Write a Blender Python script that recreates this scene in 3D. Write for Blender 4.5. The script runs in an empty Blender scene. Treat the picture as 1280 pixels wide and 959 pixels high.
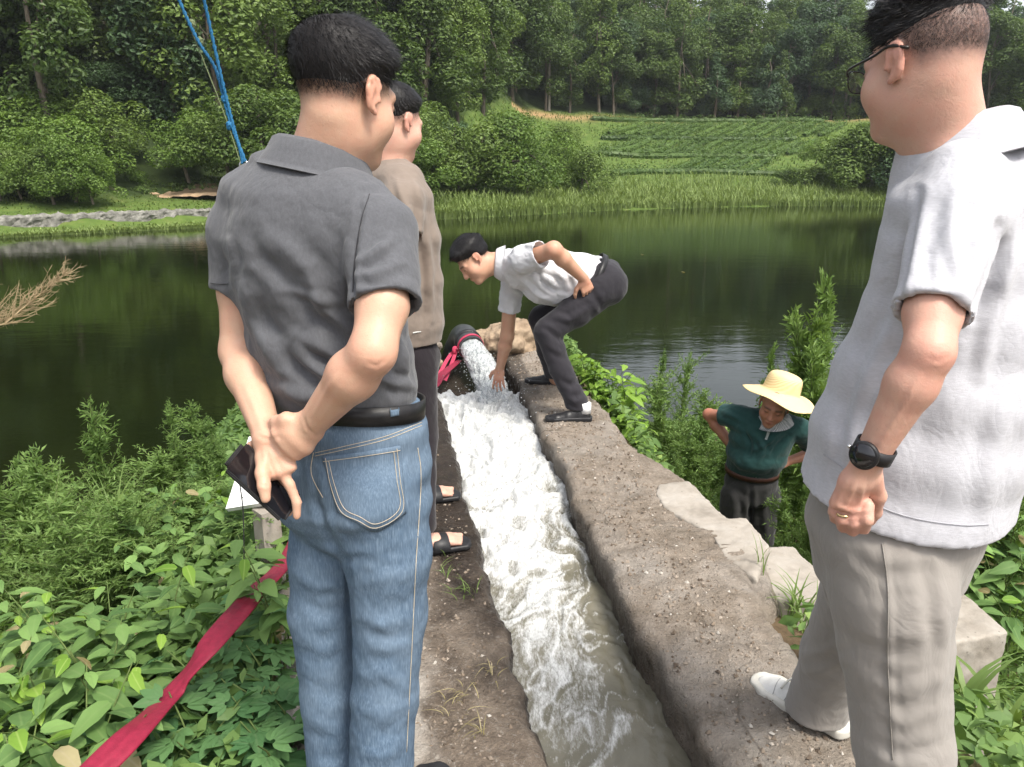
import bpy, bmesh, math, random
import numpy as np
from mathutils import Vector, Matrix, Quaternion

R = math.radians
scene = bpy.context.scene
COL = scene.collection
random.seed(7)
rng = np.random.default_rng(7)

# ------------------------------------------------------------------ camera
CAM_H, PITCH, FPX = 1.45, R(16.0), 960.0          # metres, downward tilt, focal length in photo pixels (1280 wide)
cam_d = bpy.data.cameras.new('camera')
cam_d.sensor_width = 36.0
cam_d.lens = FPX / 1280.0 * 36.0
cam_d.clip_start = 0.05
cam_d.clip_end = 2000.0
cam = bpy.data.objects.new('camera', cam_d)
COL.objects.link(cam)
cam.location = (0, 0, CAM_H)
cam.rotation_euler = (R(90) - PITCH, 0, 0)
scene.camera = cam

# ------------------------------------------------------------------ sky, sun, exposure
SUN_EL, SUN_ROT = R(58), R(142)
world = bpy.data.worlds.new('World')
scene.world = world
world.use_nodes = True
wn, wl = world.node_tree.nodes, world.node_tree.links
wn.clear()
sky = wn.new('ShaderNodeTexSky')
sky.sky_type = 'NISHITA'
sky.sun_disc = False
sky.sun_elevation = SUN_EL
sky.sun_rotation = SUN_ROT
sky.air_density = 1.0
sky.dust_density = 4.0
sky.ozone_density = 1.0
hsv = wn.new('ShaderNodeHueSaturation')
hsv.inputs['Saturation'].default_value = 0.30      # hazy white summer sky
bg = wn.new('ShaderNodeBackground')
bg.inputs['Strength'].default_value = 0.15
wo = wn.new('ShaderNodeOutputWorld')
wl.new(sky.outputs[0], hsv.inputs['Color'])
wl.new(hsv.outputs[0], bg.inputs['Color'])
wl.new(bg.outputs[0], wo.inputs['Surface'])

sun_d = bpy.data.lights.new('sun', 'SUN')
sun_d.energy = 2.0
sun_d.angle = R(14)
sun_d.color = (1.0, 0.94, 0.83)
sun = bpy.data.objects.new('sun', sun_d)
COL.objects.link(sun)
sdir = Vector((math.sin(SUN_ROT) * math.cos(SUN_EL), math.cos(SUN_ROT) * math.cos(SUN_EL), math.sin(SUN_EL)))
sun.rotation_euler = sdir.to_track_quat('Z', 'Y').to_euler()
sun.location = (0, 0, 60)

vs = scene.view_settings
vs.view_transform = 'Standard'
vs.look = 'None'
vs.gamma = 1.0
vs.use_curve_mapping = False
vs.exposure = 1.12
scene.render.engine = 'CYCLES'
scene.cycles.use_denoising = True
scene.cycles.max_bounces = 6
scene.cycles.diffuse_bounces = 3
scene.cycles.glossy_bounces = 3
scene.cycles.transmission_bounces = 4
scene.cycles.transparent_max_bounces = 6
scene.cycles.caustics_reflective = False
scene.cycles.caustics_refractive = False

# ------------------------------------------------------------------ photo pixels -> places
CF = np.array([0, math.cos(PITCH), -math.sin(PITCH)])
CU = np.array([0, math.sin(PITCH), math.cos(PITCH)])
CC = np.array([0, 0, CAM_H])
def ray(px, py):
    return CF + np.array([1.0, 0, 0]) * ((px - 640) / FPX) + CU * ((479.5 - py) / FPX)
def GZ(px, py, z=0.0):                 # where the pixel's ray meets the height z
    d = ray(px, py)
    return CC + d * ((z - CAM_H) / d[2])
def WY(px, py, Y):                     # ... meets the plane at distance Y
    d = ray(px, py)
    return CC + d * (Y / d[1])
def proj(V):
    V = np.asarray(V) - CC
    z = V @ CF
    return 640 + FPX * V[..., 0] / z, 479.5 - FPX * (V @ CU) / z

# ------------------------------------------------------------------ objects
def put(name, me, mats=None, parent=None, smooth=True):
    o = bpy.data.objects.new(name, me)
    COL.objects.link(o)
    if parent is not None:
        o.parent = parent
    if mats is not None:
        for m in (mats if isinstance(mats, (list, tuple)) else [mats]):
            me.materials.append(m)
    return o
def mesh(V, F, name='m', smooth=True, uniform=None):
    V = np.asarray(V, dtype=np.float32).reshape(-1, 3)
    me = bpy.data.meshes.new(name)
    if isinstance(F, np.ndarray) and F.ndim == 2:
        n, k = F.shape
        me.vertices.add(len(V)); me.vertices.foreach_set('co', V.ravel())
        me.loops.add(n * k); me.loops.foreach_set('vertex_index', F.astype(np.int32).ravel())
        me.polygons.add(n)
        me.polygons.foreach_set('loop_start', (np.arange(n) * k).astype(np.int32))
        try:
            me.polygons.foreach_set('loop_total', np.full(n, k, np.int32))
        except Exception:
            pass
        me.update(calc_edges=True)
        me.validate()
    else:
        me.from_pydata([tuple(v) for v in V], [], [tuple(int(i) for i in f) for f in F])
        me.update()
    me.polygons.foreach_set('use_smooth', np.full(len(me.polygons), smooth))
    return me
def join(parts):                        # [(V, F), ...] with the same face size -> (V, F)
    vs_, fs_, n = [], [], 0
    for V, F in parts:
        V = np.asarray(V).reshape(-1, 3); F = np.asarray(F)
        vs_.append(V); fs_.append(F + n); n += len(V)
    return np.concatenate(vs_), np.concatenate(fs_)
def attr(me, name, vals):               # one float per vertex
    a = me.attributes.new(name, 'FLOAT', 'POINT')
    a.data.foreach_set('value', np.asarray(vals, np.float32))
def tag(o, label=None, cat=None, group=None, kind=None):
    if label: o['label'] = label
    if cat: o['category'] = cat
    if group: o['group'] = group
    if kind: o['kind'] = kind
    return o
def empty(name, loc, label=None, cat=None, group=None):
    o = bpy.data.objects.new(name, None)
    COL.objects.link(o)
    o.location = tuple(loc)
    o.empty_display_size = 0.1
    return tag(o, label, cat, group)
def child(name, V, F, m, parent, smooth=True):   # world coordinates in, part of `parent` out
    V = np.asarray(V, dtype=np.float32).reshape(-1, 3) - np.array(parent.location if parent.parent is None else np.array(parent.parent.location) + np.array(parent.location), dtype=np.float32)
    return put(name, mesh(V, F, name, smooth), m, parent)

# ------------------------------------------------------------------ noise (vectorised gradient noise)
_P = np.random.default_rng(3).permutation(512).astype(np.int64)
_P = np.concatenate([_P, _P, _P])
_Gd = np.random.default_rng(4).normal(size=(512, 3)); _Gd /= np.linalg.norm(_Gd, axis=1)[:, None]
def noise(P):
    P = np.asarray(P, dtype=np.float64)
    i = np.floor(P).astype(np.int64); f = P - i
    i &= 255
    u = f * f * f * (f * (f * 6 - 15) + 10)
    out = 0.0
    for dx in (0, 1):
        for dy in (0, 1):
            for dz in (0, 1):
                h = _P[_P[_P[(i[..., 0] + dx) & 255] + ((i[..., 1] + dy) & 255)] + ((i[..., 2] + dz) & 255)] & 511
                g = _Gd[h]
                dot = g[..., 0] * (f[..., 0] - dx) + g[..., 1] * (f[..., 1] - dy) + g[..., 2] * (f[..., 2] - dz)
                w = (u[..., 0] if dx else 1 - u[..., 0]) * (u[..., 1] if dy else 1 - u[..., 1]) * (u[..., 2] if dz else 1 - u[..., 2])
                out = out + w * dot
    return out * 1.6
def fbm(P, oct=4, gain=0.5):
    P = np.asarray(P, dtype=np.float64)
    s, a = 0.0, 1.0
    for k in range(oct):
        s = s + a * noise(P * (2.0 ** k) + 17.3 * k)
        a *= gain
    return s
def sst(a, b, x):
    t = np.clip((x - a) / (b - a), 0, 1)
    return t * t * (3 - 2 * t)
def nrm(v):
    v = np.asarray(v, dtype=np.float64)
    return v / (np.linalg.norm(v) + 1e-12)

# ------------------------------------------------------------------ solid modelling: blended solids -> one continuous surface
class Field:
    def __init__(s, lo, hi, h):
        s.h = h
        s.lo = np.array(lo, float) - 4 * h
        s.n = np.ceil((np.array(hi, float) - s.lo) / h).astype(int) + 5
        s.d = np.full(s.n, 0.25, np.float32)
    def blk(s, lo, hi):
        a = np.clip(np.floor((np.asarray(lo) - s.lo) / s.h).astype(int), 0, s.n)
        b = np.clip(np.ceil((np.asarray(hi) - s.lo) / s.h).astype(int) + 1, 0, s.n)
        if (b <= a).any():
            return None
        ax = [(s.lo[i] + s.h * np.arange(a[i], b[i])).astype(np.float32) for i in range(3)]
        return tuple(slice(a[i], b[i]) for i in range(3)), ax[0][:, None, None], ax[1][None, :, None], ax[2][None, None, :]
    def op(s, lo, hi, fn, k=0.0, mode='u'):
        q = s.blk(lo, hi)
        if q is None:
            return
        sl, X, Y, Z = q
        a = s.d[sl]; b = fn(X, Y, Z)
        if mode == 'u':
            r = np.minimum(a, b)
            if k > 0: r = r - np.maximum(k - np.abs(a - b), 0) ** 2 / (4 * k)
        else:
            b = -b
            r = np.maximum(a, b)
            if k > 0: r = r + np.maximum(k - np.abs(a - b), 0) ** 2 / (4 * k)
        s.d[sl] = r
    def cap(s, a, b, ra, rb, k=0.012, mode='u'):
        a = np.asarray(a, float); b = np.asarray(b, float)
        m = max(ra, rb) + k + 0.02
        ba = b - a; L2 = float(ba @ ba) + 1e-12
        def fn(X, Y, Z):
            x, y, z = X - a[0], Y - a[1], Z - a[2]
            t = np.clip((x * ba[0] + y * ba[1] + z * ba[2]) / L2, 0, 1)
            return np.sqrt((x - t * ba[0]) ** 2 + (y - t * ba[1]) ** 2 + (z - t * ba[2]) ** 2) - (ra + t * (rb - ra))
        s.op(np.minimum(a, b) - m, np.maximum(a, b) + m, fn, k, mode)
    def chain(s, pts, rad, k=0.012, mode='u'):
        for i in range(len(pts) - 1):
            s.cap(pts[i], pts[i + 1], rad[i], rad[i + 1], k, mode)
    def ell(s, c, r, ax=None, k=0.012, mode='u'):
        c = np.asarray(c, float); r = np.asarray(r, float)
        A = np.eye(3) if ax is None else np.asarray(ax, float)
        m = r.max() + k + 0.02
        def fn(X, Y, Z):
            x, y, z = X - c[0], Y - c[1], Z - c[2]
            k0 = 0; k1 = 0
            for i in range(3):
                q = (x * A[i, 0] + y * A[i, 1] + z * A[i, 2])
                k0 = k0 + (q / r[i]) ** 2; k1 = k1 + (q / r[i] ** 2) ** 2
            k0 = np.sqrt(k0); k1 = np.sqrt(k1) + 1e-9
            return k0 * (k0 - 1) / k1
        s.op(c - m, c + m, fn, k, mode)
    def seg(s, a, b, u, ra, rb, k=0.015, mode='u'):       # elliptical section, half-widths (along u, across u)
        a = np.asarray(a, float); b = np.asarray(b, float)
        ba = b - a; L = np.linalg.norm(ba); w = ba / L
        u = np.asarray(u, float); u = nrm(u - w * (u @ w)); v = np.cross(w, u)
        m = max(max(ra), max(rb)) + k + 0.02
        def fn(X, Y, Z):
            x, y, z = X - a[0], Y - a[1], Z - a[2]
            al = x * w[0] + y * w[1] + z * w[2]
            t = np.clip(al / L, 0, 1)
            dz = al - t * L
            rx = ra[0] + t * (rb[0] - ra[0]); ry = ra[1] + t * (rb[1] - ra[1])
            rz = np.minimum(rx, ry) * 0.6
            du = x * u[0] + y * u[1] + z * u[2]; dv = x * v[0] + y * v[1] + z * v[2]
            k0 = np.sqrt((du / rx) ** 2 + (dv / ry) ** 2 + (dz / rz) ** 2)
            k1 = np.sqrt((du / rx ** 2) ** 2 + (dv / ry ** 2) ** 2 + (dz / rz ** 2) ** 2) + 1e-9
            return k0 * (k0 - 1) / k1
        s.op(np.minimum(a, b) - m, np.maximum(a, b) + m, fn, k, mode)
    def loft(s, pts, us, rad, k=0.02, mode='u'):
        for i in range(len(pts) - 1):
            u = us if np.ndim(us) == 1 else us[i]
            s.seg(pts[i], pts[i + 1], u, rad[i], rad[i + 1], k, mode)
    def cut(s, p, n, lo=None, hi=None, k=0.0):               # remove the side that n points to (inside a box)
        p = np.asarray(p, float); n = nrm(n)
        lo = s.lo if lo is None else lo
        hi = s.lo + s.h * s.n if hi is None else hi
        s.op(lo, hi, lambda X, Y, Z: -((X - p[0]) * n[0] + (Y - p[1]) * n[1] + (Z - p[2]) * n[2]), k, 's')
    def nets(s):
        d = s.d
        sg = d < 0
        c = np.zeros(np.array(d.shape) - 1, np.int8)
        for i in (0, 1):
            for j in (0, 1):
                for k in (0, 1):
                    c += sg[i:d.shape[0] - 1 + i, j:d.shape[1] - 1 + j, k:d.shape[2] - 1 + k]
        I, J, K = np.nonzero((c > 0) & (c < 8))
        idx = np.full(c.shape, -1, np.int32)
        idx[I, J, K] = np.arange(len(I))
        val = {}
        for i in (0, 1):
            for j in (0, 1):
                for k in (0, 1):
                    val[i, j, k] = d[I + i, J + j, K + k].astype(np.float64)
        acc = np.zeros((len(I), 3)); cnt = np.zeros(len(I))
        for ax in range(3):
            for p in (0, 1):
                for q in (0, 1):
                    o = [0, 0, 0]; o[(ax + 1) % 3] = p; o[(ax + 2) % 3] = q
                    e = list(o); e[ax] = 1
                    va, vb = val[tuple(o)], val[tuple(e)]
                    m = (va < 0) != (vb < 0)
                    t = np.where(m, va / np.where(m, va - vb, 1), 0)
                    P = np.zeros((len(I), 3)); P[:] = o; P[:, ax] += t
                    acc += P * m[:, None]; cnt += m
        V = s.lo + s.h * (np.stack([I, J, K], 1) + acc / cnt[:, None])
        quads = []
        for ax in range(3):
            sl0 = [slice(None)] * 3; sl1 = [slice(None)] * 3
            sl0[ax] = slice(0, -1); sl1[ax] = slice(1, None)
            a, b = sg[tuple(sl0)], sg[tuple(sl1)]
            E = np.array(np.nonzero(a != b)).T
            inside_first = a[tuple(E.T)]
            u, v = (ax + 1) % 3, (ax + 2) % 3
            ok = (E[:, u] > 0) & (E[:, v] > 0) & (E[:, u] < c.shape[u]) & (E[:, v] < c.shape[v])
            E = E[ok]; inside_first = inside_first[ok]
            def at(du, dv):
                Q = E.copy(); Q[:, u] += du; Q[:, v] += dv
                return idx[Q[:, 0], Q[:, 1], Q[:, 2]]
            q = np.stack([at(-1, -1), at(0, -1), at(0, 0), at(-1, 0)], 1)
            q[~inside_first] = q[~inside_first][:, ::-1]
            quads.append(q)
        return V, np.concatenate(quads)
def normals(V, F):
    n = np.cross(V[F[:, 2]] - V[F[:, 0]], V[F[:, 3]] - V[F[:, 1]])
    N = np.zeros_like(V)
    for k in range(4):
        for a in range(3):
            N[:, a] += np.bincount(F[:, k], n[:, a], len(V))
    return N / (np.linalg.norm(N, axis=1)[:, None] + 1e-12)
def relax(V, F, it=2, lam=0.5):
    e = np.concatenate([F[:, [0, 1]], F[:, [1, 2]], F[:, [2, 3]], F[:, [3, 0]]])
    for _ in range(it):
        A = np.zeros_like(V); cnt = np.bincount(e[:, 0], minlength=len(V)) + np.bincount(e[:, 1], minlength=len(V))
        for a in range(3):
            A[:, a] = np.bincount(e[:, 0], V[e[:, 1], a], len(V)) + np.bincount(e[:, 1], V[e[:, 0], a], len(V))
        V = V + lam * (A / np.maximum(cnt, 1)[:, None] - V)
    return V
def dseg(P, a, b):
    ba = b - a
    t = np.clip(((P - a) @ ba) / (ba @ ba + 1e-12), 0, 1)
    return np.linalg.norm(P - a - t[:, None] * ba, axis=1), t
def folds(V, F, lines, facing=True, gain=1.0):
    """cloth folds: each (polyline in photo pixels, width px, depth m) raises or sinks the side of the cloth that the line lies on"""
    N = normals(V, F)
    x, y = proj(V)
    P = np.stack([x, y], 1)
    vis = np.clip(((CC - V) * N).sum(1) / np.linalg.norm(CC - V, axis=1) * 2.5 + 0.2, 0, 1) if facing else 1.0
    D = np.zeros(len(V))
    for pts, w, dep in lines:
        pts = np.array(pts, float)
        best = np.full(len(V), 1e9)
        tt = np.zeros(len(V))
        n = len(pts) - 1
        for i in range(n):
            dd, t = dseg(P, pts[i], pts[i + 1])
            m = dd < best
            best = np.where(m, dd, best); tt = np.where(m, (i + t) / n, tt)
        taper = np.sin(np.pi * np.clip(tt * 0.9 + 0.05, 0, 1)) ** 0.6
        D += dep * np.exp(-(best / w) ** 2) * taper
        D -= 0.45 * dep * np.exp(-((best - 1.9 * w) / (1.0 * w)) ** 2) * taper
    return V + N * (D * vis * gain)[:, None]

# ------------------------------------------------------------------ plain shapes
def tube(pts, rad, seg=8, caps=True):
    pts = np.asarray(pts, float); n = len(pts)
    rad = np.broadcast_to(np.asarray(rad, float), (n,))
    T = np.gradient(pts, axis=0); T /= np.linalg.norm(T, axis=1)[:, None] + 1e-12
    u = np.cross(T[0], [0, 0, 1.0])
    if np.linalg.norm(u) < 1e-3: u = np.array([1.0, 0, 0])
    V = []
    for i in range(n):
        u = nrm(u - T[i] * (u @ T[i])); v = np.cross(T[i], u)
        a = np.arange(seg) * 2 * np.pi / seg
        V.append(pts[i] + rad[i] * (np.cos(a)[:, None] * u + np.sin(a)[:, None] * v))
    V = np.concatenate(V)
    F = []
    for i in range(n - 1):
        for k in range(seg):
            F.append((i * seg + k, i * seg + (k + 1) % seg, (i + 1) * seg + (k + 1) % seg, (i + 1) * seg + k))
    if caps:
        V = np.concatenate([V, pts[:1], pts[-1:]]); c0, c1 = len(V) - 2, len(V) - 1
        for k in range(seg):
            F.append((c0, (k + 1) % seg, k, c0)); F.append((c1, (n - 1) * seg + k, (n - 1) * seg + (k + 1) % seg, c1))
    F = np.array(F)
    return V, F
def clean(V, F):                        # quads that repeat a vertex become triangles in a python list
    return V, [tuple(dict.fromkeys(int(i) for i in f)) for f in F]
def spline(pts, n):
    pts = np.asarray(pts, float)
    if len(pts) == 2:
        t = np.linspace(0, 1, n)[:, None]
        return pts[0] * (1 - t) + pts[1] * t
    P = np.concatenate([[2 * pts[0] - pts[1]], pts, [2 * pts[-1] - pts[-2]]])
    out = []
    for s_ in np.linspace(0, len(pts) - 1 - 1e-6, n):
        i = int(s_); t = s_ - i
        p0, p1, p2, p3 = P[i:i + 4]
        out.append(0.5 * ((2 * p1) + (-p0 + p2) * t + (2 * p0 - 5 * p1 + 4 * p2 - p3) * t * t + (-p0 + 3 * p1 - 3 * p2 + p3) * t ** 3))
    return np.array(out)
def gridmesh(nu, nv):
    a = np.arange(nu * nv).reshape(nu, nv)
    return np.stack([a[:-1, :-1], a[1:, :-1], a[1:, 1:], a[:-1, 1:]], -1).reshape(-1, 4)

# ------------------------------------------------------------------ materials
class MB:
    def __init__(s, name):
        s.m = bpy.data.materials.new(name); s.m.use_nodes = True
        s.nt = s.m.node_tree; s.nt.nodes.clear()
        s.out = s.nt.nodes.new('ShaderNodeOutputMaterial')
    def n(s, typ, **kw):
        nd = s.nt.nodes.new('ShaderNode' + typ)
        for k, v in kw.items():
            if hasattr(nd, k) and not k[0].isupper(): setattr(nd, k, v)
            else: s.set(nd, k, v)
        return nd
    def set(s, nd, k, v):
        i = nd.inputs[k.replace('_', ' ')] if isinstance(k, str) else nd.inputs[k]
        if isinstance(v, bpy.types.NodeSocket): s.nt.links.new(v, i)
        elif isinstance(v, bpy.types.Node): s.nt.links.new(v.outputs[0], i)
        else: i.default_value = (*v, 1) if (isinstance(v, tuple) and len(v) == 3 and i.type == 'RGBA') else v
    def obj(s): return s.n('TexCoord').outputs['Object']
    def map(s, vec, sc): 
        nd = s.n('Mapping'); s.set(nd, 'Vector', vec); nd.inputs['Scale'].default_value = sc; return nd.outputs[0]
    def noise(s, vec, scale, detail=4, rough=0.55, dist=0.0):
        nd = s.n('TexNoise'); s.set(nd, 'Vector', vec); s.set(nd, 'Scale', scale); s.set(nd, 'Detail', detail); s.set(nd, 'Roughness', rough); s.set(nd, 'Distortion', dist)
        return nd.outputs[0]
    def ramp(s, fac, stops):
        nd = s.n('ValToRGB'); s.set(nd, 'Fac', fac)
        el = nd.color_ramp.elements
        while len(el) < len(stops): el.new(0.5)
        for e, (p, c) in zip(el, stops):
            e.position = p
            e.color = (c, c, c, 1) if not isinstance(c, tuple) else (*c, 1)
        return nd.outputs[0]
    def mix(s, f, a, b, typ='MIX'):
        nd = s.n('Mix', data_type='RGBA', blend_type=typ)
        s.set(nd, 0, f)
        for i, v in ((6, a), (7, b)): s.set(nd, i, v)
        return nd.outputs[2]
    def math(s, op, a, b=0.0):
        nd = s.n('Math', operation=op); s.set(nd, 0, a); s.set(nd, 1, b); return nd.outputs[0]
    def at(s, name): return s.n('Attribute', attribute_name=name).outputs['Fac']
    def bump(s, h, strength=0.3, dist=0.01, normal=None):
        nd = s.n('Bump'); s.set(nd, 'Height', h); s.set(nd, 'Strength', strength); s.set(nd, 'Distance', dist)
        if normal is not None: s.set(nd, 'Normal', normal)
        return nd.outputs[0]
    def bsdf(s, **kw):
        nd = s.n('BsdfPrincipled')
        for k, v in kw.items(): s.set(nd, k.replace('_', ' '), v)
        s.nt.links.new(nd.outputs[0], s.out.inputs[0]); return nd
def surf(name, stops, scale=8, rough=0.8, bump=0.3, bscale=60, bdist=0.01, det=6, spec=0.3, stretch=None):
    b = MB(name); c = b.obj()
    if stretch: c = b.map(c, stretch)
    f = b.noise(c, scale, det, 0.62)
    col = b.ramp(f, stops)
    nb = b.noise(c, bscale, 5, 0.65)
    b.bsdf(Base_Color=col, Roughness=rough, Specular_IOR_Level=spec, Normal=b.bump(nb, bump, bdist))
    return b.m
def leafmat(name, dark, light, trans=0.35, rough=0.5, tip=None):
    b = MB(name)
    r = b.n('NewGeometry').outputs['Random Per Island']
    oi = b.n('ObjectInfo').outputs['Random']
    f = b.math('ADD', b.math('MULTIPLY', r, 0.65), b.math('MULTIPLY', oi, 0.35))
    stops = [(0.0, dark), (0.85, light)]
    if tip: stops += [(0.97, tip)]
    col = b.ramp(f, stops)
    p = b.n('BsdfPrincipled'); b.set(p, 'Base Color', col); b.set(p, 'Roughness', rough); b.set(p, 'Specular IOR Level', 0.35)
    t = b.n('BsdfTranslucent'); b.set(t, 'Color', b.mix(1.0, col, (1.0, 1.0, 0.55), 'MULTIPLY'))
    mx = b.n('MixShader'); b.set(mx, 0, trans)
    b.nt.links.new(p.outputs[0], mx.inputs[1]); b.nt.links.new(t.outputs[0], mx.inputs[2])
    b.nt.links.new(mx.outputs[0], b.out.inputs[0])
    return b.m

# ================================================================== THE SETTING
LAKE = -1.5
def Xl(Y): return 0.357 - 0.175 * Y        # channel: left edge, right edge, outer edge of the right wall
def Xr(Y): return 0.70 - 0.13 * Y
def Xo(Y): return 1.08 - 0.113 * Y
_sx = np.array([-200, -60, -24, -19, -14.4, -4.4, 7.6, 17.6, 27, 60, 200.])
_sy = np.array([10, 22, 29, 33.5, 37.3, 42, 52, 56, 56, 50, 40.])
def Ys(X): return np.interp(X, _sx, _sy)
def ground_z(X, Y):
    X = np.asarray(X, float); Y = np.asarray(Y, float)
    a = (Xl(Y) - 0.70) - X
    zl = -0.04 - 1.95 * sst(0, 1, a / (2.5 + 2.0 * sst(3.0, 1.5, Y))) ** 0.9
    b = X - Xo(Y)
    g = sst(1.8, 3.6, Y)
    zr = -0.10 - (0.85 + 0.45 * g) * sst(0, 1, b / (1.7 - 0.9 * g))
    zn = np.where(a > -0.08, zl, np.where(b > -0.03, zr, -0.42))
    zn = zn + (-1.95 - zn) * sst(6.6, 9.6, Y + 0.5 * np.clip(-X - 1, 0, 3) - 0.35 * np.clip(X, 0, 3)) 
    d = Y - Ys(X)
    rt = sst(-9, 2, X)                                    # 0 steep left side, 1 terraced right side
    zl2 = np.interp(d, [-6, 0, 1.5, 2.1, 2.5, 7, 11, 60, 110, 200], [-2.2, -1.55, -1.32, -1.25, -0.80, -0.5, 0.0, 29, 40, 42])
    zr2 = np.interp(d, [-6, 0, 2, 12, 24, 38, 44, 80, 130, 200], [-2.2, -1.55, -0.9, 0.4, 2.6, 6.0, 7.5, 22.5, 25, 24])
    zf = zl2 * (1 - rt) + zr2 * rt
    fade = sst(0, 50, X)
    zf = np.where(d > 40, zf * (1 - 0.30 * fade), zf)
    zf = zf + np.where(d > 3, 0.25 * noise(np.stack([X * 0.15, Y * 0.15, X * 0], -1)), 0)
    return np.where(Y < 13, np.maximum(zn, -2.2), np.maximum(zf, -2.2))
gx = np.concatenate([np.arange(-170, -10, 3.0), np.arange(-10, 7, 0.08), np.arange(7, 170, 3.0)])
gy = np.concatenate([np.arange(-40, -3, 3.0), np.arange(-3, 11, 0.08), np.arange(11, 20, 2.0), np.arange(20, 110, 0.9), np.arange(110, 300, 5.0)])
GX, GY = np.meshgrid(gx, gy, indexing='ij')
GZZ = ground_z(GX, GY)
near = (GY < 12)
lump = 0.05 * fbm(np.stack([GX * 2.2, GY * 2.2, GX * 0], -1), 4)
GZZ = GZZ + np.where(near & (GZZ > -1.9) & (((Xl(GY) - 0.72) - GX > 0) | (GX - Xo(GY) > 0.05)), lump, 0)

b = MB('ground')
c = b.obj()
f1 = b.noise(c, 1.3, 8, 0.65); f2 = b.noise(c, 14, 6, 0.7)
soil = b.ramp(f2, [(0.25, (0.045, 0.032, 0.02)), (0.6, (0.12, 0.085, 0.05)), (0.8, (0.19, 0.14, 0.085))])
grass = b.ramp(f1, [(0.3, (0.05, 0.085, 0.018)), (0.55, (0.085, 0.13, 0.028)), (0.75, (0.14, 0.15, 0.05))])
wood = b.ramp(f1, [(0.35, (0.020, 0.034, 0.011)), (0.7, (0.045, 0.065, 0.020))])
dry = b.ramp(f2, [(0.3, (0.22, 0.13, 0.06)), (0.7, (0.36, 0.25, 0.13))])
col = b.mix(b.at('g_grass'), soil, grass)
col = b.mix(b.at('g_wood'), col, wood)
col = b.mix(b.at('g_dry'), col, dry)
b.bsdf(Base_Color=col, Roughness=0.95, Specular_IOR_Level=0.15, Normal=b.bump(b.noise(c, 30, 6, 0.7), 0.6, 0.03))
M_ground = b.m
V = np.stack([GX, GY, GZZ], -1).reshape(-1, 3)
me = mesh(V, gridmesh(len(gx), len(gy)), 'ground')
d_ = (GY - Ys(GX)); rt_ = sst(-9, 2, GX)
attr(me, 'g_grass', np.where(GY < 13, 0.0 + 0.25 * (noise(np.stack([GX, GY, GX * 0], -1)) > 0), 1.0).ravel())
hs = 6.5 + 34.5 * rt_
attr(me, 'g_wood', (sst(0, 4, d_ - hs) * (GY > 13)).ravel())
dryw = np.where(rt_ > 0.5, np.exp(-((d_ - 40 - 1.5 * noise(np.stack([GX * .2, GX * 0, GX * 0], -1))) / 1.6) ** 2), 0) * (GX > 0)
attr(me, 'g_dry', (np.clip(dryw, 0, 1) * (GY > 13)).ravel())
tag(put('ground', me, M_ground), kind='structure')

# ------------------------------------------------------------------ lake
b = MB('lake_water')
c = b.obj()
w1 = b.noise(b.map(c, (0.5, 1.6, 1)), 1.6, 3, 0.5)
w2 = b.noise(b.map(c, (1.0, 2.4, 1)), 7.0, 2, 0.5)
hgt = b.math('ADD', w1, b.math('MULTIPLY', w2, 0.25))
murk = b.ramp(b.noise(b.map(c, (0.12, 0.2, 1)), 1.0, 3), [(0.3, (0.004, 0.007, 0.002)), (0.7, (0.010, 0.013, 0.003))])
b.bsdf(Base_Color=murk, Roughness=0.045, IOR=1.33, Specular_IOR_Level=0.5, Normal=b.bump(hgt, 0.09, 0.05))
xs = np.linspace(-160, 160, 60); ys = np.concatenate([np.linspace(4.5, 14, 20), np.linspace(15, 75, 30)])
XX, YY = np.meshgrid(xs, ys, indexing='ij')
tag(put('lake', mesh(np.stack([XX, YY, XX * 0 + LAKE], -1).reshape(-1, 3), gridmesh(len(xs), len(ys))), b.m), kind='structure')

# ------------------------------------------------------------------ channel: right wall, left bank, floor, running water
def sweep_section(Ya, Yb, ny, sec):
    """sec(Y) -> list of (x, z); returns a grid of vertices"""
    Yv = np.linspace(Ya, Yb, ny)
    rows = [np.array([(x, y, z) for x, z in sec(y)]) for y in Yv]
    return np.stack(rows)
def resample(poly, n):
    poly = np.asarray(poly, float)
    L = np.concatenate([[0], np.cumsum(np.linalg.norm(np.diff(poly, axis=0), axis=1))])
    t = np.linspace(0, L[-1], n)
    return np.stack([np.interp(t, L, poly[:, k]) for k in range(2)], 1)
def rough_solid(G, amp, seed, edge=0.02):
    P = G.reshape(-1, 3).copy()
    n1 = fbm(P * 3.2 + seed, 3); n2 = fbm(P * 14 + seed, 4, 0.6); n3 = fbm(P * 46 + seed, 2)
    F = gridmesh(G.shape[0], G.shape[1])
    N = normals(P, F)
    return P + N * (amp * (0.75 * n1 + 0.55 * n2 + 0.62 * n3))[:, None], F

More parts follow.
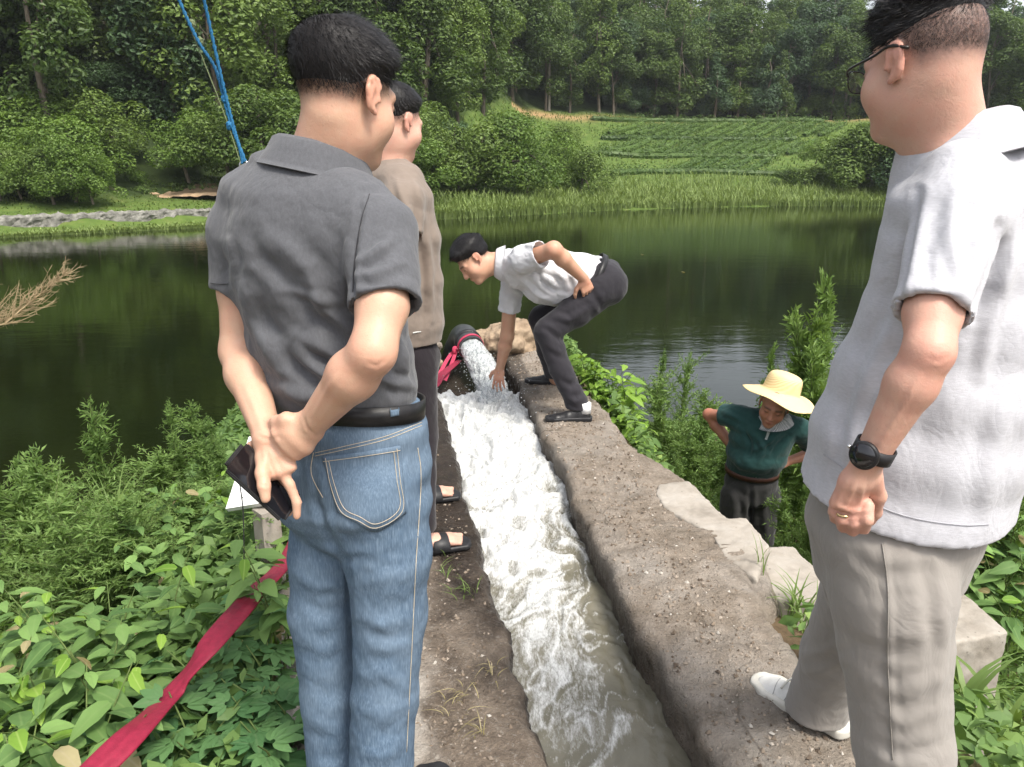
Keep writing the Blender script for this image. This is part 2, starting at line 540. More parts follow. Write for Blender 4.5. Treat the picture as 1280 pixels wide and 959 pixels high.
b = MB('old_concrete_wall')
c = b.obj()
big = b.noise(c, 2.2, 5, 0.6); mid = b.noise(c, 11, 8, 0.7, 0.4); fine = b.noise(c, 95, 4, 0.7)
col = b.ramp(mid, [(0.26, (0.085, 0.066, 0.050)), (0.40, (0.180, 0.146, 0.112)), (0.56, (0.250, 0.208, 0.166)), (0.76, (0.34, 0.30, 0.255))])
col = b.mix(b.ramp(big, [(0.46, 0.0), (0.62, 0.65)]), col, (0.29, 0.265, 0.235))
vor = b.n('TexVoronoi'); b.set(vor, 'Vector', c); b.set(vor, 'Scale', 75.0)
peb = b.ramp(vor.outputs['Distance'], [(0.18, 1.0), (0.34, 0.0)])
pc = b.ramp(vor.outputs['Color'], [(0.3, (0.20, 0.165, 0.13)), (0.6, (0.34, 0.29, 0.24)), (0.9, (0.50, 0.46, 0.41))])
col = b.mix(b.math('MULTIPLY', b.math('MULTIPLY', peb, b.ramp(b.noise(c, 9, 4, 0.6), [(0.4, 0.1), (0.65, 1.0)])), 0.45), col, pc)
crk = b.n('TexVoronoi', feature='DISTANCE_TO_EDGE'); b.set(crk, 'Vector', b.mix(0.25, c, b.n('TexNoise', Scale=5.0).outputs[1])); b.set(crk, 'Scale', 3.2)
col = b.mix(b.math('MULTIPLY', b.ramp(crk.outputs[0], [(0.002, 0.65), (0.010, 0.0)]), b.ramp(b.noise(c, 1.9, 4, 0.6), [(0.52, 0.0), (0.62, 1.0)])), col, (0.05, 0.04, 0.03))
st_ = b.noise(c, 4.5, 7, 0.7, 0.8); col = b.mix(b.ramp(st_, [(0.52, 0.0), (0.70, 0.7)]), col, (0.095, 0.076, 0.056)); col = b.mix(b.ramp(b.noise(c, 3.1, 7, 0.75, 0.5), [(0.58, 0.0), (0.72, 0.5)]), col, (0.075, 0.078, 0.040))
wet = b.at('wet')
col = b.mix(wet, col, b.mix(1.0, col, (0.22, 0.20, 0.18), 'MULTIPLY'))
rgh = b.math('SUBTRACT', 0.92, b.math('MULTIPLY', wet, 0.6))
hh = b.math('ADD', b.math('MULTIPLY', fine, 0.5), b.math('MULTIPLY', peb, 0.12))
b.bsdf(Base_Color=col, Roughness=rgh, Specular_IOR_Level=0.35, Normal=b.bump(hh, 1.0, 0.028))
M_wall = b.m
def wsec(Y):
    w = 0.035 * noise(np.array([[Y * 2.1, 3.3, 0]]))[0] + 0.02 * noise(np.array([[Y * 6.1, 9.3, 0]]))[0]
    w2 = 0.05 * noise(np.array([[Y * 1.7, 13.3, 0]]))[0] + 0.02 * noise(np.array([[Y * 7, 19.3, 0]]))[0]
    xi, xo = Xr(Y) + w, Xo(Y) + w2
    xo += 0.16 * sst(2.2, 2.6, Y) * sst(3.75, 3.35, Y)
    h = 0.02 * noise(np.array([[Y * 1.1, 23.3, 0]]))[0] + 0.02 * sst(2.95, 2.80, Y)
    return resample([(xi + 0.02, -0.60), (xi - 0.004, -0.03 + h), (xi + 0.010, -0.004 + h), (xi + 0.10, 0.004 + h), (0.5 * (xi + xo), 0.012 + h), (xo - 0.09, 0.004 + h), (xo - 0.01, -0.012 + h), (xo + 0.03, -0.10), (xo + 0.12, -1.0)], 84)
G = sweep_section(-0.9, 6.25, 620, wsec)
P, F = rough_solid(G, 0.011, 5.0)
# long crack and broken joint across the wall top
x_, y_ = proj(P)
top = P[:, 2] > -0.06
for line, w_, dp in [([(700, 585), (745, 600), (800, 640), (840, 690), (905, 705)], 3.0, -0.012), ([(770, 520), (820, 560), (860, 590)], 2.5, -0.01),
                     ([(735, 705), (800, 690), (860, 692), (935, 722)], 5.0, 0.012), ([(870, 690), (905, 668), (895, 640), (830, 608)], 3.0, -0.018),
                     ([(860, 735), (905, 770), (960, 800)], 4.0, -0.010), ([(940, 722), (960, 760), (1005, 800)], 4.0, -0.014)]:
    pts = np.array(line, float); best = np.full(len(P), 1e9); Q = np.stack([x_, y_], 1)
    Q = Q + 3.0 * np.stack([noise(P * 25), noise(P * 25 + 9)], 1)
    for i in range(len(pts) - 1): best = np.minimum(best, dseg(Q, pts[i], pts[i + 1])[0])
    P[:, 2] += np.where(top, dp * np.exp(-(best / w_) ** 2), 0)
from mathutils.bvhtree import BVHTree
WB = BVHTree.FromPolygons([tuple(v) for v in P], [tuple(int(i) for i in f) for f in F])
me = mesh(P, F, 'channel_wall')
inner = np.clip((Xr(P[:, 1]) + 0.055 - P[:, 0]) / 0.07, 0, 1) * sst(0.02, -0.06, P[:, 2])
attr(me, 'wet', np.clip(inner + 0.8 * sst(4.4, 5.0, P[:, 1]) * (P[:, 0] < Xr(P[:, 1]) + 0.12), 0, 1))
wall = tag(put('channel_wall', me, M_wall), 'weathered concrete channel wall topped with gritty soil that the bending man stands on', 'wall')

b = MB('left_bank_concrete')
c = b.obj()
big = b.noise(c, 2.6, 6, 0.65, 0.5); mid = b.noise(c, 9, 8, 0.7, 0.3); fine = b.noise(c, 80, 4, 0.7)
dirt = b.ramp(mid, [(0.25, (0.085, 0.063, 0.046)), (0.5, (0.185, 0.145, 0.110)), (0.75, (0.285, 0.235, 0.185))])
conc = b.ramp(mid, [(0.25, (0.26, 0.235, 0.20)), (0.6, (0.40, 0.37, 0.33)), (0.85, (0.50, 0.475, 0.44))])
col = b.mix(b.at('bare'), dirt, conc)
st_ = b.noise(c, 5.5, 8, 0.72, 0.9); col = b.mix(b.math('MULTIPLY', b.ramp(st_, [(0.50, 0.0), (0.66, 0.75)]), b.math('SUBTRACT', 1.0, b.math('MULTIPLY', b.at('bare'), 0.65))), col, (0.075, 0.055, 0.04))
col = b.mix(b.ramp(b.noise(c, 60, 5, 0.7), [(0.56, 0.0), (0.70, 0.6)]), col, (0.42, 0.38, 0.33))
wet = b.at('wet')
col = b.mix(wet, col, b.mix(1.0, col, (0.20, 0.18, 0.165), 'MULTIPLY'))
rgh = b.math('SUBTRACT', 0.93, b.math('MULTIPLY', wet, 0.70))
b.bsdf(Base_Color=col, Roughness=rgh, Specular_IOR_Level=0.4, Normal=b.bump(fine, b.math('SUBTRACT', 1.0, b.math('MULTIPLY', b.at('bare'), 0.45)), 0.025))
M_bank = b.m
def bsec(Y):
    w = 0.03 * noise(np.array([[Y * 2.3, 43.3, 0]]))[0] + 0.018 * noise(np.array([[Y * 7.1, 49.3, 0]]))[0]
    xi = Xl(Y) + w
    return resample([(xi - 0.02, -0.60), (xi + 0.004, -0.04), (xi - 0.02, -0.006), (xi - 0.12, 0.0), (xi - 0.40, 0.004), (xi - 0.66, -0.004), (xi - 0.76, -0.05), (xi - 0.88, -0.5)], 110)
G = sweep_section(-0.9, 6.25, 620, bsec)
P, F = rough_solid(G, 0.011, 31.0)
lat = Xl(P[:, 1]) - P[:, 0]                                         # 0 at the water, 0.75 at the weeds
nn = fbm(np.stack([P[:, 0] * 5, P[:, 1] * 3.5, P[:, 2] * 0], 1), 4, 0.6)
wet = np.clip(1.1 * sst(0.34, 0.10, lat + 0.14 * nn) * sst(1.6, 2.7, P[:, 1] + 0.5 * nn) + 0.9 * sst(3.0, 3.6, P[:, 1] + 0.5 * nn) + (P[:, 2] < -0.03) * (lat < 0.1), 0, 1)
bare = np.clip(sst(0.24, 0.36, lat + 0.10 * nn) * (1 - 0.6 * sst(0.2, 0.55, fbm(P * 5 + 3, 3))), 0, 1)
BB_ = BVHTree.FromPolygons([tuple(v) for v in P], [tuple(int(i) for i in f) for f in F])
me = mesh(P, F, 'channel_bank'); attr(me, 'wet', wet); attr(me, 'bare', bare)
tag(put('channel_bank', me, M_bank), kind='structure')

# floor of the channel and the end wall that holds the pipe
Yv = np.linspace(-0.9, 6.2, 40)
Vf = np.array([[(Xl(y) - 0.03, y, -0.34 + 0.24 * sst(4.7, 5.3, y)), (Xr(y) + 0.03, y, -0.34 + 0.18 * sst(4.7, 5.3, y))] for y in Yv])
mf = mesh(Vf.reshape(-1, 3), gridmesh(40, 2)); attr(mf, 'wet', np.ones(80)); tag(put('channel_floor', mf, M_bank), kind='structure')

def water_z(Y): return np.interp(Y, [-1, 1.5, 3.0, 4.4, 5.2, 6.2], [-0.185, -0.165, -0.13, -0.085, -0.06, -0.06])
nyw, nxw = 1000, 84
Yw = np.linspace(-0.8, 5.02, nyw); Tw = np.linspace(0, 1, nxw)
YG, TG = np.meshgrid(Yw, Tw, indexing='ij')
XG = (Xl(YG) - 0.03) + TG * (Xr(YG) - Xl(YG) + 0.06)
q = np.stack([XG, YG, XG * 0], -1)
wx = 0.30 * fbm(q * np.array([4.0, 2.0, 1]) + 5, 3); wy = 0.30 * fbm(q * np.array([4.0, 2.0, 1]) + 31, 3)
qq = q + np.stack([wx, wy * 1.2, 0 * wx], -1)
ridge = 1 - np.abs(fbm(qq * np.array([5.0, 3.2, 1]) + 11, 3)) * 2.2
ridge2 = 1 - np.abs(fbm(qq * np.array([13.0, 7.5, 1]) + 71, 3)) * 2.2
turb = sst(1.3, 4.6, YG)
big = fbm(qq * np.array([6, 4, 1]) + 3, 3)
sm = fbm(q * np.array([34, 26, 1]) + 3, 3, 0.6)
ZG = water_z(YG) + turb ** 1.2 * (0.040 * big + 0.016 * np.clip(ridge, 0, 1) + 0.007 * sm) + 0.006 * big * (1 - turb) + 0.0035 * fbm(q * np.array([16, 9, 1]), 2)
edge_left = np.exp(-(TG / 0.10) ** 2)
ZG += 0.012 * turb * np.exp(-((TG - 0.35) / 0.3) ** 2)
foam = 0.82 * sst(2.6, 4.3, YG + 1.0 * big) + np.clip(ridge, 0, 1) ** 2 * 0.64 * sst(0.9, 2.0, YG + 0.5 * big) + np.clip(ridge2, 0, 1) ** 2 * 0.40 * sst(1.1, 2.4, YG + 0.5 * big) + 0.22 * sst(1.3, 3.0, YG)
foam -= 0.5 * sst(0.55, 0.9, TG) * sst(3.6, 2.4, YG)                      # darker, smoother water along the right wall
foam += 0.35 * sst(1.6, 2.6, YG) * np.exp(-((TG - 0.42) / 0.28) ** 2)
foam = np.clip(foam, 0, 1.2)
b = MB('channel_water')
c = b.obj()
nf = b.noise(b.map(c, (1.6, 0.5, 1)), 120, 3, 0.7, 0.5); nm = b.noise(b.map(c, (1.8, 0.55, 1)), 26, 5, 0.7, 1.2)
sp = b.math('ADD', b.math('MULTIPLY', nf, 0.55), b.math('MULTIPLY', nm, 0.65))
f = b.math('ADD', b.at('foam'), b.math('MULTIPLY', b.math('SUBTRACT', sp, 0.60), 1.7))
mask = b.ramp(f, [(0.28, 0.0), (0.60, 0.38), (0.95, 0.76), (1.0, 0.86)])
wat = b.n('BsdfPrincipled')
b.set(wat, 'Base Color', b.ramp(b.noise(c, 3.5, 5, 0.6, 0.6), [(0.3, (0.085, 0.08, 0.055)), (0.55, (0.14, 0.13, 0.098)), (0.75, (0.19, 0.18, 0.145))]))
b.set(wat, 'Roughness', 0.08); b.set(wat, 'IOR', 1.33)
wn_ = b.bump(b.noise(b.map(c, (1.5, 0.8, 1)), 22, 4, 0.6, 0.7), 0.35, 0.012)
b.set(wat, 'Normal', wn_)
fo = b.n('BsdfPrincipled')
b.set(fo, 'Base Color', b.ramp(sp, [(0.36, (0.24, 0.25, 0.24)), (0.52, (0.42, 0.43, 0.425)), (0.68, (0.60, 0.605, 0.60))])); b.set(fo, 'Roughness', 0.45)
b.set(fo, 'Normal', b.bump(sp, 0.45, 0.012))
mx = b.n('MixShader'); b.set(mx, 0, mask)
b.nt.links.new(wat.outputs[0], mx.inputs[1]); b.nt.links.new(fo.outputs[0], mx.inputs[2]); b.nt.links.new(mx.outputs[0], b.out.inputs[0])
M_cwater = b.m
me = mesh(np.stack([XG, YG, ZG], -1).reshape(-1, 3), gridmesh(nyw, nxw), 'channel_water')
attr(me, 'foam', foam.ravel())
tag(put('channel_water', me, M_cwater), kind='structure')

# ------------------------------------------------------------------ pipe and its jet
def stone_mat(name, a, bb): return surf(name, [(0.25, a), (0.7, bb)], 9, 0.9, 0.7, 70, 0.012)
M_pipe = surf('grey_plastic_pipe', [(0.3, (0.022, 0.024, 0.025)), (0.7, (0.050, 0.053, 0.055))], 20, 0.42, 0.15, 120, 0.003)
M_dark = surf('black_rubber', [(0.3, (0.010, 0.010, 0.011)), (0.7, (0.022, 0.022, 0.024))], 20, 0.45, 0.2, 90, 0.003)
pm = WY(590, 436, 5.80); pdir = nrm(np.array([0.28, -1.0, -0.16]))
pr = 0.098
pipe = empty('discharge_pipe', (pm[0], pm[1], -0.1), 'dark grey discharge pipe gushing water into the head of the channel', 'pipe')
ppts = spline([pm, pm - pdir * 0.15, pm - pdir * 0.27, pm - pdir * 0.42 + np.array([-0.01, 0, -0.09]), pm - pdir * 0.62 + np.array([-0.05, 0.0, -0.42]), pm - pdir * 0.95 + np.array([-0.1, 0.4, -1.45])], 30)
V1, F1 = tube(ppts, pr, 32, caps=False)
V2, F2 = tube(ppts[:12], pr - 0.012, 32, caps=False)
Vr = np.concatenate([V1[:32], V2[:32]]); Fr = np.array([(k, 32 + k, 32 + (k + 1) % 32, (k + 1) % 32) for k in range(32)])
V, F = join([(V1, F1), (V2, F2[:, ::-1]), (Vr, Fr)])
child('pipe_body', V, F, M_pipe, pipe)
cl = pm - pdir * 0.12
V, F = tube([cl, cl - pdir * 0.004, cl - pdir * 0.035, cl - pdir * 0.04], [pr + 0.002, pr + 0.010, pr + 0.010, pr + 0.002], 32, False)
child('clamp_band', V, F, M_dark, pipe)

jend = np.array([-0.10, 4.75, -0.07])
jp = spline([pm - pdir * 0.06, pm + pdir * 0.10, pm + pdir * 0.36 + np.array([0, 0, -0.005]), pm + pdir * 0.62 + np.array([0.0, 0, -0.05]), jend + np.array([-0.03, 0.1, -0.08])], 14)
fj = Field(jp.min(0) - 0.25, jp.max(0) + 0.25, 0.008)
for i in range(len(jp) - 1):
    r0 = pr - 0.012 + 0.035 * (i / 13) ** 1.3; r1 = pr - 0.012 + 0.035 * ((i + 1) / 13) ** 1.3
    fj.seg(jp[i], jp[i + 1], (1, 0, 0), (r0, r0 * 0.85), (r1, r1 * 0.80), 0.02)
Vj, Fj = fj.nets()
Nj = normals(Vj, Fj)
sj = (Vj - jp[0]) @ nrm(jp[-1] - jp[0])
amp = 0.004 + 0.030 * np.clip(sj / 1.1, 0, 1) ** 1.5
st = np.stack([Vj[:, 0] * 18, Vj[:, 1] * 3, Vj[:, 2] * 18], 1)
Vj = Vj + Nj * (amp * (0.9 * fbm(st, 4, 0.62) + 0.5 * fbm(st * 3, 2)))[:, None]
b = MB('white_water')
c = b.obj(); nf = b.noise(b.map(c, (2.2, 0.25, 2.2)), 32, 6, 0.72, 0.5); n2 = b.noise(b.map(c, (1.5, 0.4, 1.5)), 120, 3, 0.7)
sp = b.math('ADD', b.math('MULTIPLY', nf, 0.7), b.math('MULTIPLY', n2, 0.3))
b.bsdf(Base_Color=b.ramp(sp, [(0.36, (0.16, 0.18, 0.18)), (0.48, (0.36, 0.38, 0.38)), (0.62, (0.64, 0.65, 0.65))]), Roughness=0.15, Specular_IOR_Level=0.6, Normal=b.bump(sp, 0.7, 0.02))
M_white = b.m
tag(put('water_jet', mesh(Vj, Fj), M_white), 'frothing white water jet pouring from the grey pipe mouth', 'water jet')
# spray drops thrown up where the jet lands
dv, df = [], []
def octa(p, r):
    o = np.array([(1, 0, 0), (-1, 0, 0), (0, 1, 0), (0, -1, 0), (0, 0, 1), (0, 0, -1)], float) * r + p
    return o, np.array([(0, 2, 4), (2, 1, 4), (1, 3, 4), (3, 0, 4), (2, 0, 5), (1, 2, 5), (3, 1, 5), (0, 3, 5)])
for k in range(900):
    t = rng.random() ** 0.8
    cpos = jp[0] * (1 - t) + jend * t if k % 3 else np.array([rng.uniform(-0.32, 0.08), rng.uniform(3.6, 5.1), -0.05])
    a = rng.normal(size=3) * np.array([0.09, 0.14, 0.05]) * (0.4 + t)
    a[2] = abs(a[2]) * 1.2 + (0.04 if k % 3 == 0 else 0.0)
    V, F = octa(cpos + a + np.array([0, 0, 0.02]), rng.uniform(0.0015, 0.0045))
    dv.append(V); df.append(F)
V, F = join(list(zip(dv, df)))
tag(put('spray_drops', mesh(V, F), M_white), 'tiny white spray drops flying above the churning channel water', 'spray', kind='stuff')

# ------------------------------------------------------------------ stones at the channel head
def boulder(name, c, r, mat, label, seed, cat='stone'):
    f = Field(np.array(c) - max(r) * 1.4, np.array(c) + max(r) * 1.4, max(r) / 22)
    f.ell(c, r, None, 0)
    for k in range(5):
        d = nrm(np.random.default_rng(seed + k).normal(size=3)); d[2] = abs(d[2])
        f.cut(np.array(c) + d * np.array(r) * 0.82, d, k=max(r) * 0.15)
    V, F = f.nets(); N = normals(V, F)
    V = V + N * (max(r) * (0.16 * fbm((V - c) / max(r) * 1.6 + seed, 4, 0.6)))[:, None]
    o = put(name, mesh(V - np.array(c), F), mat); o.location = tuple(c)
    return tag(o, label, cat)
M_st1 = stone_mat('brown_stone', (0.12, 0.08, 0.05), (0.38, 0.29, 0.20))
M_st2 = stone_mat('grey_stone', (0.10, 0.085, 0.07), (0.30, 0.26, 0.22))
boulder('boulder', (-0.02, 6.05, 0.07), (0.30, 0.24, 0.17), M_st1, 'large pale brown boulder beside the mouth of the grey pipe', 3)
boulder('boulder', (-0.80, 6.15, 0.02), (0.22, 0.2, 0.12), M_st2, 'flat grey stone behind the tan shirt by the pipe', 9)
boulder('boulder', (-0.68, 5.75, -0.02), (0.15, 0.13, 0.09), M_st1, 'small brown stone where the red strap trails', 15)

# ------------------------------------------------------------------ concrete slabs and steps outside the wall
b = MB('pale_concrete')
c = b.obj()
mid = b.noise(c, 7, 7, 0.65, 0.3); fine = b.noise(c, 120, 4, 0.7)
col = b.ramp(mid, [(0.25, (0.19, 0.165, 0.135)), (0.5, (0.29, 0.26, 0.222)), (0.8, (0.37, 0.345, 0.31))])
spk = b.n('TexVoronoi'); b.set(spk, 'Vector', c); b.set(spk, 'Scale', 22.0)
col = b.mix(b.ramp(spk.outputs['Distance'], [(0.06, 0.7), (0.12, 0.0)]), col, (0.12, 0.10, 0.085))
b.bsdf(Base_Color=col, Roughness=0.88, Specular_IOR_Level=0.3, Normal=b.bump(fine, 0.35, 0.006))
M_slab = b.m
def slab(name, pts, z, thick, label, cat, seed, mat=None):
    """a cast block: outline on its top face, rounded arrises, slightly worn"""
    P2 = np.array([GZ(px, py, z)[:2] for px, py in pts])
    lo = np.append(P2.min(0) - 0.03, z - thick); hi = np.append(P2.max(0) + 0.03, z + 0.03)
    f = Field(lo, hi, 0.009)
    X = (f.lo[0] + f.h * np.arange(f.n[0]))[:, None]; Y = (f.lo[1] + f.h * np.arange(f.n[1]))[None, :]
    X, Y = np.broadcast_arrays(X, Y)
    Q = np.stack([X.ravel(), Y.ravel()], 1)
    dist = np.full(len(Q), 1e9); ins = np.zeros(len(Q), bool)
    n = len(P2)
    for i in range(n):
        a, bb = P2[i], P2[(i + 1) % n]
        dist = np.minimum(dist, dseg(Q, a, bb)[0])
        cr = ((a[1] > Q[:, 1]) != (bb[1] > Q[:, 1])) & (Q[:, 0] < (bb[0] - a[0]) * (Q[:, 1] - a[1]) / (bb[1] - a[1] + 1e-12) + a[0])
        ins ^= cr
    d2 = np.where(ins, -dist, dist).reshape(X.shape)[:, :, None]
    Z = (f.lo[2] + f.h * np.arange(f.n[2]))[None, None, :]
    dz = np.maximum(Z - z, (z - thick) - Z)
    kk = 0.012
    f.d = (np.maximum(d2, dz) + np.maximum(kk - np.abs(d2 - dz), 0) ** 2 / (4 * kk)).astype(np.float32)
    V, F = f.nets(); N = normals(V, F)
    V = V + N * (0.006 * fbm(V * 7 + seed, 3) + 0.0025 * fbm(V * 40 + seed, 2))[:, None]
    o = np.array([P2[:, 0].mean(), P2[:, 1].mean(), z - thick])
    ob = put(name, mesh(V - o, F), mat or M_slab); ob.location = tuple(o)
    return tag(ob, label, cat)
slab('concrete_slab', [(822, 604), (862, 601), (908, 647), (934, 646), (962, 681), (946, 724), (906, 697), (890, 668), (831, 635), (819, 616)], 0.022, 0.75, 'smooth pale concrete slab set into the wall top in front of the straw hat man', 'slab', 2)
slab('concrete_step', [(958, 684), (992, 682), (1032, 722), (1050, 748), (975, 752), (940, 728)], -0.10, 0.8, 'rough concrete step below the smooth slab with grass at its foot', 'step', 5)
slab('concrete_landing', [(1010, 716), (1185, 722), (1262, 790), (1178, 806), (1060, 806)], -0.27, 0.62, 'pale cast concrete block behind the grey trousers of the man with the watch', 'block', 8)

# ------------------------------------------------------------------ loose gravel and crumbs (nobody could count them)
def pebbles(name, sampler, n, rmin, rmax, mat, label):
    ico = []
    Vs, Fs = [], []
    base, bf = octa(np.zeros(3), 1.0)
    for k in range(n):
        p = sampler()
        r = rmin + (rmax - rmin) * rng.random() ** 2.5
        s_ = base * r * rng.uniform(0.6, 1.3, 3) + rng.normal(size=base.shape) * r * 0.18
        a = rng.uniform(0, 6.28); ca, sa = math.cos(a), math.sin(a)
        s_ = s_ @ np.array([[ca, sa, 0], [-sa, ca, 0], [0, 0, 1]])
        Vs.append(s_ + p + np.array([0, 0, r * 0.25])); Fs.append(bf)
    V, F = join(list(zip(Vs, Fs)))
    return tag(put(name, mesh(V, F, name, smooth=False), mat), label, 'gravel', kind='stuff')
b = MB('gravel_mix')
rr = b.n('NewGeometry').outputs['Random Per Island']
b.bsdf(Base_Color=b.ramp(rr, [(0.0, (0.07, 0.05, 0.035)), (0.4, (0.20, 0.155, 0.115)), (0.9, (0.28, 0.235, 0.19)), (0.99, (0.40, 0.37, 0.33))]), Roughness=0.9)
M_gravel = b.m
def drop(T, x, y):
    h = T.ray_cast(Vector((x, y, 1.0)), Vector((0, 0, -1)))
    return np.array([x, y, h[0].z if h[0] is not None else -0.5])
def on_wall():
    y = rng.uniform(1.2, 5.9); t = rng.beta(1.3, 1.3)
    return drop(WB, Xr(y) + 0.02 + t * (Xo(y) - Xr(y) - 0.04), y)
def on_bank():
    y = rng.uniform(1.2, 3.2) if rng.random() < 0.8 else rng.uniform(3, 5.8); t = rng.beta(1.5, 1.5)
    return drop(BB_, Xl(y) - 0.03 - 0.6 * t, y)
pebbles('wall_gravel', on_wall, 5200, 0.0013, 0.0085, M_gravel, 'loose gravel and crumbs lying on the right channel wall')
pebbles('bank_gravel', on_bank, 2000, 0.0012, 0.008, M_gravel, 'loose gravel and mortar crumbs lying on the left channel bank')

# ================================================================== VEGETATION
def zat(X, Y): return float(ground_z(np.array([X]), np.array([Y]))[0])
M_crown = [leafmat('forest_leaf_dark', (0.034, 0.068, 0.016), (0.112, 0.172, 0.040), 0.34), leafmat('forest_leaf_mid', (0.050, 0.096, 0.018), (0.150, 0.220, 0.048), 0.34),
           leafmat('forest_leaf_blue', (0.028, 0.060, 0.026), (0.080, 0.138, 0.056), 0.32), leafmat('bush_leaf_bright', (0.062, 0.120, 0.020), (0.165, 0.255, 0.050), 0.34)]
M_bark = surf('bark', [(0.3, (0.06, 0.048, 0.036)), (0.7, (0.17, 0.145, 0.11))], 12, 0.95, 0.6, 60, 0.02, stretch=(1, 1, 0.25))
M_bark2 = surf('pale_bark', [(0.3, (0.16, 0.14, 0.11)), (0.7, (0.34, 0.31, 0.26))], 12, 0.95, 0.5, 60, 0.02, stretch=(1, 1, 0.25))
def leaf_cloud(cent, rad, n, size, g, up=0.5, flat=1.0):
    cent = np.asarray(cent, float); rad = np.asarray(rad, float)
    w = rad ** 2; k = g.choice(len(cent), n, p=w / w.sum())
    d = g.normal(size=(n, 3)); d /= np.linalg.norm(d, axis=1)[:, None]
    rr = rad[k] * (1 - 0.32 * g.random(n) ** 2.0)
    P = cent[k] + d * rr[:, None] * np.array([1, 1, flat])
    N = d * 0.75 + np.array([0, 0, up]) + g.normal(size=(n, 3)) * 0.45; N /= np.linalg.norm(N, axis=1)[:, None]
    T = np.cross(N, g.normal(size=(n, 3))); T /= np.linalg.norm(T, axis=1)[:, None] + 1e-9
    B = np.cross(N, T); s = size * g.uniform(0.6, 1.35, n)[:, None]
    V = np.stack([P - T * s * 0.5, P + B * s * 0.28 + N * s * 0.06, P + T * s * 0.5 - N * s * 0.08, P - B * s * 0.28 + N * s * 0.06], 1).reshape(-1, 3)
    return V, np.arange(4 * n).reshape(-1, 4)
def tree_mesh(kind, seed):
    g = np.random.default_rng(seed)
    if kind == 'broad':
        H = 11.0; base = 0.16
        cs, rs = [], []
        for i in range(26):
            t = g.uniform(base, 1.0); a = g.uniform(0, 6.28); wdt = 2.3 * math.sin(np.pi * (0.12 + 0.78 * (t - base) / (1 - base))) ** 0.7
            q_ = g.uniform(0.45, 1.0); cs.append((math.cos(a) * wdt * q_, math.sin(a) * wdt * q_, t * H * 0.95)); rs.append(g.uniform(0.6, 1.15))
        V, F = leaf_cloud(cs, rs, 7500, 0.27, g)
    elif kind == 'cone':
        H = 8.5; cs, rs = [], []
        for i in range(26):
            t = g.uniform(0.18, 1.0); a = g.uniform(0, 6.28); wdt = 1.7 * (1 - t) + 0.15
            cs.append((math.cos(a) * wdt * 0.8, math.sin(a) * wdt * 0.8, t * H)); rs.append(0.35 + 0.55 * (1 - t))
        V, F = leaf_cloud(cs, rs, 6000, 0.22, g, 0.3)
    elif kind == 'slim':
        H = 13.0; cs, rs = [], []
        for i in range(14):
            t = g.uniform(0.55, 1.0); a = g.uniform(0, 6.28); wdt = 1.9 * math.sin(np.pi * (0.15 + 0.75 * (t - 0.55) / 0.45))
            cs.append((math.cos(a) * wdt * g.uniform(0.2, 1), math.sin(a) * wdt * g.uniform(0.2, 1), t * H * 0.97)); rs.append(g.uniform(0.6, 1.1))
        V, F = leaf_cloud(cs, rs, 5000, 0.26, g)
    else:                                                   # bush: crown down to the ground
        H = 4.0; cs, rs = [], []
        for i in range(24):
            a = g.uniform(0, 6.28); q = g.uniform(0, 1) ** 0.6; zz = g.uniform(0.12, 0.86) * H
            wdt = 2.3 * q * math.sqrt(max(0.05, 1 - (zz / H) ** 2)); cs.append((math.cos(a) * wdt, math.sin(a) * wdt, zz)); rs.append(g.uniform(0.5, 1.0))
        V, F = leaf_cloud(cs, rs, 9000, 0.17, g)
    pts = [(0, 0, -0.6), (g.normal() * 0.1, g.normal() * 0.1, H * 0.3), (g.normal() * 0.25, g.normal() * 0.25, H * 0.62), (g.normal() * 0.3, g.normal() * 0.3, H * 0.9)]
    sp = spline(pts, 9); r0 = 0.16 if kind != 'bush' else 0.10
    parts = [tube(sp, np.linspace(r0, 0.03, 9), 7, False)]
    for i in range(7 if kind != 'cone' else 0):
        k = int(g.integers(3, 8)); c_ = np.array(cs[int(g.integers(len(cs)))])
        parts.append(tube(spline([sp[k], (sp[k] + c_) / 2 + [0, 0, 0.2], c_], 5), np.linspace(0.06, 0.02, 5), 5, False))
    return mesh(V, F, kind + '_crown', False), mesh(*join(parts), kind + '_trunk')
PROTO = {}
for kind, nv in (('broad', 4), ('cone', 2), ('slim', 2), ('bush', 4)):
    PROTO[kind] = [tree_mesh(kind, 100 + 7 * i + len(kind)) for i in range(nv)]
_matd = {}
def plant_tree(kind, X, Y, s, mi, label, cat, group, name, sx=1.0, z=None, bark=None, gen=None):
    g = gen or rng
    cm, tm = PROTO[kind][int(g.integers(len(PROTO[kind])))]
    key = (cm.name, mi)
    if key not in _matd:
        m2 = cm.copy(); m2.materials.clear(); m2.materials.append(M_crown[mi]); _matd[key] = m2
    key2 = (tm.name, bark or 'b')
    if key2 not in _matd:
        m3 = tm.copy(); m3.materials.clear(); m3.materials.append(bark or M_bark); _matd[key2] = m3
    e = empty(name, (X, Y, (zat(X, Y) if z is None else z) - 0.1), label, cat, group)
    e.rotation_euler = (0, 0, g.uniform(0, 6.28)); e.scale = (s * sx, s * sx, s)
    o = bpy.data.objects.new('crown', _matd[key]); COL.objects.link(o); o.parent = e
    o = bpy.data.objects.new('trunk', _matd[key2]); COL.objects.link(o); o.parent = e
    return e
gt = np.random.default_rng(77)
LBL = {'broad': 'leafy broadleaf tree with rounded dark green crown in the hillside forest', 'slim': 'tall slender tree with bare pale trunk in the hillside forest', 'cone': 'narrow cone shaped evergreen at the edge of the hillside forest'}
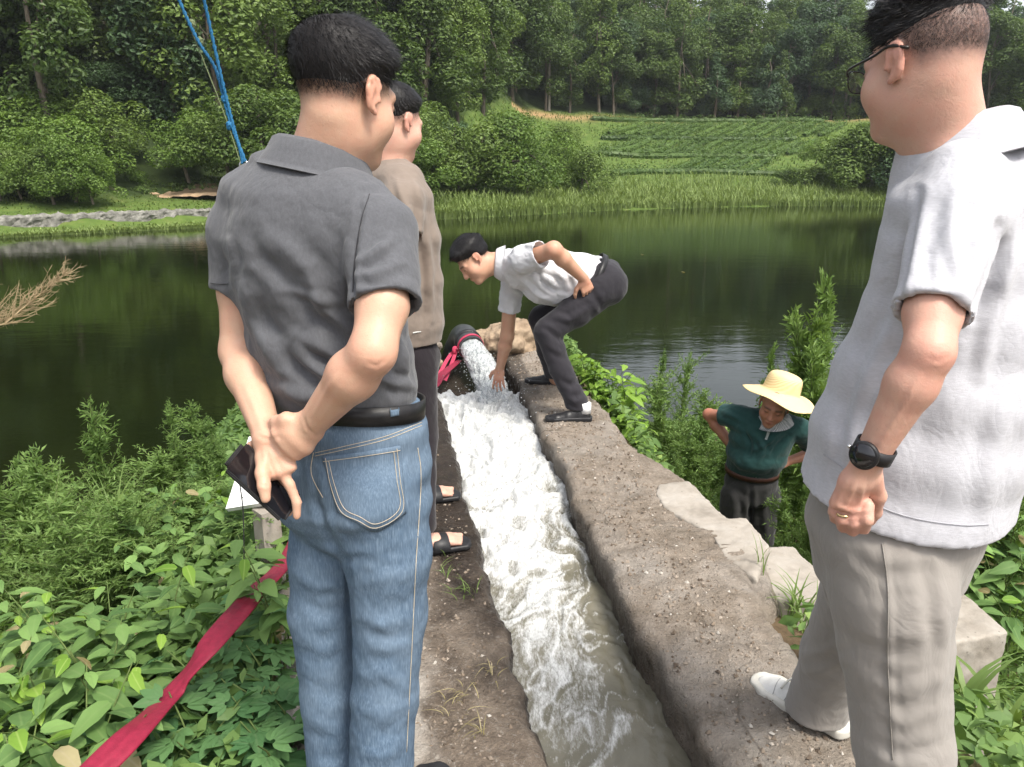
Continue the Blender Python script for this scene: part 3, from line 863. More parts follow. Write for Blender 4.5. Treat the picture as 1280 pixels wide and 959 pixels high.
def tree_text(kind, mi, side_, ri):
    col = ('dark green', 'fresh green', 'bluish green')[mi]
    zone = (('at the forest edge above the tea terraces', 'behind the terrace forest edge', 'high above the tea terraces')[min(ri, 2)] if side_ == 'R' else ('at the foot of the steep left hill', 'halfway up the steep left hill', 'high on the steep left hill')[min(ri // 2, 2)])
    what = {'broad': 'leafy broadleaf tree', 'slim': 'slender tree with bare pale trunk', 'cone': 'narrow cone shaped evergreen'}[kind]
    return '%s %s %s' % (col, what, zone), 'tree', '%s %ss %s' % (col, what, zone)
cnt = 0
for side_, rows in (('R', (43, 47, 52, 58, 65, 73, 82)), ('L', (16, 21, 27, 33, 40, 48, 57, 67))):
    for ri, d in enumerate(rows):
        X = -2.0 if side_ == 'R' else -75.0
        end = 74.0 if side_ == 'R' else -2.0
        while X < end:
            x = X + gt.normal() * 0.9; y = float(Ys(x)) + d + gt.normal() * 1.3
            X += gt.uniform(2.7, 3.8) * (0.85 if side_ == 'L' else 1.0)
            zz = zat(x, y); px, py = proj(np.array([x, y, zz])); _, pt = proj(np.array([x, y, zz + 10]))
            if px < -260 or px > 1620 or py < -30: continue
            kind = 'broad' if gt.random() < 0.88 or (side_ == 'L' and ri < 4) else 'slim'
            if side_ == 'R' and ri == 0 and 880 < px < 1010: kind = 'cone'
            mi = int(gt.choice([0, 1, 2], p=[0.45, 0.25, 0.3])) if side_ == 'R' else int(gt.choice([0, 1, 2], p=[0.45, 0.4, 0.15]))
            plant_tree(kind, x, y, gt.uniform(0.85, 1.2), mi, *tree_text(kind, mi, side_, ri), {'broad': 'broadleaf_tree', 'slim': 'slender_tree', 'cone': 'cone_tree'}[kind], gt.uniform(1.05, 1.35), zz, M_bark2 if kind == 'slim' else None, gt)
            cnt += 1
for k in range(90):                                            # undergrowth below the forest trees
    if k < 40: x = gt.uniform(-1, 62); y = float(Ys(x)) + gt.uniform(44, 66)
    else: x = gt.uniform(-50, -3); y = float(Ys(x)) + gt.uniform(11, 40)
    zz = zat(x, y); px, py = proj(np.array([x, y, zz]))
    if -60 < px < 1340 and py > -20: plant_tree('bush', x, y, gt.uniform(0.5, 0.95), int(gt.choice([0, 1, 2])), 'undergrowth shrub between the trunks of the ' + ('forest above the tea terraces' if k < 40 else 'steep left forest'), 'shrub', 'undergrowth shrubs of the ' + ('terrace forest' if k < 40 else 'steep forest'), 'shrub', 1.5, zz, None, gt)
# one very tall pale trunk above the taupe man's head
p = WY(527, 128, 62.0); plant_tree('slim', p[0], 62.0, 0.95, 1, 'single tall tree with a thin bare pale trunk behind the taupe shirt man', 'tree', None, 'slender_tree', 0.8, p[2], M_bark2, gt)
# bushes: (px centre, py base, Y, height px, width scale, material)
far_bush = [(600, 243, 50, 92, 1.25, 1), (655, 240, 51, 88, 1.15, 3), (572, 236, 52, 80, 1.0, 1), (727, 240, 54, 52, 1.2, 1), (690, 236, 56, 62, 1.0, 3), (640, 190, 64, 50, 1.2, 3), (700, 195, 66, 40, 1.2, 1),
            (1010, 238, 62, 30, 1.6, 1), (985, 232, 62, 22, 1.6, 0), (1055, 243, 60, 78, 1.2, 1), (1100, 243, 60, 92, 1.2, 1), (1140, 245, 59, 96, 1.15, 2), (1085, 205, 68, 45, 1.2, 3), (1020, 200, 66, 22, 1.4, 3)]
for k, (px, py, Y, hp, ws, mi) in enumerate(far_bush):
    p = WY(px, py, Y); s = hp / FPX * Y / 4.0
    lab = 'large rounded bush on the far bank between the taupe man and the tea terraces' if px < 760 else 'rounded green bush below the tea terraces beside the far reeds'
    plant_tree('bush', p[0], Y, s, mi, lab, 'bush', 'bushes left of the tea terraces' if px < 760 else 'bushes right of the tea terraces', 'bush', ws, p[2], None, gt)
for k in range(80):                                            # tangled shrubs covering the foot of the left hill
    row = k % 5; px = -25 + (k // 5) * 29 + 12 * (row % 2) + gt.normal() * 7 if k < 75 else gt.uniform(420, 560)
    py = [246, 226, 205, 180, 158][row] + gt.normal() * 4 - (8 if px > 300 else 0)
    Y = [44, 47, 50, 54, 58][row] - (6 if px < 130 else 0)
    p = WY(px, py, Y); s = gt.uniform(0.50, 0.95) * (0.8 if row == 0 else 1.1)
    if row <= 1 and 130 < px < 345: continue
    plant_tree('bush', p[0], Y, s, int(gt.choice([1, 3, 3])) if row < 3 else int(gt.choice([0, 1, 1, 3])), 'sprawling green shrub ' + ('next to the grassy far shore below the steep hill', 'just above the shore shrubs of the steep hill', 'in the middle tangle of the steep hill foot', 'under the lowest trees of the steep hill', 'among the trunks of the steep hill forest')[row], 'shrub', 'steep hill shrubs, rank %d' % row, 'shrub', gt.uniform(1.1, 1.5), min(p[2], zat(p[0], Y) + 2.5) if row > 2 else p[2], None, gt)
for k, (px, py, hp, mi) in enumerate(((168, 243, 32, 3), (285, 218, 75, 1), (330, 205, 95, 1), (235, 215, 70, 3), (350, 235, 60, 1))):
    Y = 44; p = WY(px, py, Y); plant_tree('bush', p[0], Y, hp / FPX * Y / 4.0, mi, 'dense shrub behind the bare brown plot on the far bank', 'shrub', 'shrubs behind the brown plot', 'shrub', 1.25, p[2], None, gt)

# ------------------------------------------------------------------ far bank: reeds, stone wall, bare plot, tea rows
M_reed = leafmat('reed_green', (0.10, 0.155, 0.040), (0.23, 0.30, 0.095), 0.35, 0.6)
def blades(P, hgt, wid, g, bend=0.35):
    n = len(P); a = g.uniform(0, 6.28, n); d = np.stack([np.cos(a), np.sin(a), np.zeros(n)], 1)
    h = (hgt * g.uniform(0.6, 1.2, n))[:, None]; w = wid * g.uniform(0.7, 1.3, n)[:, None]
    s = np.stack([-np.sin(a), np.cos(a), np.zeros(n)], 1); up = np.array([0, 0, 1.0])
    m = P + up * h * 0.6 + d * h * bend * 0.25; t = P + up * h * 0.95 + d * h * bend
    V = np.stack([P - s * w, P + s * w, m - s * w * 0.7, m + s * w * 0.7, t], 1).reshape(-1, 3); i = np.arange(n)[:, None] * 5
    return V, np.concatenate([i + [[0, 1, 3]], i + [[0, 3, 2]], i + [[2, 3, 4]]])
n = 26000
bx = gt.uniform(-30, 45, n); bd = gt.uniform(-0.3, 1, n) ** 1.0
wd = np.where(bx > -6, np.where(bx > 2, 11.0, 5.0), 1.5)
by = Ys(bx) + np.abs(bd) * wd * gt.random(n) ** 0.7
P = np.stack([bx, by, np.maximum(ground_z(bx, by), LAKE) - 0.05], 1)
V, F = blades(P, np.where(bx > -7, 0.75, 0.26), 0.035, gt, 0.5)
tag(put('far_reeds', mesh(V, F, 'reeds', False), M_reed), 'pale green reeds and grass along the far shore', 'reeds', kind='stuff')
n = 16000
bx = gt.uniform(-45, 45, n); by = Ys(bx) + gt.uniform(3, 42, n) * np.where(bx < -6, 0.3, 1)
P = np.stack([bx, by, ground_z(bx, by) - 0.03], 1)
V, F = blades(P, np.where(bx > -7, 0.35, 0.12), 0.04, gt, 0.6)
tag(put('far_grass', mesh(V, F, 'grass', False), leafmat('far_grass', (0.055, 0.10, 0.02), (0.16, 0.20, 0.05), 0.3)), 'rough meadow grass on the far bank slope', 'grass', kind='stuff')
# stone wall
wx_ = np.array([-34.0, -27, -22, -19, -16, -13, -10, -8]); wp = np.stack([wx_, Ys(wx_) + 2.1, wx_ * 0 - 1.15], 1)
sp = spline(wp, 220)
sec = resample([(0.0, -0.6), (0.05, 0.36), (0.10, 0.42), (0.50, 0.44), (0.60, 0.1)], 18)
T = np.gradient(sp, axis=0); T[:, 2] = 0; T /= np.linalg.norm(T, axis=1)[:, None]; Nn = np.stack([-T[:, 1], T[:, 0], 0 * T[:, 0]], 1)
G = sp[:, None, :] + Nn[:, None, :] * sec[None, :, 0, None] + np.array([0, 0, 1.0]) * sec[None, :, 1, None]
P = G.reshape(-1, 3); F = gridmesh(220, 18); N = normals(P, F)
P = P + N * (0.10 * fbm(P * 2.6, 4, 0.65))[:, None]
tag(put('stone_wall', mesh(P, F, 'stone_wall', False), surf('lichen_stone', [(0.3, (0.07, 0.068, 0.06)), (0.5, (0.17, 0.165, 0.145)), (0.75, (0.29, 0.28, 0.25))], 3.5, 0.95, 0.9, 14, 0.06)), 'low grey rubble wall along the grassy far shore', 'wall')
# bare plot
c4 = [WY(150, 254, 42), WY(290, 249, 43), WY(310, 232, 46), WY(175, 237, 46)]
nu, nv = 60, 16; G = np.zeros((nu, nv, 3))
for i in range(nu):
    for j in range(nv):
        u, v = i / (nu - 1), j / (nv - 1); G[i, j] = (1 - v) * ((1 - u) * c4[0] + u * c4[1]) + v * ((1 - u) * c4[3] + u * c4[2])
P = G.reshape(-1, 3); P[:, 2] += 0.12 * fbm(P * 1.2, 3) + 0.22
tag(put('bare_plot', mesh(P, gridmesh(nu, nv)), surf('dry_tilled_soil', [(0.3, (0.26, 0.17, 0.10)), (0.7, (0.42, 0.31, 0.20))], 3, 0.95, 0.6, 9, 0.05)), kind='structure')
pv = []
for i in range(26):
    for j in range(3): pv.append(G[int(2 + i * 2.2), 3 + j * 5] + [gt.normal() * 0.08, 0, 0.22])
for q in pv:
    V, F = leaf_cloud([q + np.array([0, 0, 0.08])], [0.12], 14, 0.14, gt); 
    o = put('seedling', mesh(V - q, F, 'seedling', False), M_crown[0]); o.location = tuple(q); tag(o, 'small dark seedling planted in the bare brown plot', 'seedling', 'seedlings in the brown plot')
# tea rows
M_tea = leafmat('tea_leaf', (0.040, 0.085, 0.018), (0.115, 0.185, 0.042), 0.28)
def hedge(L, k, label, group):
    g2 = np.random.default_rng(300 + k)
    Vt, Ft = tube(L + np.array([0, 0, 0.05]), 0.26, 7)
    cs = L + np.array([0, 0, 0.16]) + g2.normal(size=L.shape) * 0.10
    V, F = leaf_cloud(cs, np.full(len(cs), 0.66) * g2.uniform(0.65, 1.2, len(cs)), len(cs) * 60, 0.20, g2, 0.8, 0.8)
    V, F = join([(V, F), (Vt, Ft[Ft[:, 0] != Ft[:, 3]])]); o0 = L[0].copy()
    o = put('tea_hedge', mesh(V - o0, F, 'tea_hedge', False), M_tea); o.location = tuple(o0); tag(o, label, 'hedge', group)
kk = 0
for d0, d1, xa, xb, stp, wh in ((13.5, 18.5, 14, 21, 1.5, 'lower'), (21.5, 27.5, 8, 27, 1.55, 'middle'), (30, 36.5, 10, 33, 1.6, 'upper')):
    for x0 in np.arange(xa, xb, stp):
        t = np.arange(0, 1.001, 0.45 / (d1 - d0)); xs_ = x0 + t * (d1 - d0) * 0.75 + 0.2 * noise(np.stack([t * 3, t * 0 + x0, t * 0], 1)); ys_ = Ys(xs_) + d0 + t * (d1 - d0) + gt.normal() * 0.3
        hedge(np.stack([xs_, ys_, ground_z(xs_, ys_) + 0.12], 1), kk, 'tea hedge running up the %s terrace of the far slope' % wh, 'tea hedges of the %s terrace' % wh); kk += 1
for d, xa, xb, wh in ((12.4, 8, 24, 'along the foot of the lowest tea terrace'), (20.3, 6, 25, 'along the edge of the middle tea terrace'), (28.6, 9, 30, 'along the edge of the upper tea terrace'), (38, 9, 36, 'along the top of the tea field below the bare soil')):
    xs_ = np.arange(xa, xb, 0.45); ys_ = Ys(xs_) + d + 1.3 * noise(np.stack([xs_ * 0.15, xs_ * 0 + d, xs_ * 0], 1))
    hedge(np.stack([xs_, ys_, ground_z(xs_, ys_) + 0.15], 1), kk, 'long tea hedge ' + wh, None); kk += 1

# ------------------------------------------------------------------ near plants with leaves that can be picked apart
def leaf_mesh(L, W, name, ser=0.0, droop=0.25, fold=0.18, nl=7):
    """one ovate pointed leaf lying along +Y, its stalk at the origin"""
    rows = []
    for i in range(nl):
        t = i / (nl - 1); w = W * (math.sin(np.pi * min(1, t * 0.94 + 0.05)) ** 0.75) * (1 - 0.35 * t) + 0.0005
        w *= 1 + ser * (1 if i % 2 else -1)
        z = -droop * L * t * t
        rows.append([(-w, t * L, z + fold * w), (-w * 0.5, t * L + 0.01 * L, z + fold * w * 0.35), (0, t * L + 0.02 * L, z), (w * 0.5, t * L + 0.01 * L, z + fold * w * 0.35), (w, t * L, z + fold * w)])
    return mesh(np.array(rows).reshape(-1, 3), gridmesh(nl, 5)[:, ::-1], name)
def veinleaf(name, dark, light, vein):
    b = MB(name); c = b.obj(); oi = b.n('ObjectInfo').outputs['Random']
    sx = b.n('SeparateXYZ'); b.set(sx, 0, c)
    rib = b.ramp(b.math('ABSOLUTE', sx.outputs[0]), [(0.0015, 1.0), (0.0035, 0.0)])
    w = b.n('TexWave'); b.set(w, 'Vector', b.map(c, (1, 1, 1))); b.set(w, 'Scale', 22.0); b.set(w, 'Distortion', 2.0)
    w.bands_direction = 'DIAGONAL'
    n1 = b.noise(c, 40, 3, 0.6)
    col = b.ramp(b.math('ADD', b.math('MULTIPLY', oi, 0.75), b.math('MULTIPLY', n1, 0.25)), [(0.1, dark), (0.75, light), (1.0, tuple(min(1, x * 1.35) for x in light))])
    col = b.mix(b.math('MULTIPLY', rib, 0.6), col, vein)
    p = b.n('BsdfPrincipled'); b.set(p, 'Base Color', col); b.set(p, 'Roughness', 0.62); b.set(p, 'Specular IOR Level', 0.25); b.set(p, 'Normal', b.bump(w.outputs['Fac'], 0.25, 0.002))
    t = b.n('BsdfTranslucent'); b.set(t, 'Color', b.mix(1.0, col, (1.0, 1.0, 0.5), 'MULTIPLY'))
    mx = b.n('MixShader'); b.set(mx, 0, 0.32); b.nt.links.new(p.outputs[0], mx.inputs[1]); b.nt.links.new(t.outputs[0], mx.inputs[2]); b.nt.links.new(mx.outputs[0], b.out.inputs[0])
    return b.m
M_lf = veinleaf('vine_leaf', (0.072, 0.145, 0.044), (0.165, 0.275, 0.080), (0.17, 0.26, 0.09))
M_lfd = veinleaf('creeper_leaf', (0.052, 0.135, 0.048), (0.110, 0.215, 0.078), (0.12, 0.20, 0.09))
M_lfy = veinleaf('young_leaf', (0.115, 0.225, 0.028), (0.205, 0.335, 0.050), (0.32, 0.42, 0.12))
M_lfdry = veinleaf('withered_leaf', (0.20, 0.17, 0.07), (0.36, 0.31, 0.17), (0.40, 0.34, 0.22))
M_stem = surf('green_stem', [(0.3, (0.06, 0.10, 0.025)), (0.7, (0.13, 0.17, 0.05))], 30, 0.7, 0.2, 90, 0.002)
LEAF = {}
for nm, mt in (('v', M_lf), ('y', M_lfy), ('d', M_lfdry)):
    for k, (L, W) in enumerate(((0.095, 0.030), (0.080, 0.028), (0.110, 0.031))):
        m = leaf_mesh(L, W, 'leaf', 0.05, 0.28 + 0.1 * k); m.materials.append(mt); LEAF[nm, k] = m
def palmate(L, W):
    parts = []
    for a, s in ((-1.25, 0.72), (-0.62, 0.92), (0, 1.0), (0.62, 0.92), (1.25, 0.72)):
        m = leaf_mesh(L * s, W * s, 'tmp', 0.0, 0.2, 0.12); V = np.array([v.co[:] for v in m.vertices]); F = gridmesh(7, 5)[:, ::-1]
        ca, sa = math.cos(a), math.sin(a); V = V + [0, 0.006, 0]; V = np.stack([V[:, 0] * ca - V[:, 1] * sa, V[:, 0] * sa + V[:, 1] * ca, V[:, 2]], 1); parts.append((V, F)); bpy.data.meshes.remove(m)
    m = mesh(*join(parts), 'leaf'); m.materials.append(M_lfd); return m
LEAF['p', 0] = palmate(0.062, 0.017); LEAF['p', 1] = palmate(0.050, 0.015); LEAF['p', 2] = palmate(0.070, 0.019)
def orient(o, p, d, n):
    d = nrm(d); n = np.asarray(n, float); n = nrm(n - d * (n @ d)); x = np.cross(d, n)
    o.rotation_mode = 'QUATERNION'; o.rotation_quaternion = Matrix((x, d, n)).transposed().to_quaternion(); o.location = tuple(p)
def leafy(base, h, spread, nst, nlf, typ, label, group, name, g, scale=1.0, lean=(0, 0), young=0.05, dry=0.03, cat='plant'):
    base = np.asarray(base, float)
    e = empty(name, base, label, cat, group)
    for s in range(nst):
        a = g.uniform(0, 6.28); rr = spread * g.uniform(0.25, 1.0)
        tip = np.array([math.cos(a) * rr + lean[0], math.sin(a) * rr + lean[1], h * g.uniform(0.75, 1.15)])
        sp = spline([np.zeros(3), tip * np.array([0.35, 0.35, 0.6]), tip], 10)
        V, F = tube(sp, np.linspace(0.0042, 0.0016, 10) * scale, 5, False); put('stem', mesh(V, F), M_stem, e)
        for i in range(nlf):
            t = 0.22 + 0.78 * (i + 0.5) / nlf; q = t * 9; k = min(int(q), 8); p = sp[k] + (sp[k + 1] - sp[k]) * (q - k)
            b_ = i * 2.4 + g.normal() * 0.3; out = np.array([math.cos(b_), math.sin(b_), g.uniform(-0.05, 0.35)])
            kind = typ
            if typ == 'v':
                u = g.random(); kind = 'y' if (t > 0.88 and u < 0.28) or u < young else ('d' if u > 1 - dry else 'v')
            m = LEAF[kind, int(g.integers(3))]
            o = bpy.data.objects.new('leaf', m); COL.objects.link(o); o.parent = e
            sc = scale * g.uniform(0.7, 1.2) * (0.75 if t > 0.93 else 1.0)
            pet = 0.022 * scale
            orient(o, p + out * pet, out + np.array([0, 0, -0.12]), np.array([0, 0, 1.0]) + g.normal(size=3) * 0.28)
            o.scale = (sc, sc, sc)
    return e
gl = np.random.default_rng(55)
# left foreground thicket: positions from where the leaves show in the photograph
def thicket_zone(px, py):
    t = (py - 690) / (960 - 690); hx = 365 - 250 * t
    return 'between the feathery weeds and the crimson hose' if py < 728 else ('overhanging the crimson hose' if abs(px - hx) < 75 else 'in the dense thicket away from the crimson hose')
vine_px = [(30, 760), (95, 745), (160, 735), (225, 715), (20, 840), (85, 830), (150, 820), (215, 800), (20, 930), (80, 915), (140, 900), (120, 985), (40, 1010), (-30, 880), (-30, 800), (355, 805), (-20, 720), (60, 700), (130, 690), (190, 675), (300, 655), (245, 668)]
for k, (px, py) in enumerate(vine_px):
    p = GZ(px, py + 45, -0.10); 
    for _ in range(3): p = GZ(px, py + 45, zat(p[0], p[1]))
    leafy(p + np.array([0, 0, 0.0]), 0.30 + 0.12 * gl.random(), 0.22, 5, 11, 'v', 'broad leaved green plant ' + thicket_zone(px, py), 'broad leaved plants ' + thicket_zone(px, py), 'broadleaf_plant', gl, 0.88 if py > 740 else 0.75, dry=0.025)
cre_px = [(270, 860), (315, 880), (340, 840), (300, 925), (345, 935), (250, 940), (215, 915), (365, 890), (320, 795)]
for k, (px, py) in enumerate(cre_px):
    p = GZ(px, py + 30, 0.0)
    leafy(p + np.array([0, 0, -0.04]), 0.17 + 0.06 * gl.random(), 0.15, 4, 5, 'p', 'creeper with leaves of five rounded leaflets beside the jeans man', 'five leaflet creepers by the jeans man', 'creeper_plant', gl, 1.0)
M_hedge = leafmat('undergrowth', (0.052, 0.112, 0.030), (0.150, 0.245, 0.068), 0.34, 0.55, (0.22, 0.32, 0.08))
def cover(name, sampler, n, size, hgt, label, g, mat=M_hedge):
    P = np.array([sampler() for _ in range(n)]); P[:, 2] += hgt * g.random(n) ** 0.8
    N = np.array([0, 0, 1.0]) + g.normal(size=(n, 3)) * 0.55; N /= np.linalg.norm(N, axis=1)[:, None]
    T = np.cross(N, g.normal(size=(n, 3))); T /= np.linalg.norm(T, axis=1)[:, None]; B = np.cross(N, T); s = size * g.uniform(0.5, 1.3, n)[:, None]
    V = np.stack([P - T * s * 0.5, P - T * s * 0.12 + B * s * 0.24, P + T * s * 0.2 + B * s * 0.18, P + T * s * 0.55 - N * s * 0.12, P + T * s * 0.2 - B * s * 0.18, P - T * s * 0.12 - B * s * 0.24], 1).reshape(-1, 3)
    return tag(put(name, mesh(V, np.arange(6 * n).reshape(-1, 6), name, False), mat), label, 'undergrowth', kind='stuff')
def s_left():
    while True:
        y = gl.uniform(0.6, 6.4); x = gl.uniform(-6.5, Xl(y) - 0.74)
        if x > -1.1 - 0.85 * y - 0.4: 
            z = zat(x, y)
            if z > LAKE - 0.05: return np.array([x, y, z])
cover('left_undergrowth', s_left, 30000, 0.075, 0.20, 'mixed low leaves filling the left bank thicket', gl)
def s_right():
    while True:
        y = gl.uniform(1.6, 8.6); x = gl.uniform(Xo(y) + 0.06, 6.0)
        if x < 0.9 + 0.78 * y and not (2.2 < y < 3.75 and x < Xo(y) + 0.30 + 0.75 * max(0, (3.1 - y) / 0.5)) and not (y < 3.2 and y > 2.2 and x < 2.0):
            z = zat(x, y)
            if z > LAKE - 0.05: return np.array([x, y, z])
cover('right_undergrowth', s_right, 34000, 0.070, 0.22, 'mixed low leaves covering the slope below the right channel wall', gl)

# feathery weeds: tall stems packed with narrow leaves
M_weed = leafmat('feathery_weed', (0.095, 0.175, 0.042), (0.215, 0.325, 0.095), 0.42, 0.6)
def weed_mesh(seed, H=1.0, top=0.05, mid=0.13, L=0.055, nb=26, per=46):
    """a stem with rising side shoots, each set with narrow leaves; unit height"""
    g = np.random.default_rng(seed)
    stf = lambda t: np.array([0.04 * math.sin(t * 3 + seed), 0.04 * math.cos(t * 2.5 + seed), t * H])
    P, D, S_ = [], [], []
    shoots = [(stf(0.40), stf(1.0) - stf(0.40), 1.0, 420)]
    for i in range(nb):
        t = 0.12 + 0.80 * g.random(); a = g.uniform(0, 6.28); r = np.interp(t, [0, 0.3, 0.7, 1.0], [mid * 1.1, mid * 1.25, mid * 0.8, top]) * g.uniform(0.55, 1.35)
        shoots.append((stf(t), np.array([math.cos(a) * r, math.sin(a) * r, r * g.uniform(0.5, 1.5)]), 0.85, per))
    for p, v, sc, n in shoots:
        for j in range(n):
            u = g.random(); P.append(p + v * u + g.normal(size=3) * 0.008); d = nrm(v) * 0.7 + g.normal(size=3) * 0.75 + np.array([0, 0, 0.35]); D.append(nrm(d)); S_.append(sc * (1.15 - 0.65 * u))
    P, D, S_ = np.array(P), np.array(D), np.array(S_); n = len(P)
    W = np.cross(D, g.normal(size=(n, 3))); W /= np.linalg.norm(W, axis=1)[:, None]
    l = (L * g.uniform(0.45, 1.2, n) * S_)[:, None]
    V = np.stack([P, P + D * l * 0.45 + W * l * 0.10, P + D * l + np.array([0, 0, -1.0]) * l * 0.15, P + D * l * 0.45 - W * l * 0.10], 1).reshape(-1, 3)
    st = np.array([stf(t) for t in np.linspace(-0.1, 0.98, 10)])
    fm = mesh(V, np.arange(4 * n).reshape(-1, 4), 'foliage', False); fm.materials.append(M_weed)
    parts = [tube(st, np.linspace(0.006, 0.002, 10), 5, False)] + [tube(np.array([p, p + v * 0.55 + [0, 0, 0.01], p + v]), [0.0022, 0.0016, 0.0008], 4, False) for p, v, _, _ in shoots[1:]]
    sm = mesh(*join(parts), 'stem'); sm.materials.append(M_stem)
    return fm, sm
M_weed2 = leafmat('narrow_leaf_weed', (0.085, 0.160, 0.032), (0.200, 0.300, 0.080), 0.4, 0.55)
WEED = [weed_mesh(1, 1.0, 0.035, 0.085, 0.05, 60, 40), weed_mesh(2, 1.0, 0.03, 0.07, 0.045, 60, 36), weed_mesh(3, 1.0, 0.10, 0.20, 0.055, 34, 60), weed_mesh(4, 1.0, 0.07, 0.15, 0.07)]
def weed(px, py, Y, label, group, w=1.0, k=None, hmin=0.35, g=gl, lean=0.10):
    t = WY(px, py, Y); z0 = zat(t[0], Y); h = max(hmin, t[2] - z0)
    e = empty('feathery_weed', (t[0], Y, t[2] - h), label, 'weed', group); fm, sm = WEED[int(g.integers(4)) if k is None else k]
    e.rotation_euler = (g.normal() * lean, g.normal() * lean, g.uniform(0, 6.28)); e.scale = (w, w, h) if h < 1.0 else (w, w, h)
    o = bpy.data.objects.new('foliage', fm); COL.objects.link(o); o.parent = e; o['kind'] = 'stuff'
    o = bpy.data.objects.new('stem', sm); COL.objects.link(o); o.parent = e
LW_ = ('tall feathery green weed standing against the dark water on the left bank', 'tall feathery weeds on the left bank')
for px, py, Y, w, k in ((101, 495, 3.6, 0.85, 0), (215, 497, 3.75, 0.55, 1), (246, 499, 3.6, 0.75, 0), (266, 514, 3.6, 0.50, 1), (24, 562, 3.3, 0.9, 3), (62, 582, 3.2, 0.9, 0), (8, 600, 3.0, 1.0, 3), (180, 578, 3.5, 0.9, 3), (206, 560, 3.6, 0.8, 2)):
    weed(px, py, Y, *LW_, w * 1.55, k, lean=0.02)
for k in range(30):
    weed(gl.uniform(-30, 350), gl.uniform(600, 665), gl.uniform(2.6, 3.6), 'bushy feathery weed filling the left bank in front of the tall ones', 'bushy feathery weeds on the left bank', gl.uniform(1.0, 1.5), 2)
wm = []
for sd, (tp, md, LL) in enumerate(((0.07, 0.12, 0.10), (0.06, 0.10, 0.085))):
    fm, sm = weed_mesh(20 + sd, 1.0, tp, md, LL); fm.materials.clear(); fm.materials.append(M_weed2); WEED.append((fm, sm))
RW_ = ('tall narrow leaved weed on the lake shore behind the straw hat man', 'tall weeds behind the straw hat man')
for px, py, Y, w, k in ((1002, 362, 5.6, 1.2, 4), (1038, 350, 5.4, 1.1, 5), (1020, 385, 5.3, 1.3, 4), (985, 400, 5.5, 1.3, 2), (1060, 400, 5.0, 1.2, 5), (950, 428, 6.2, 0.6, 5), (1040, 430, 4.9, 1.3, 4), (1010, 450, 5.2, 1.2, 5)):
    weed(px, py, Y, *RW_, w, k)
RL_ = ('bushy green weed between the pale leafy bush and the straw hat man', 'bushy weeds left of the straw hat man')
for px, py, Y, w, k in ((825, 430, 6.6, 0.9, 1), (848, 442, 6.3, 1.1, 2), (866, 470, 6.1, 1.1, 2), (835, 470, 6.0, 1.6, 2), (862, 490, 5.7, 1.5, 3), (885, 515, 5.6, 1.4, 2), (842, 505, 5.6, 1.5, 2), (862, 545, 5.4, 1.1, 3), (850, 575, 5.0, 0.8, 1), (890, 575, 5.3, 0.9, 2), (1000, 545, 5.2, 1.1, 3), (985, 520, 5.5, 1.0, 2)):
    weed(px, py, Y, *RL_, w, k)
for k in range(22):
    weed(gl.uniform(1018, 1090), gl.uniform(600, 690), gl.uniform(3.3, 3.9), 'leafy green weed on the slope between the straw hat man and the steps', 'weeds beside the concrete steps', gl.uniform(0.7, 1.0), int(gl.choice([2, 3])), 0.4)
for k in range(16):
    weed(gl.uniform(1200, 1330), gl.uniform(330, 640), gl.uniform(3.0, 4.6), 'leafy green weed growing behind the pale concrete block', 'weeds behind the pale concrete block', gl.uniform(1.2, 1.6), int(gl.choice([2, 3])), 0.5)
# pale bright leafy bush on the outer side of the wall by the bending man
for k, (px, py, Y, h) in enumerate(((740, 455, 4.95, 0.35), (765, 462, 4.9, 0.32), (785, 480, 4.75, 0.30), (755, 490, 4.75, 0.28), (778, 510, 4.6, 0.28), (798, 525, 4.45, 0.25), (728, 445, 5.1, 0.25))):
    t = WY(px, py, Y); leafy(t - np.array([0, 0, h]), h, 0.15, 5, 8, 'y', 'bright yellow green leafy bush spilling beside the black shoes of the bending man', 'bright leafy bushes by the bending man', 'bright_leaf_bush', gl, 1.0, (0.03, -0.02), 1.0)
# leafy vines right of the trousers, and on the edge of the picture
for k, (px, py, Y) in enumerate(((1225, 690, 2.95), (1255, 700, 2.9), (1275, 735, 2.8), (1240, 650, 3.2), (1270, 640, 3.1), (1225, 615, 3.4), (1262, 580, 3.4), (1290, 680, 2.9), (1215, 730, 3.0), (1250, 745, 2.8))):
    t = WY(px, py, Y); leafy(t - np.array([0, 0, 0.3]), 0.32, 0.17, 4, 7, 'v', 'broad leaved vine growing past the pale concrete block', 'vines by the pale concrete block', 'vine_plant', gl, 0.95)

# grasses
M_grass = leafmat('grass_blade', (0.07, 0.13, 0.03), (0.18, 0.26, 0.07), 0.35, 0.5)
def tuft(p, n, h, w, bend, label, g, group=None, name='grass_tuft', mat=None):
    P = np.zeros((n, 3)); P[:, :2] = g.normal(size=(n, 2)) * 0.02
    a = g.uniform(0, 6.28, n); V, F = [], []
    for i in range(n):
        d = np.array([math.cos(a[i]), math.sin(a[i]), 0]); s = np.array([-d[1], d[0], 0]); hh = h * g.uniform(0.5, 1.1); b_ = bend * g.uniform(0.4, 1.3)
        G = np.array([[P[i] + d * hh * b_ * t ** 2 + np.array([0, 0, hh * (t - 0.45 * b_ * t ** 3)]) + s * w * sg * (1 - t ** 2.0) * (0.6 + 0.8 * t if t < 0.5 else 1) for sg in (-1, 1)] for t in np.linspace(0, 1, 7)])
        V.append(G.reshape(-1, 3)); F.append(gridmesh(7, 2))
    e = empty(name, p, label, 'grass', group)
    for v, f_ in zip(V, F): put('blade', mesh(v, f_, 'blade'), mat or M_grass, e)
    return e
tuft(GZ(1010, 800, -0.20), 26, 0.26, 0.006, 0.7, 'green grass tuft at the foot of the rough concrete step', gl)
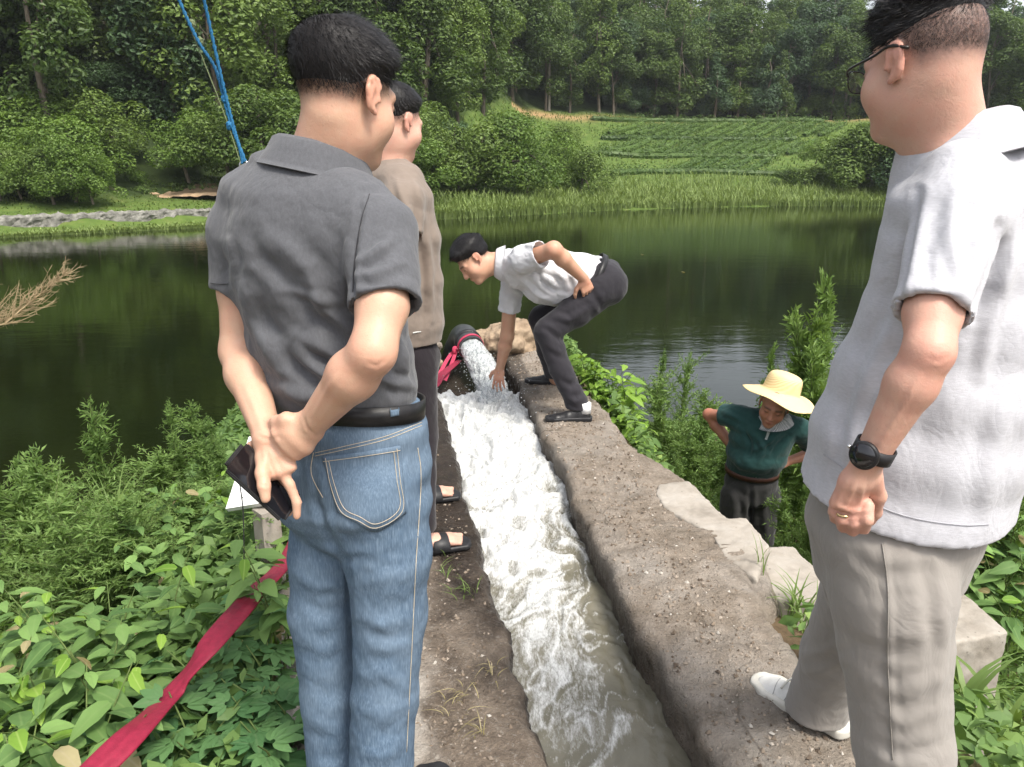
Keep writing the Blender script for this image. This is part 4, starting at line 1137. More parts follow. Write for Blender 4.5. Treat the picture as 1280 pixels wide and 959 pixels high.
tuft(GZ(990, 775, -0.15), 16, 0.22, 0.005, 0.8, 'thin grass clump between the wall edge and the step', gl)
tuft(GZ(950, 712, 0.0), 5, 0.16, 0.003, 0.5, 'few thin grass blades at the corner of the smooth slab', gl)
t = WY(137, 640, 3.2); tuft((t[0], 3.2, t[2] - 0.15), 34, 0.42, 0.004, 0.6, 'clump of fine upright grass among the left bank weeds', gl)
tuft(GZ(1195, 905, -0.35), 22, 0.34, 0.013, 1.0, 'broad bladed grass below the pale block behind the trousers', gl)
tuft(GZ(1250, 930, -0.45), 20, 0.36, 0.014, 1.1, 'broad bladed grass on the brown soil by the pale block', gl)
for q, (px, py) in enumerate(((572, 742), (560, 720), (552, 692), (590, 745))):
    tuft(GZ(px, py, 0.0), 7, 0.07, 0.0022, 1.1, 'wispy grass sprig growing on the wet bank by the sandals', gl, 'grass sprigs on the wet bank', 'grass_sprig')
for q, (px, py) in enumerate(((585, 870), (600, 915), (560, 890), (615, 840))):
    tuft(GZ(px, py, 0.005), 9, 0.05, 0.0018, 1.6, 'dry brown grass wisp lying on the left bank dirt', gl, 'dry wisps on the bank', 'dry_wisp', M_lfdry)

# dry weed leaning in from the left
M_dry = surf('dry_straw', [(0.3, (0.25, 0.18, 0.10)), (0.7, (0.46, 0.36, 0.22))], 30, 0.9, 0.2, 60, 0.003)
a0, a1 = WY(-60, 470, 2.60), WY(78, 345, 2.75)
e = empty('dry_weed', (a0[0], a0[1], zat(a0[0], a0[1])), 'dead straw coloured weed leaning over the dark water at the left edge', 'dead weed')
sp = spline([np.array([a0[0] - 0.25, 2.5, zat(a0[0] - 0.25, 2.5)]), a0, a0 * 0.5 + a1 * 0.5 + np.array([0, 0, 0.012]), a1], 24)
child('stem', *tube(sp, np.linspace(0.007, 0.0015, 24), 6, False), M_dry, e)
tw = []
ax_ = nrm(a1 - a0)
for i in range(120):
    k = int(gl.integers(9, 24)); p = sp[k]; side_ = gl.normal(size=3); side_ -= ax_ * (side_ @ ax_); side_ = nrm(side_)
    L = gl.uniform(0.05, 0.17) * (1.15 - (k - 9) / 22)
    q1 = p + (ax_ * 0.75 + side_ * 0.55) * L * 0.5; q2 = p + (ax_ * 0.9 + side_ * 0.5 + gl.normal(size=3) * 0.15) * L
    tw.append(tube(np.array([p, q1, q2]), [0.0016, 0.0012, 0.0005], 4, False))
    for j in range(5):
        s = p + (q2 - p) * gl.random(); tw.append(tube(np.array([s, s + nrm(ax_ + gl.normal(size=3) * 0.7) * gl.uniform(0.012, 0.035)]), [0.0009, 0.0004], 3, False))
child('twigs', *join(tw), M_dry, e).name = 'twig_spray'

# ================================================================== PEOPLE
from mathutils.bvhtree import BVHTree
def skinmat(name, base, red, dark):
    b = MB(name); c = b.obj()
    n1 = b.noise(c, 26, 5, 0.65); n2 = b.noise(c, 330, 3, 0.6); n3 = b.noise(c, 70, 5, 0.6, 0.6)
    col = b.mix(b.ramp(n1, [(0.35, 0.0), (0.75, 0.45)]), base, red)
    col = b.mix(b.ramp(b.noise(c, 420, 2, 0.5), [(0.66, 0.0), (0.74, 0.25)]), col, dark)
    col = b.mix(b.at('red'), col, red)
    col = b.mix(b.at('dark'), col, dark)
    nd = b.bsdf(Base_Color=col, Roughness=0.48, Specular_IOR_Level=0.35, Normal=b.bump(b.math('ADD', b.math('MULTIPLY', n2, 0.5), n3), 0.22, 0.004))
    b.set(nd, 'Subsurface Weight', 0.12); nd.inputs['Subsurface Radius'].default_value = (0.010, 0.004, 0.002); b.set(nd, 'Subsurface Scale', 0.6)
    return b.m
def clothmat(name, base, var, weave=900, strength=0.25, heather=0.0, rough=0.9, stretch=(1, 1, 1)):
    b = MB(name); c = b.obj()
    n1 = b.noise(c, 5, 4, 0.55)
    h = b.noise(b.map(c, stretch), 230, 3, 0.75)
    w = b.noise(c, weave, 2, 0.5)
    cr = b.noise(b.map(c, (1, 1, 0.7)), 11, 3, 0.5, 1.3); cr = b.math('ABSOLUTE', b.math('SUBTRACT', cr, 0.5)); cr = b.ramp(cr, [(0.0, 0.0), (0.16, 1.0)])
    col = b.mix(n1, base, var)
    if heather: col = b.mix(b.math('MULTIPLY', b.ramp(h, [(0.38, 0.0), (0.66, 1.0)]), heather), col, tuple(min(1, x * 1.55) for x in base))
    nd = b.bsdf(Base_Color=col, Roughness=rough, Specular_IOR_Level=0.2, Normal=b.bump(b.math('ADD', b.math('MULTIPLY', w, 0.6), b.math('MULTIPLY', h, 0.6)), strength, 0.0025, b.bump(cr, 0.16, 0.006)))
    b.set(nd, 'Sheen Weight', 0.15)
    return b.m
def hairmat(name, a, bb):
    b = MB(name)
    r = b.n('NewGeometry').outputs['Random Per Island']
    b.bsdf(Base_Color=b.ramp(r, [(0.0, a), (1.0, bb)]), Roughness=0.5, Specular_IOR_Level=0.22)
    return b.m
M_hair = hairmat('black_hair', (0.004, 0.004, 0.005), (0.018, 0.016, 0.016))
M_black = surf('black_leather', [(0.3, (0.008, 0.008, 0.009)), (0.7, (0.020, 0.019, 0.020))], 40, 0.38, 0.25, 200, 0.002)
M_thread = surf('tan_thread', [(0.3, (0.40, 0.34, 0.25)), (0.7, (0.55, 0.48, 0.37))], 300, 0.9, 0.2, 400, 0.001)
M_metal = MB('brushed_metal'); M_metal.bsdf(Base_Color=(0.6, 0.6, 0.6), Metallic=1.0, Roughness=0.3); M_metal = M_metal.m

def yaw(deg): 
    a = R(deg); return np.array([math.sin(a), math.cos(a), 0.0]), np.array([math.cos(a), -math.sin(a), 0.0])
class HeadFrame:
    def __init__(s, c, f, u, sc=1.0):
        s.c = np.asarray(c, float); s.f = nrm(f); s.u = nrm(np.asarray(u, float) - s.f * (np.asarray(u) @ s.f)); s.r = np.cross(s.f, s.u); s.k = sc
    def p(s, r, f, u): return s.c + s.k * (s.r * r + s.f * f + s.u * u)
    def loc(s, V): 
        D = (V - s.c) / s.k; return D @ s.r, D @ s.f, D @ s.u
    @property
    def ax(s): return np.array([s.r, s.f, s.u])
def head_solid(F, H, fat=0.0, nose=1.0):
    k = H.k; A = H.ax
    E = lambda c, r, kk=0.02, mode='u', ax=None: F.ell(H.p(*c), np.array(r) * k, A if ax is None else ax, kk * k, mode)
    C = lambda a, b_, ra, rb, kk=0.012, mode='u': F.cap(H.p(*a), H.p(*b_), ra * k, rb * k, kk * k, mode)
    E((0, -0.014, 0.040), (0.076, 0.094, 0.084))
    E((0, 0.030, -0.030), (0.060 + fat, 0.060, 0.082), 0.03)
    E((0, 0.010, -0.055), (0.056 + fat * 1.2, 0.062, 0.048), 0.03)
    E((0, 0.066, -0.098), (0.026 + fat, 0.024, 0.020), 0.03)
    for s in (-1, 1):
        E((s * (0.040 + fat * 0.6), 0.052, -0.030), (0.026, 0.026, 0.028), 0.03)
        C((s * 0.012, 0.086, 0.024), (s * 0.046, 0.072, 0.022), 0.009, 0.008, 0.02)
        E((s * 0.031, 0.098, 0.006), (0.017, 0.013, 0.011), 0.012, 's')
        E((s * 0.031, 0.079, 0.004), (0.0135, 0.013, 0.0115), 0.004)
        C((s * 0.008, 0.099, -0.034), (s * 0.013, 0.092, -0.036), 0.0085, 0.006, 0.006)
    C((0, 0.086, 0.012), (0, 0.106 * (0.9 + 0.1 * nose), -0.030), 0.008, 0.0115, 0.014)
    E((0, 0.088, -0.060), (0.023, 0.010, 0.0055), 0.006); E((0, 0.086, -0.069), (0.020, 0.010, 0.006), 0.006)
    E((0, 0.0985, -0.0645), (0.021, 0.006, 0.0012), 0.002, 's')
    # ears: plate, helix rim, antihelix, lobe, tragus
    for s in (-1, 1):
        t = np.array([s * 0.0, 0, 0])
        q = lambda y, z, o=0.0: (s * (0.081 + 0.3 * max(0, -(y) - 0.004) + o), -0.008 + y, 0.002 + z)
        rim = [q(0.010, 0.004), q(0.013, 0.018), q(0.007, 0.029), q(-0.005, 0.032), q(-0.016, 0.025), q(-0.019, 0.008), q(-0.013, -0.010), q(-0.004, -0.022), q(0.006, -0.029)]
        E((s * 0.081, -0.013, 0.003), (0.0045, 0.017, 0.029), 0.008)
        for i in range(len(rim) - 1): C(rim[i], rim[i + 1], 0.0044, 0.0044 if i < 6 else 0.006, 0.004)
        C(q(-0.006, 0.018, 0.003), q(-0.009, -0.004, 0.003), 0.004, 0.004, 0.004)
        E((s * 0.088, -0.006, -0.001), (0.006, 0.008, 0.011), 0.003, 's')
        E((s * 0.082, 0.006, -0.004), (0.005, 0.005, 0.007), 0.004)
def head_tint(V, H, stub=0.0, hairline=None, lipred=0.5):
    r, f, u = H.loc(V)
    on = (np.abs(r) < 0.11) & (np.abs(f) < 0.13) & (u > -0.13) & (u < 0.15)
    red = np.zeros(len(V)); dark = np.zeros(len(V))
    red += on * lipred * np.exp(-((r / 0.022) ** 2 + ((u + 0.0645) / 0.009) ** 2) ** 2) * (f > 0.07)
    red += on * 0.45 * (np.abs(r) > 0.078) * (u < 0.045)
    red += on * 0.25 * np.exp(-((np.abs(r) - 0.043) ** 2 + (u + 0.03) ** 2) / 0.022 ** 2) * (f > 0.03)
    red += on * 0.25 * np.exp(-(r ** 2 + (u + 0.03) ** 2) / 0.014 ** 2) * (f > 0.08)
    brow = np.exp(-(((u - 0.0275 - 0.1 * (np.abs(r) - 0.03) * (np.abs(r) > 0.03) * -1) / 0.0055) ** 2)) * sst(0.008, 0.014, np.abs(r)) * sst(0.058, 0.046, np.abs(r)) * (f > 0.05)
    eye = np.exp(-((u - 0.002) / 0.0035) ** 2) * sst(0.019, 0.022, np.abs(r)) * sst(0.045, 0.041, np.abs(r)) * (f > 0.05)
    dark += on * np.clip(0.85 * brow + 0.85 * eye, 0, 0.9)
    if hairline is not None:
        e = hairline(r, f, u)                                  # >0 inside the hair zone
        dark += on * stub * sst(-0.012, 0.034, e) * (0.78 + 0.22 * fbm(np.stack([r, f, u], 1) * 300, 2)) * ((np.abs(r) < 0.0785) | (u > 0.045))
    return np.clip(red, 0, 1), np.clip(dark, 0, 1)
def hair_cap(H, line, thick, h=0.004, seed=0, rough=0.006, zk=1.0):
    lo = H.c - 0.17 * H.k; hi = H.c + 0.17 * H.k
    F = Field(lo, hi, h)
    F.ell(H.p(0, -0.014, 0.040), np.array((0.076, 0.094, 0.084)) * H.k, H.ax, 0)
    F.ell(H.p(0, 0.030, -0.030), np.array((0.060, 0.060, 0.082)) * H.k, H.ax, 0.03 * H.k)
    X, Y, Z = [F.lo[i] + F.h * np.arange(F.n[i]) for i in range(3)]
    P = np.stack(np.meshgrid(X, Y, Z, indexing='ij'), -1).reshape(-1, 3)
    r, f, u = H.loc(P)
    e = line(r, f, u)
    t = thick(r, f, u) * sst(-0.006, 0.040, e) - 0.006 * sst(0.004, -0.010, e)
    n = fbm(np.stack([r * 60, f * 60, u * 60], 1) + seed, 3, 0.6)
    d = F.d.reshape(-1) - H.k * (t + rough * n * sst(0.0, 0.03, e))
    d = np.where(e < -0.012, np.maximum(d, 0.004), d)
    F.d = d.reshape(F.d.shape).astype(np.float32)
    return F.nets()
def strands(V, F, flow, n, length, width, seed, lift=0.35, minlen=0.4):
    """thin tapered hairs growing out of the hair surface along flow(P, N)"""
    g = np.random.default_rng(seed)
    N = normals(V, F)
    fc = V[F].mean(1); fn = N[F].mean(1)
    ar = np.linalg.norm(np.cross(V[F[:, 2]] - V[F[:, 0]], V[F[:, 3]] - V[F[:, 1]]), axis=1)
    k = g.choice(len(F), n, p=ar / ar.sum())
    P = fc[k] + g.normal(size=(n, 3)) * 0.0015; Nn = fn[k]
    D = flow(P, Nn)
    D = D - Nn * (D * Nn).sum(1)[:, None]; D /= np.linalg.norm(D, axis=1)[:, None] + 1e-9
    D = D + g.normal(size=(n, 3)) * 0.22
    L = length * g.uniform(minlen, 1.0, n)
    if np.ndim(length) == 0: pass
    W = np.cross(D, Nn); W /= np.linalg.norm(W, axis=1)[:, None] + 1e-9
    w = width * g.uniform(0.7, 1.2, n)
    a = P - Nn * 0.004
    b_ = P + (D * 0.5 + Nn * lift) * L[:, None]
    c_ = P + (D * 1.0 + Nn * lift * 1.2) * L[:, None]
    Vs = np.stack([a - W * w[:, None], a + W * w[:, None], b_ - W * w[:, None] * 0.7, b_ + W * w[:, None] * 0.7, c_], 1).reshape(-1, 3)
    i = np.arange(n)[:, None] * 5
    Fq = np.concatenate([i + np.array([[0, 1, 3]]), i + np.array([[0, 3, 2]]), i + np.array([[2, 3, 4]])])
    return Vs, Fq
def add_hair(name, H, line, thick, parent, mat, flow, n=3500, length=0.022, width=0.0006, seed=1, lift=0.3, h=0.004, rough=0.006):
    V, F = hair_cap(H, line, thick, h, seed, rough)
    Vs, Fs = strands(V, F, flow, n, length, width, seed, lift)
    ob = child(name, V, F, mat, parent)
    child('hair_strands', Vs, Fs, mat, parent, smooth=False)['kind'] = 'stuff'
    return ob
def stubble(HF, zone, skip, n, seed, parent, mat, ln=0.0022, wd=0.00022):
    """clipped hair on the skull below the longer hair"""
    g = np.random.default_rng(seed)
    th = g.uniform(0, 2 * np.pi, n); uu = g.uniform(-0.045, 0.10, n)
    kx = np.sqrt(np.clip(1 - (np.clip(uu - 0.040, -0.075, 1) / 0.084) ** 2, 0.02, 1))
    rr_, ff_ = 0.0765 * kx * np.cos(th), -0.014 + 0.0945 * kx * np.sin(th)
    ok = (zone(rr_, ff_, uu) > g.uniform(0, 0.03, n)) & (skip(rr_, ff_, uu) < 0.02)
    P = HF.c + HF.k * (rr_[ok, None] * HF.r + ff_[ok, None] * HF.f + uu[ok, None] * HF.u)
    D = (P - HF.p(0, -0.014, 0.04)); D /= np.linalg.norm(D, axis=1)[:, None]
    T = D * ln - HF.u * ln * 1.2 + g.normal(size=P.shape) * ln * 0.35
    W = np.cross(D, HF.u); W /= np.linalg.norm(W, axis=1)[:, None] + 1e-9
    Vs = np.stack([P - W * wd, P + W * wd, P + T], 1).reshape(-1, 3)
    child('hair_stubble', Vs, np.arange(len(Vs)).reshape(-1, 3), mat, parent, False)['kind'] = 'stuff'
def shoe_solid(heel, d, L=0.28, w=0.05, up=0.075, h=0.004, ground=0.0):
    """returns sole and upper fields for a shoe standing on `ground`"""
    d = nrm(np.array([d[0], d[1], 0])); s = np.array([-d[1], d[0], 0]); z = np.array([0, 0, 1.0])
    b0 = np.array([heel[0], heel[1], ground])
    lo = np.minimum(b0, b0 + d * L) - 0.09; hi = np.maximum(b0, b0 + d * L) + 0.09; lo[2] = ground - 0.02; hi[2] = ground + 0.18
    S = Field(lo, hi, h); U = Field(lo, hi, h)
    st = [(0.03, w * 0.72), (0.10, w * 0.70), (0.17, w * 0.86), (0.225, w * 0.90), (0.26, w * 0.62)]
    for i in range(len(st) - 1):
        S.seg(b0 + d * st[i][0] * L / 0.28 + z * 0.014, b0 + d * st[i + 1][0] * L / 0.28 + z * 0.014, s, (st[i][1] + 0.004, 0.05), (st[i + 1][1] + 0.004, 0.05), 0.01)
    S.cut(b0 + z * 0.028, z); S.cut(b0 + z * 0.001, -z)
    hh = [(0.035, w * 0.66, up), (0.09, w * 0.66, up * 0.98), (0.15, w * 0.78, up * 0.72), (0.215, w * 0.84, up * 0.52), (0.25, w * 0.62, up * 0.42)]
    for i in range(len(hh) - 1):
        U.seg(b0 + d * hh[i][0] * L / 0.28, b0 + d * hh[i + 1][0] * L / 0.28, s, (hh[i][1], hh[i][2]), (hh[i + 1][1], hh[i + 1][2]), 0.012)
    U.cut(b0 + z * 0.015, -z)
    return S.nets(), U.nets()
class Caster:
    def __init__(s, V, F): s.t = BVHTree.FromPolygons([tuple(v) for v in V], [tuple(int(i) for i in f) for f in F])
    def hit(s, px, py, off=0.0):
        d = Vector(ray(px, py)).normalized()
        h = s.t.ray_cast(Vector(CC), d)
        if h[0] is None: return None
        n = h[1] if h[1].dot(d) < 0 else -h[1]
        return np.array(h[0] + n * off)
    def line(s, pts, n, off):
        P = spline([(x, y, 0) for x, y in pts], n)
        out = [s.hit(x, y, off) for x, y, _ in P]
        out = np.array([o for o in out if o is not None])
        if len(out) < 3: return None
        for _ in range(2): out[1:-1] = 0.25 * out[:-2] + 0.5 * out[1:-1] + 0.25 * out[2:]
        return out
def thread(name, C, pts, mat, parent, r=0.0008, n=40, off=0.0015):
    q = C.line(pts, n, off)
    if q is None: return None
    V, F = tube(q, r, 5); V, F = clean(V, F)
    return child(name, V, F, mat, parent)
def band(C, top, bot, nu, nv, off, thick):
    """a strip of cloth lying on the surface between two pixel polylines, with its own thickness"""
    T = spline([(x, y, 0) for x, y in top], nu); B = spline([(x, y, 0) for x, y in bot], nu)
    G = np.zeros((nu, nv, 3)); 
    for i in range(nu):
        for j in range(nv):
            t = j / (nv - 1); q = T[i] * (1 - t) + B[i] * t
            h = C.hit(q[0], q[1], off)
            G[i, j] = h if h is not None else np.nan
    # fill misses from neighbours
    for _ in range(nu + nv):
        bad = np.isnan(G[..., 0])
        if not bad.any(): break
        for i, j in np.argwhere(bad):
            nb = [G[a, c] for a, c in ((i - 1, j), (i + 1, j), (i, j - 1), (i, j + 1)) if 0 <= a < nu and 0 <= c < nv and not np.isnan(G[a, c, 0])]
            if nb: G[i, j] = np.mean(nb, 0)
    K = G.copy()
    for _ in range(2):
        K[1:-1, 1:-1] = 0.5 * K[1:-1, 1:-1] + 0.125 * (K[:-2, 1:-1] + K[2:, 1:-1] + K[1:-1, :-2] + K[1:-1, 2:])
    F = gridmesh(nu, nv); V = K.reshape(-1, 3)
    N = normals(V, F)
    if ((CC - V) * N).sum() < 0: N = -N; F = F[:, ::-1]
    Vb = V - N * thick
    m = len(V); a = np.arange(m).reshape(nu, nv)
    ring = np.concatenate([a[:, 0], a[-1, 1:], a[-2::-1, -1], a[0, -2:0:-1]])
    side = np.stack([ring, np.roll(ring, -1), np.roll(ring, -1) + m, ring + m], 1)
    return np.concatenate([V, Vb]), np.concatenate([F, F[:, ::-1] + m, side])
def merge(A, B, k=0.012):
    r = np.minimum(A.d, B.d)
    if k > 0: r = r - np.maximum(k - np.abs(A.d - B.d), 0) ** 2 / (4 * k)
    A.d = r
def like(A):
    B = Field.__new__(Field); B.h = A.h; B.lo = A.lo; B.n = A.n; B.d = np.full(A.n, 0.25, np.float32); return B
def sleeve(A, pts, rad, k=0.02, wall=0.007, depth=0.05, tiltn=None):
    """a sleeve joined to garment A, cut square and hollowed at its hem"""
    B = like(A)
    a, b_ = np.asarray(pts[-2]), np.asarray(pts[-1]); d = nrm(b_ - a)
    ext = list(pts) + [b_ + d * 0.06]
    B.chain(ext, list(rad) + [rad[-1]], 0.01)
    B.cut(b_, d if tiltn is None else tiltn)
    B.cap(b_ - d * depth, b_ + d * 0.05, rad[-1] - wall - 0.004, rad[-1] - wall, 0.0, 's')
    merge(A, B, k)
def wrinkle(V, F, amp, sc, seed, mask=None):
    N = normals(V, F)
    n = fbm(V * np.array(sc) + seed, 3, 0.55)
    n = np.sign(n) * np.abs(n) ** 0.85
    m = 1.0 if mask is None else mask(V)
    return V + N * (amp * n * m)[:, None]
def ringband(c, ax, u, r, hgt, thick, n=72, wob=0.0):
    """an elliptical band (belt, collar, strap) round the axis ax"""
    ax = nrm(ax); u = nrm(np.asarray(u) - ax * (np.asarray(u) @ ax)); v = np.cross(ax, u)
    a = np.arange(n) * 2 * np.pi / n
    sec = [(-0.5, 0), (0.5, 0), (0.5, 1), (-0.5, 1)]
    V = []
    for h_, t_ in sec:
        rr = np.array([r[0] + t_ * thick, r[1] + t_ * thick])
        V.append(c + (np.cos(a) * rr[0])[:, None] * u + (np.sin(a) * rr[1])[:, None] * v + (hgt * h_ + wob * np.sin(3 * a))[:, None] * ax)
    V = np.concatenate(V); F = []
    for s_ in range(4):
        for k in range(n):
            F.append((s_ * n + k, s_ * n + (k + 1) % n, ((s_ + 1) % 4) * n + (k + 1) % n, ((s_ + 1) % 4) * n + k))
    return V, np.array(F)
def collar(c, ax, u, r, hgt, fall, spread, n=64, gap=0.35, thick=0.0035):
    """a turned-down shirt collar: stand, fold and falling leaf, open at the front (+v side)"""
    ax = nrm(ax); u = nrm(np.asarray(u) - ax * (np.asarray(u) @ ax)); v = np.cross(ax, u)
    a = np.linspace(np.pi / 2 + gap, np.pi / 2 + 2 * np.pi - gap, n)
    prof = [(0.0, 0.0), (0.002, 0.5), (0.003, 0.9), (0.008, 1.02), (0.015, 0.9), (0.022, 0.4)] + [(0.022 + spread * t, 0.4 - (fall / hgt) * t) for t in (0.35, 0.7, 1.0)]
    G = np.zeros((n, len(prof), 3))
    for i, t in enumerate(a):
        fr = 0.5 + 0.5 * math.cos(t - np.pi / 2)                    # 1 at the front
        for j, (o, h_) in enumerate(prof):
            lng = 1 + 0.35 * fr if j > 5 else 1
            G[i, j] = c + u * math.cos(t) * (r[0] + o) + v * math.sin(t) * (r[1] + o) + ax * (hgt * (h_ if h_ > 0 else h_ * lng) - 0.012 * fr * hgt / 0.03)
    V = G.reshape(-1, 3); F = gridmesh(n, len(prof))
    N = normals(V, F); Vb = V - N * thick; m = len(V); A = np.arange(m).reshape(n, len(prof))
    ring = np.concatenate([A[:, 0], A[-1, 1:], A[-2::-1, -1], A[0, -2:0:-1]])
    side = np.stack([ring, np.roll(ring, -1), np.roll(ring, -1) + m, ring + m], 1)
    return np.concatenate([V, Vb]), np.concatenate([F, F[:, ::-1] + m, side])
def finger(F, pts, r0=0.0092, r1=0.0070, k=0.004):
    n = len(pts); F.chain(pts, [r0 + (r1 - r0) * i / (n - 1) for i in range(n)], k)
def auto_hand(F, wrist, d, n, t, curl, sc=1.0, spread=0.08, thumb=((0.55, 0.75, -0.25), (0.8, 0.45, -0.3), (0.9, 0.1, -0.4)), wr=0.028):
    """palm, four bent fingers and a thumb; d: towards the knuckles, n: back of hand, t: thumb side"""
    d = nrm(d); n = nrm(np.asarray(n) - d * (np.asarray(n) @ d)); t0 = np.cross(d, n); t = t0 if t0 @ np.asarray(t) > 0 else -t0
    w = np.asarray(wrist, float); K = w + d * 0.082 * sc
    F.seg(w, w + d * 0.03 * sc, t, (wr, wr * 0.72), (0.032 * sc, 0.018 * sc), 0.012)
    F.seg(w + d * 0.028 * sc, K - d * 0.006, t, (0.034 * sc, 0.017 * sc), (0.040 * sc, 0.0125 * sc), 0.012)
    offs = (0.029, 0.010, -0.010, -0.028); lens = ((0.042, 0.026, 0.021), (0.046, 0.029, 0.022), (0.043, 0.027, 0.021), (0.034, 0.021, 0.018)); back = (0.003, 0.0, 0.004, 0.012)
    for i in range(4):
        p = K + t * offs[i] * sc - d * back[i] * sc; pts = [p - d * 0.02 * sc, p]; a = 0.0
        for j in range(3):
            a += R(curl[i][j] if np.ndim(curl[0]) else curl[j])
            q = d * math.cos(a) - n * math.sin(a) + t * spread * (1.5 - i) * math.cos(a) * 0.6
            p = p + nrm(q) * lens[i][j] * sc; pts.append(p)
        finger(F, pts, 0.0098 * sc, (0.0070 if i < 3 else 0.0062) * sc)
    p = w + d * 0.022 * sc + t * 0.024 * sc - n * 0.004; pts = [p]
    for (a, b_, c_), L in zip(thumb, (0.042, 0.032, 0.026)):
        p = p + nrm(d * a + t * b_ + n * c_) * L * sc; pts.append(p)
    F.chain(pts, [0.016 * sc, 0.0125 * sc, 0.0108 * sc, 0.0082 * sc], 0.008)
def finish_body(name, F, H, mat, parent, stub=0.0, hairline=None, redpts=(), it=1, lines=()):
    V, Q = F.nets()
    V = relax(V, Q, it, 0.4)
    if lines: V = folds(V, Q, lines)
    red, dark = head_tint(V, H, stub, hairline)
    for p, rr, a in redpts: red = np.clip(red + a * np.exp(-(np.linalg.norm(V - np.asarray(p), axis=1) / rr) ** 2), 0, 1)
    ob = child(name, V, Q, mat, parent)
    attr(ob.data, 'red', red); attr(ob.data, 'dark', dark)
    return ob

# ------------------------------------------------------------------ man in the grey polo shirt and jeans, seen from behind
M_skin1 = skinmat('skin_light', (0.53, 0.335, 0.235), (0.54, 0.235, 0.165), (0.035, 0.026, 0.024))
def man_jeans():
    f, r = yaw(25)
    Y0 = 1.45
    root = empty('person', (WY(452, 1000, Y0)[0], Y0, 0.0), 'man in charcoal grey polo shirt and blue jeans, hands clasped behind his back', 'person')
    SL, EL, WL = WY(304, 285, 1.50), WY(299, 440, 1.46), WY(335, 546, 1.30)
    SR, ER, WR = WY(470, 275, 1.355), WY(466, 440, 1.195), WY(388, 532, 1.275)
    HF = HeadFrame(WY(433, 126, 1.45), nrm(np.append(yaw(36)[0][:2], -0.20)), (0.02, 0.05, 1), 0.94)
    lo = np.array([-0.80, 1.05, -0.02]); hi = np.array([0.02, 1.75, 1.78])
    # --- body
    B = Field(lo, hi, 0.0042)
    head_solid(B, HF, -0.002)
    nb = WY(402, 205, 1.45)
    B.cap(HF.p(0, -0.032, -0.035), nb, 0.051, 0.058, 0.025); B.cap(HF.p(0, -0.005, -0.070), nb + f * 0.03, 0.040, 0.053, 0.025)
    spine = [nb, WY(390, 260, Y0), WY(400, 380, Y0), WY(436, 520, Y0), WY(446, 610, Y0)]
    B.loft(spine, r, [(0.07, 0.05), (0.13, 0.08), (0.12, 0.08), (0.11, 0.08), (0.12, 0.09)], 0.03)
    B.chain([spine[1] + [0, 0, -0.03], SL, WY(301, 363, 1.488), EL], [0.05, 0.042, 0.041, 0.035], 0.02); B.chain([spine[1] + [0, 0, -0.03], SR, WY(478, 382, 1.245), ER], [0.05, 0.042, 0.042, 0.035], 0.014)
    mR = ER * 0.70 + WR * 0.30; mL = EL * 0.72 + WL * 0.28
    B.chain([ER, mR, WR], [0.035, 0.0405, 0.025], 0.02)
    B.chain([EL, mL, WL], [0.034, 0.038, 0.0245], 0.02)
    KL, AL, KR, AR = WY(404, 765, 1.47), WY(424, 990, 1.46), WY(487, 770, 1.39), WY(474, 1000, 1.37)
    B.chain([WY(420, 620, 1.48), KL, AL, AL + [0, 0, -0.04]], [0.06, 0.045, 0.035, 0.04], 0.01); B.chain([WY(472, 620, 1.41), KR, AR, AR + [0, 0, -0.04]], [0.06, 0.045, 0.035, 0.04], 0.01)
    # left hand hanging down, holding the phone: thumb on the near side of it, fingers behind
    kn = WY(349, 592, 1.272)
    B.seg(WL, WL * 0.45 + kn * 0.55, (1, 0.1, 0.25), (0.029, 0.020), (0.033, 0.019), 0.012)
    B.seg(WL * 0.5 + kn * 0.5, kn, (1, 0.1, 0.25), (0.033, 0.019), (0.034, 0.016), 0.012)
    finger(B, [WY(330, 575, 1.275), WY(328, 592, 1.252), WY(330, 608, 1.238), WY(332, 623, 1.232)], 0.0135, 0.0092, 0.008)
    finger(B, [WY(350, 588, 1.275), WY(362, 606, 1.268), WY(371, 628, 1.262), WY(371, 645, 1.260)], 0.0105, 0.0075)
    finger(B, [WY(352, 594, 1.285), WY(366, 620, 1.298), WY(360, 640, 1.290), WY(347, 640, 1.275)], 0.0100, 0.0074)
    finger(B, [WY(346, 596, 1.292), WY(352, 620, 1.306), WY(346, 634, 1.298), WY(336, 630, 1.282)], 0.0098, 0.0072)
    finger(B, [WY(338, 594, 1.296), WY(341, 614, 1.308), WY(337, 624, 1.302), WY(330, 622, 1.29)], 0.0090, 0.0066)
    # right hand gripping the left wrist: palm towards it, fingers wrapped round the far side, tips showing beyond
    pk = WY(357, 556, 1.272)
    B.seg(WR, WR * 0.4 + pk * 0.6, (0.2, 0, 1), (0.030, 0.021), (0.038, 0.020), 0.012)
    B.seg(WR * 0.45 + pk * 0.55, pk, (0.2, 0, 1), (0.037, 0.020), (0.038, 0.017), 0.012)
    for i, (dy, x1) in enumerate(((-13, 318), (-2, 313), (9, 312), (19, 317))):
        finger(B, [WY(362, 552 + dy * 0.8, 1.285), WY(345, 553 + dy, 1.320), WY(328, 556 + dy, 1.330), WY(x1, 558 + dy, 1.312)], 0.0098, 0.0072)
    finger(B, [WY(372, 528, 1.275), WY(358, 524, 1.268), WY(346, 527, 1.282), WY(338, 530, 1.30)], 0.0135, 0.009, 0.008)
    hl = lambda r_, f_, u_: np.where(f_ > 0.02, u_ - np.interp(f_, [0.02, 0.06, 0.085, 0.12], [0.034, 0.045, 0.075, 0.12]), u_ - np.interp(f_, [-0.10, -0.05, 0.0, 0.02], [0.010, 0.012, 0.034, 0.034]))
    hl_st = lambda r_, f_, u_: hl(r_, f_, u_) + 0.040
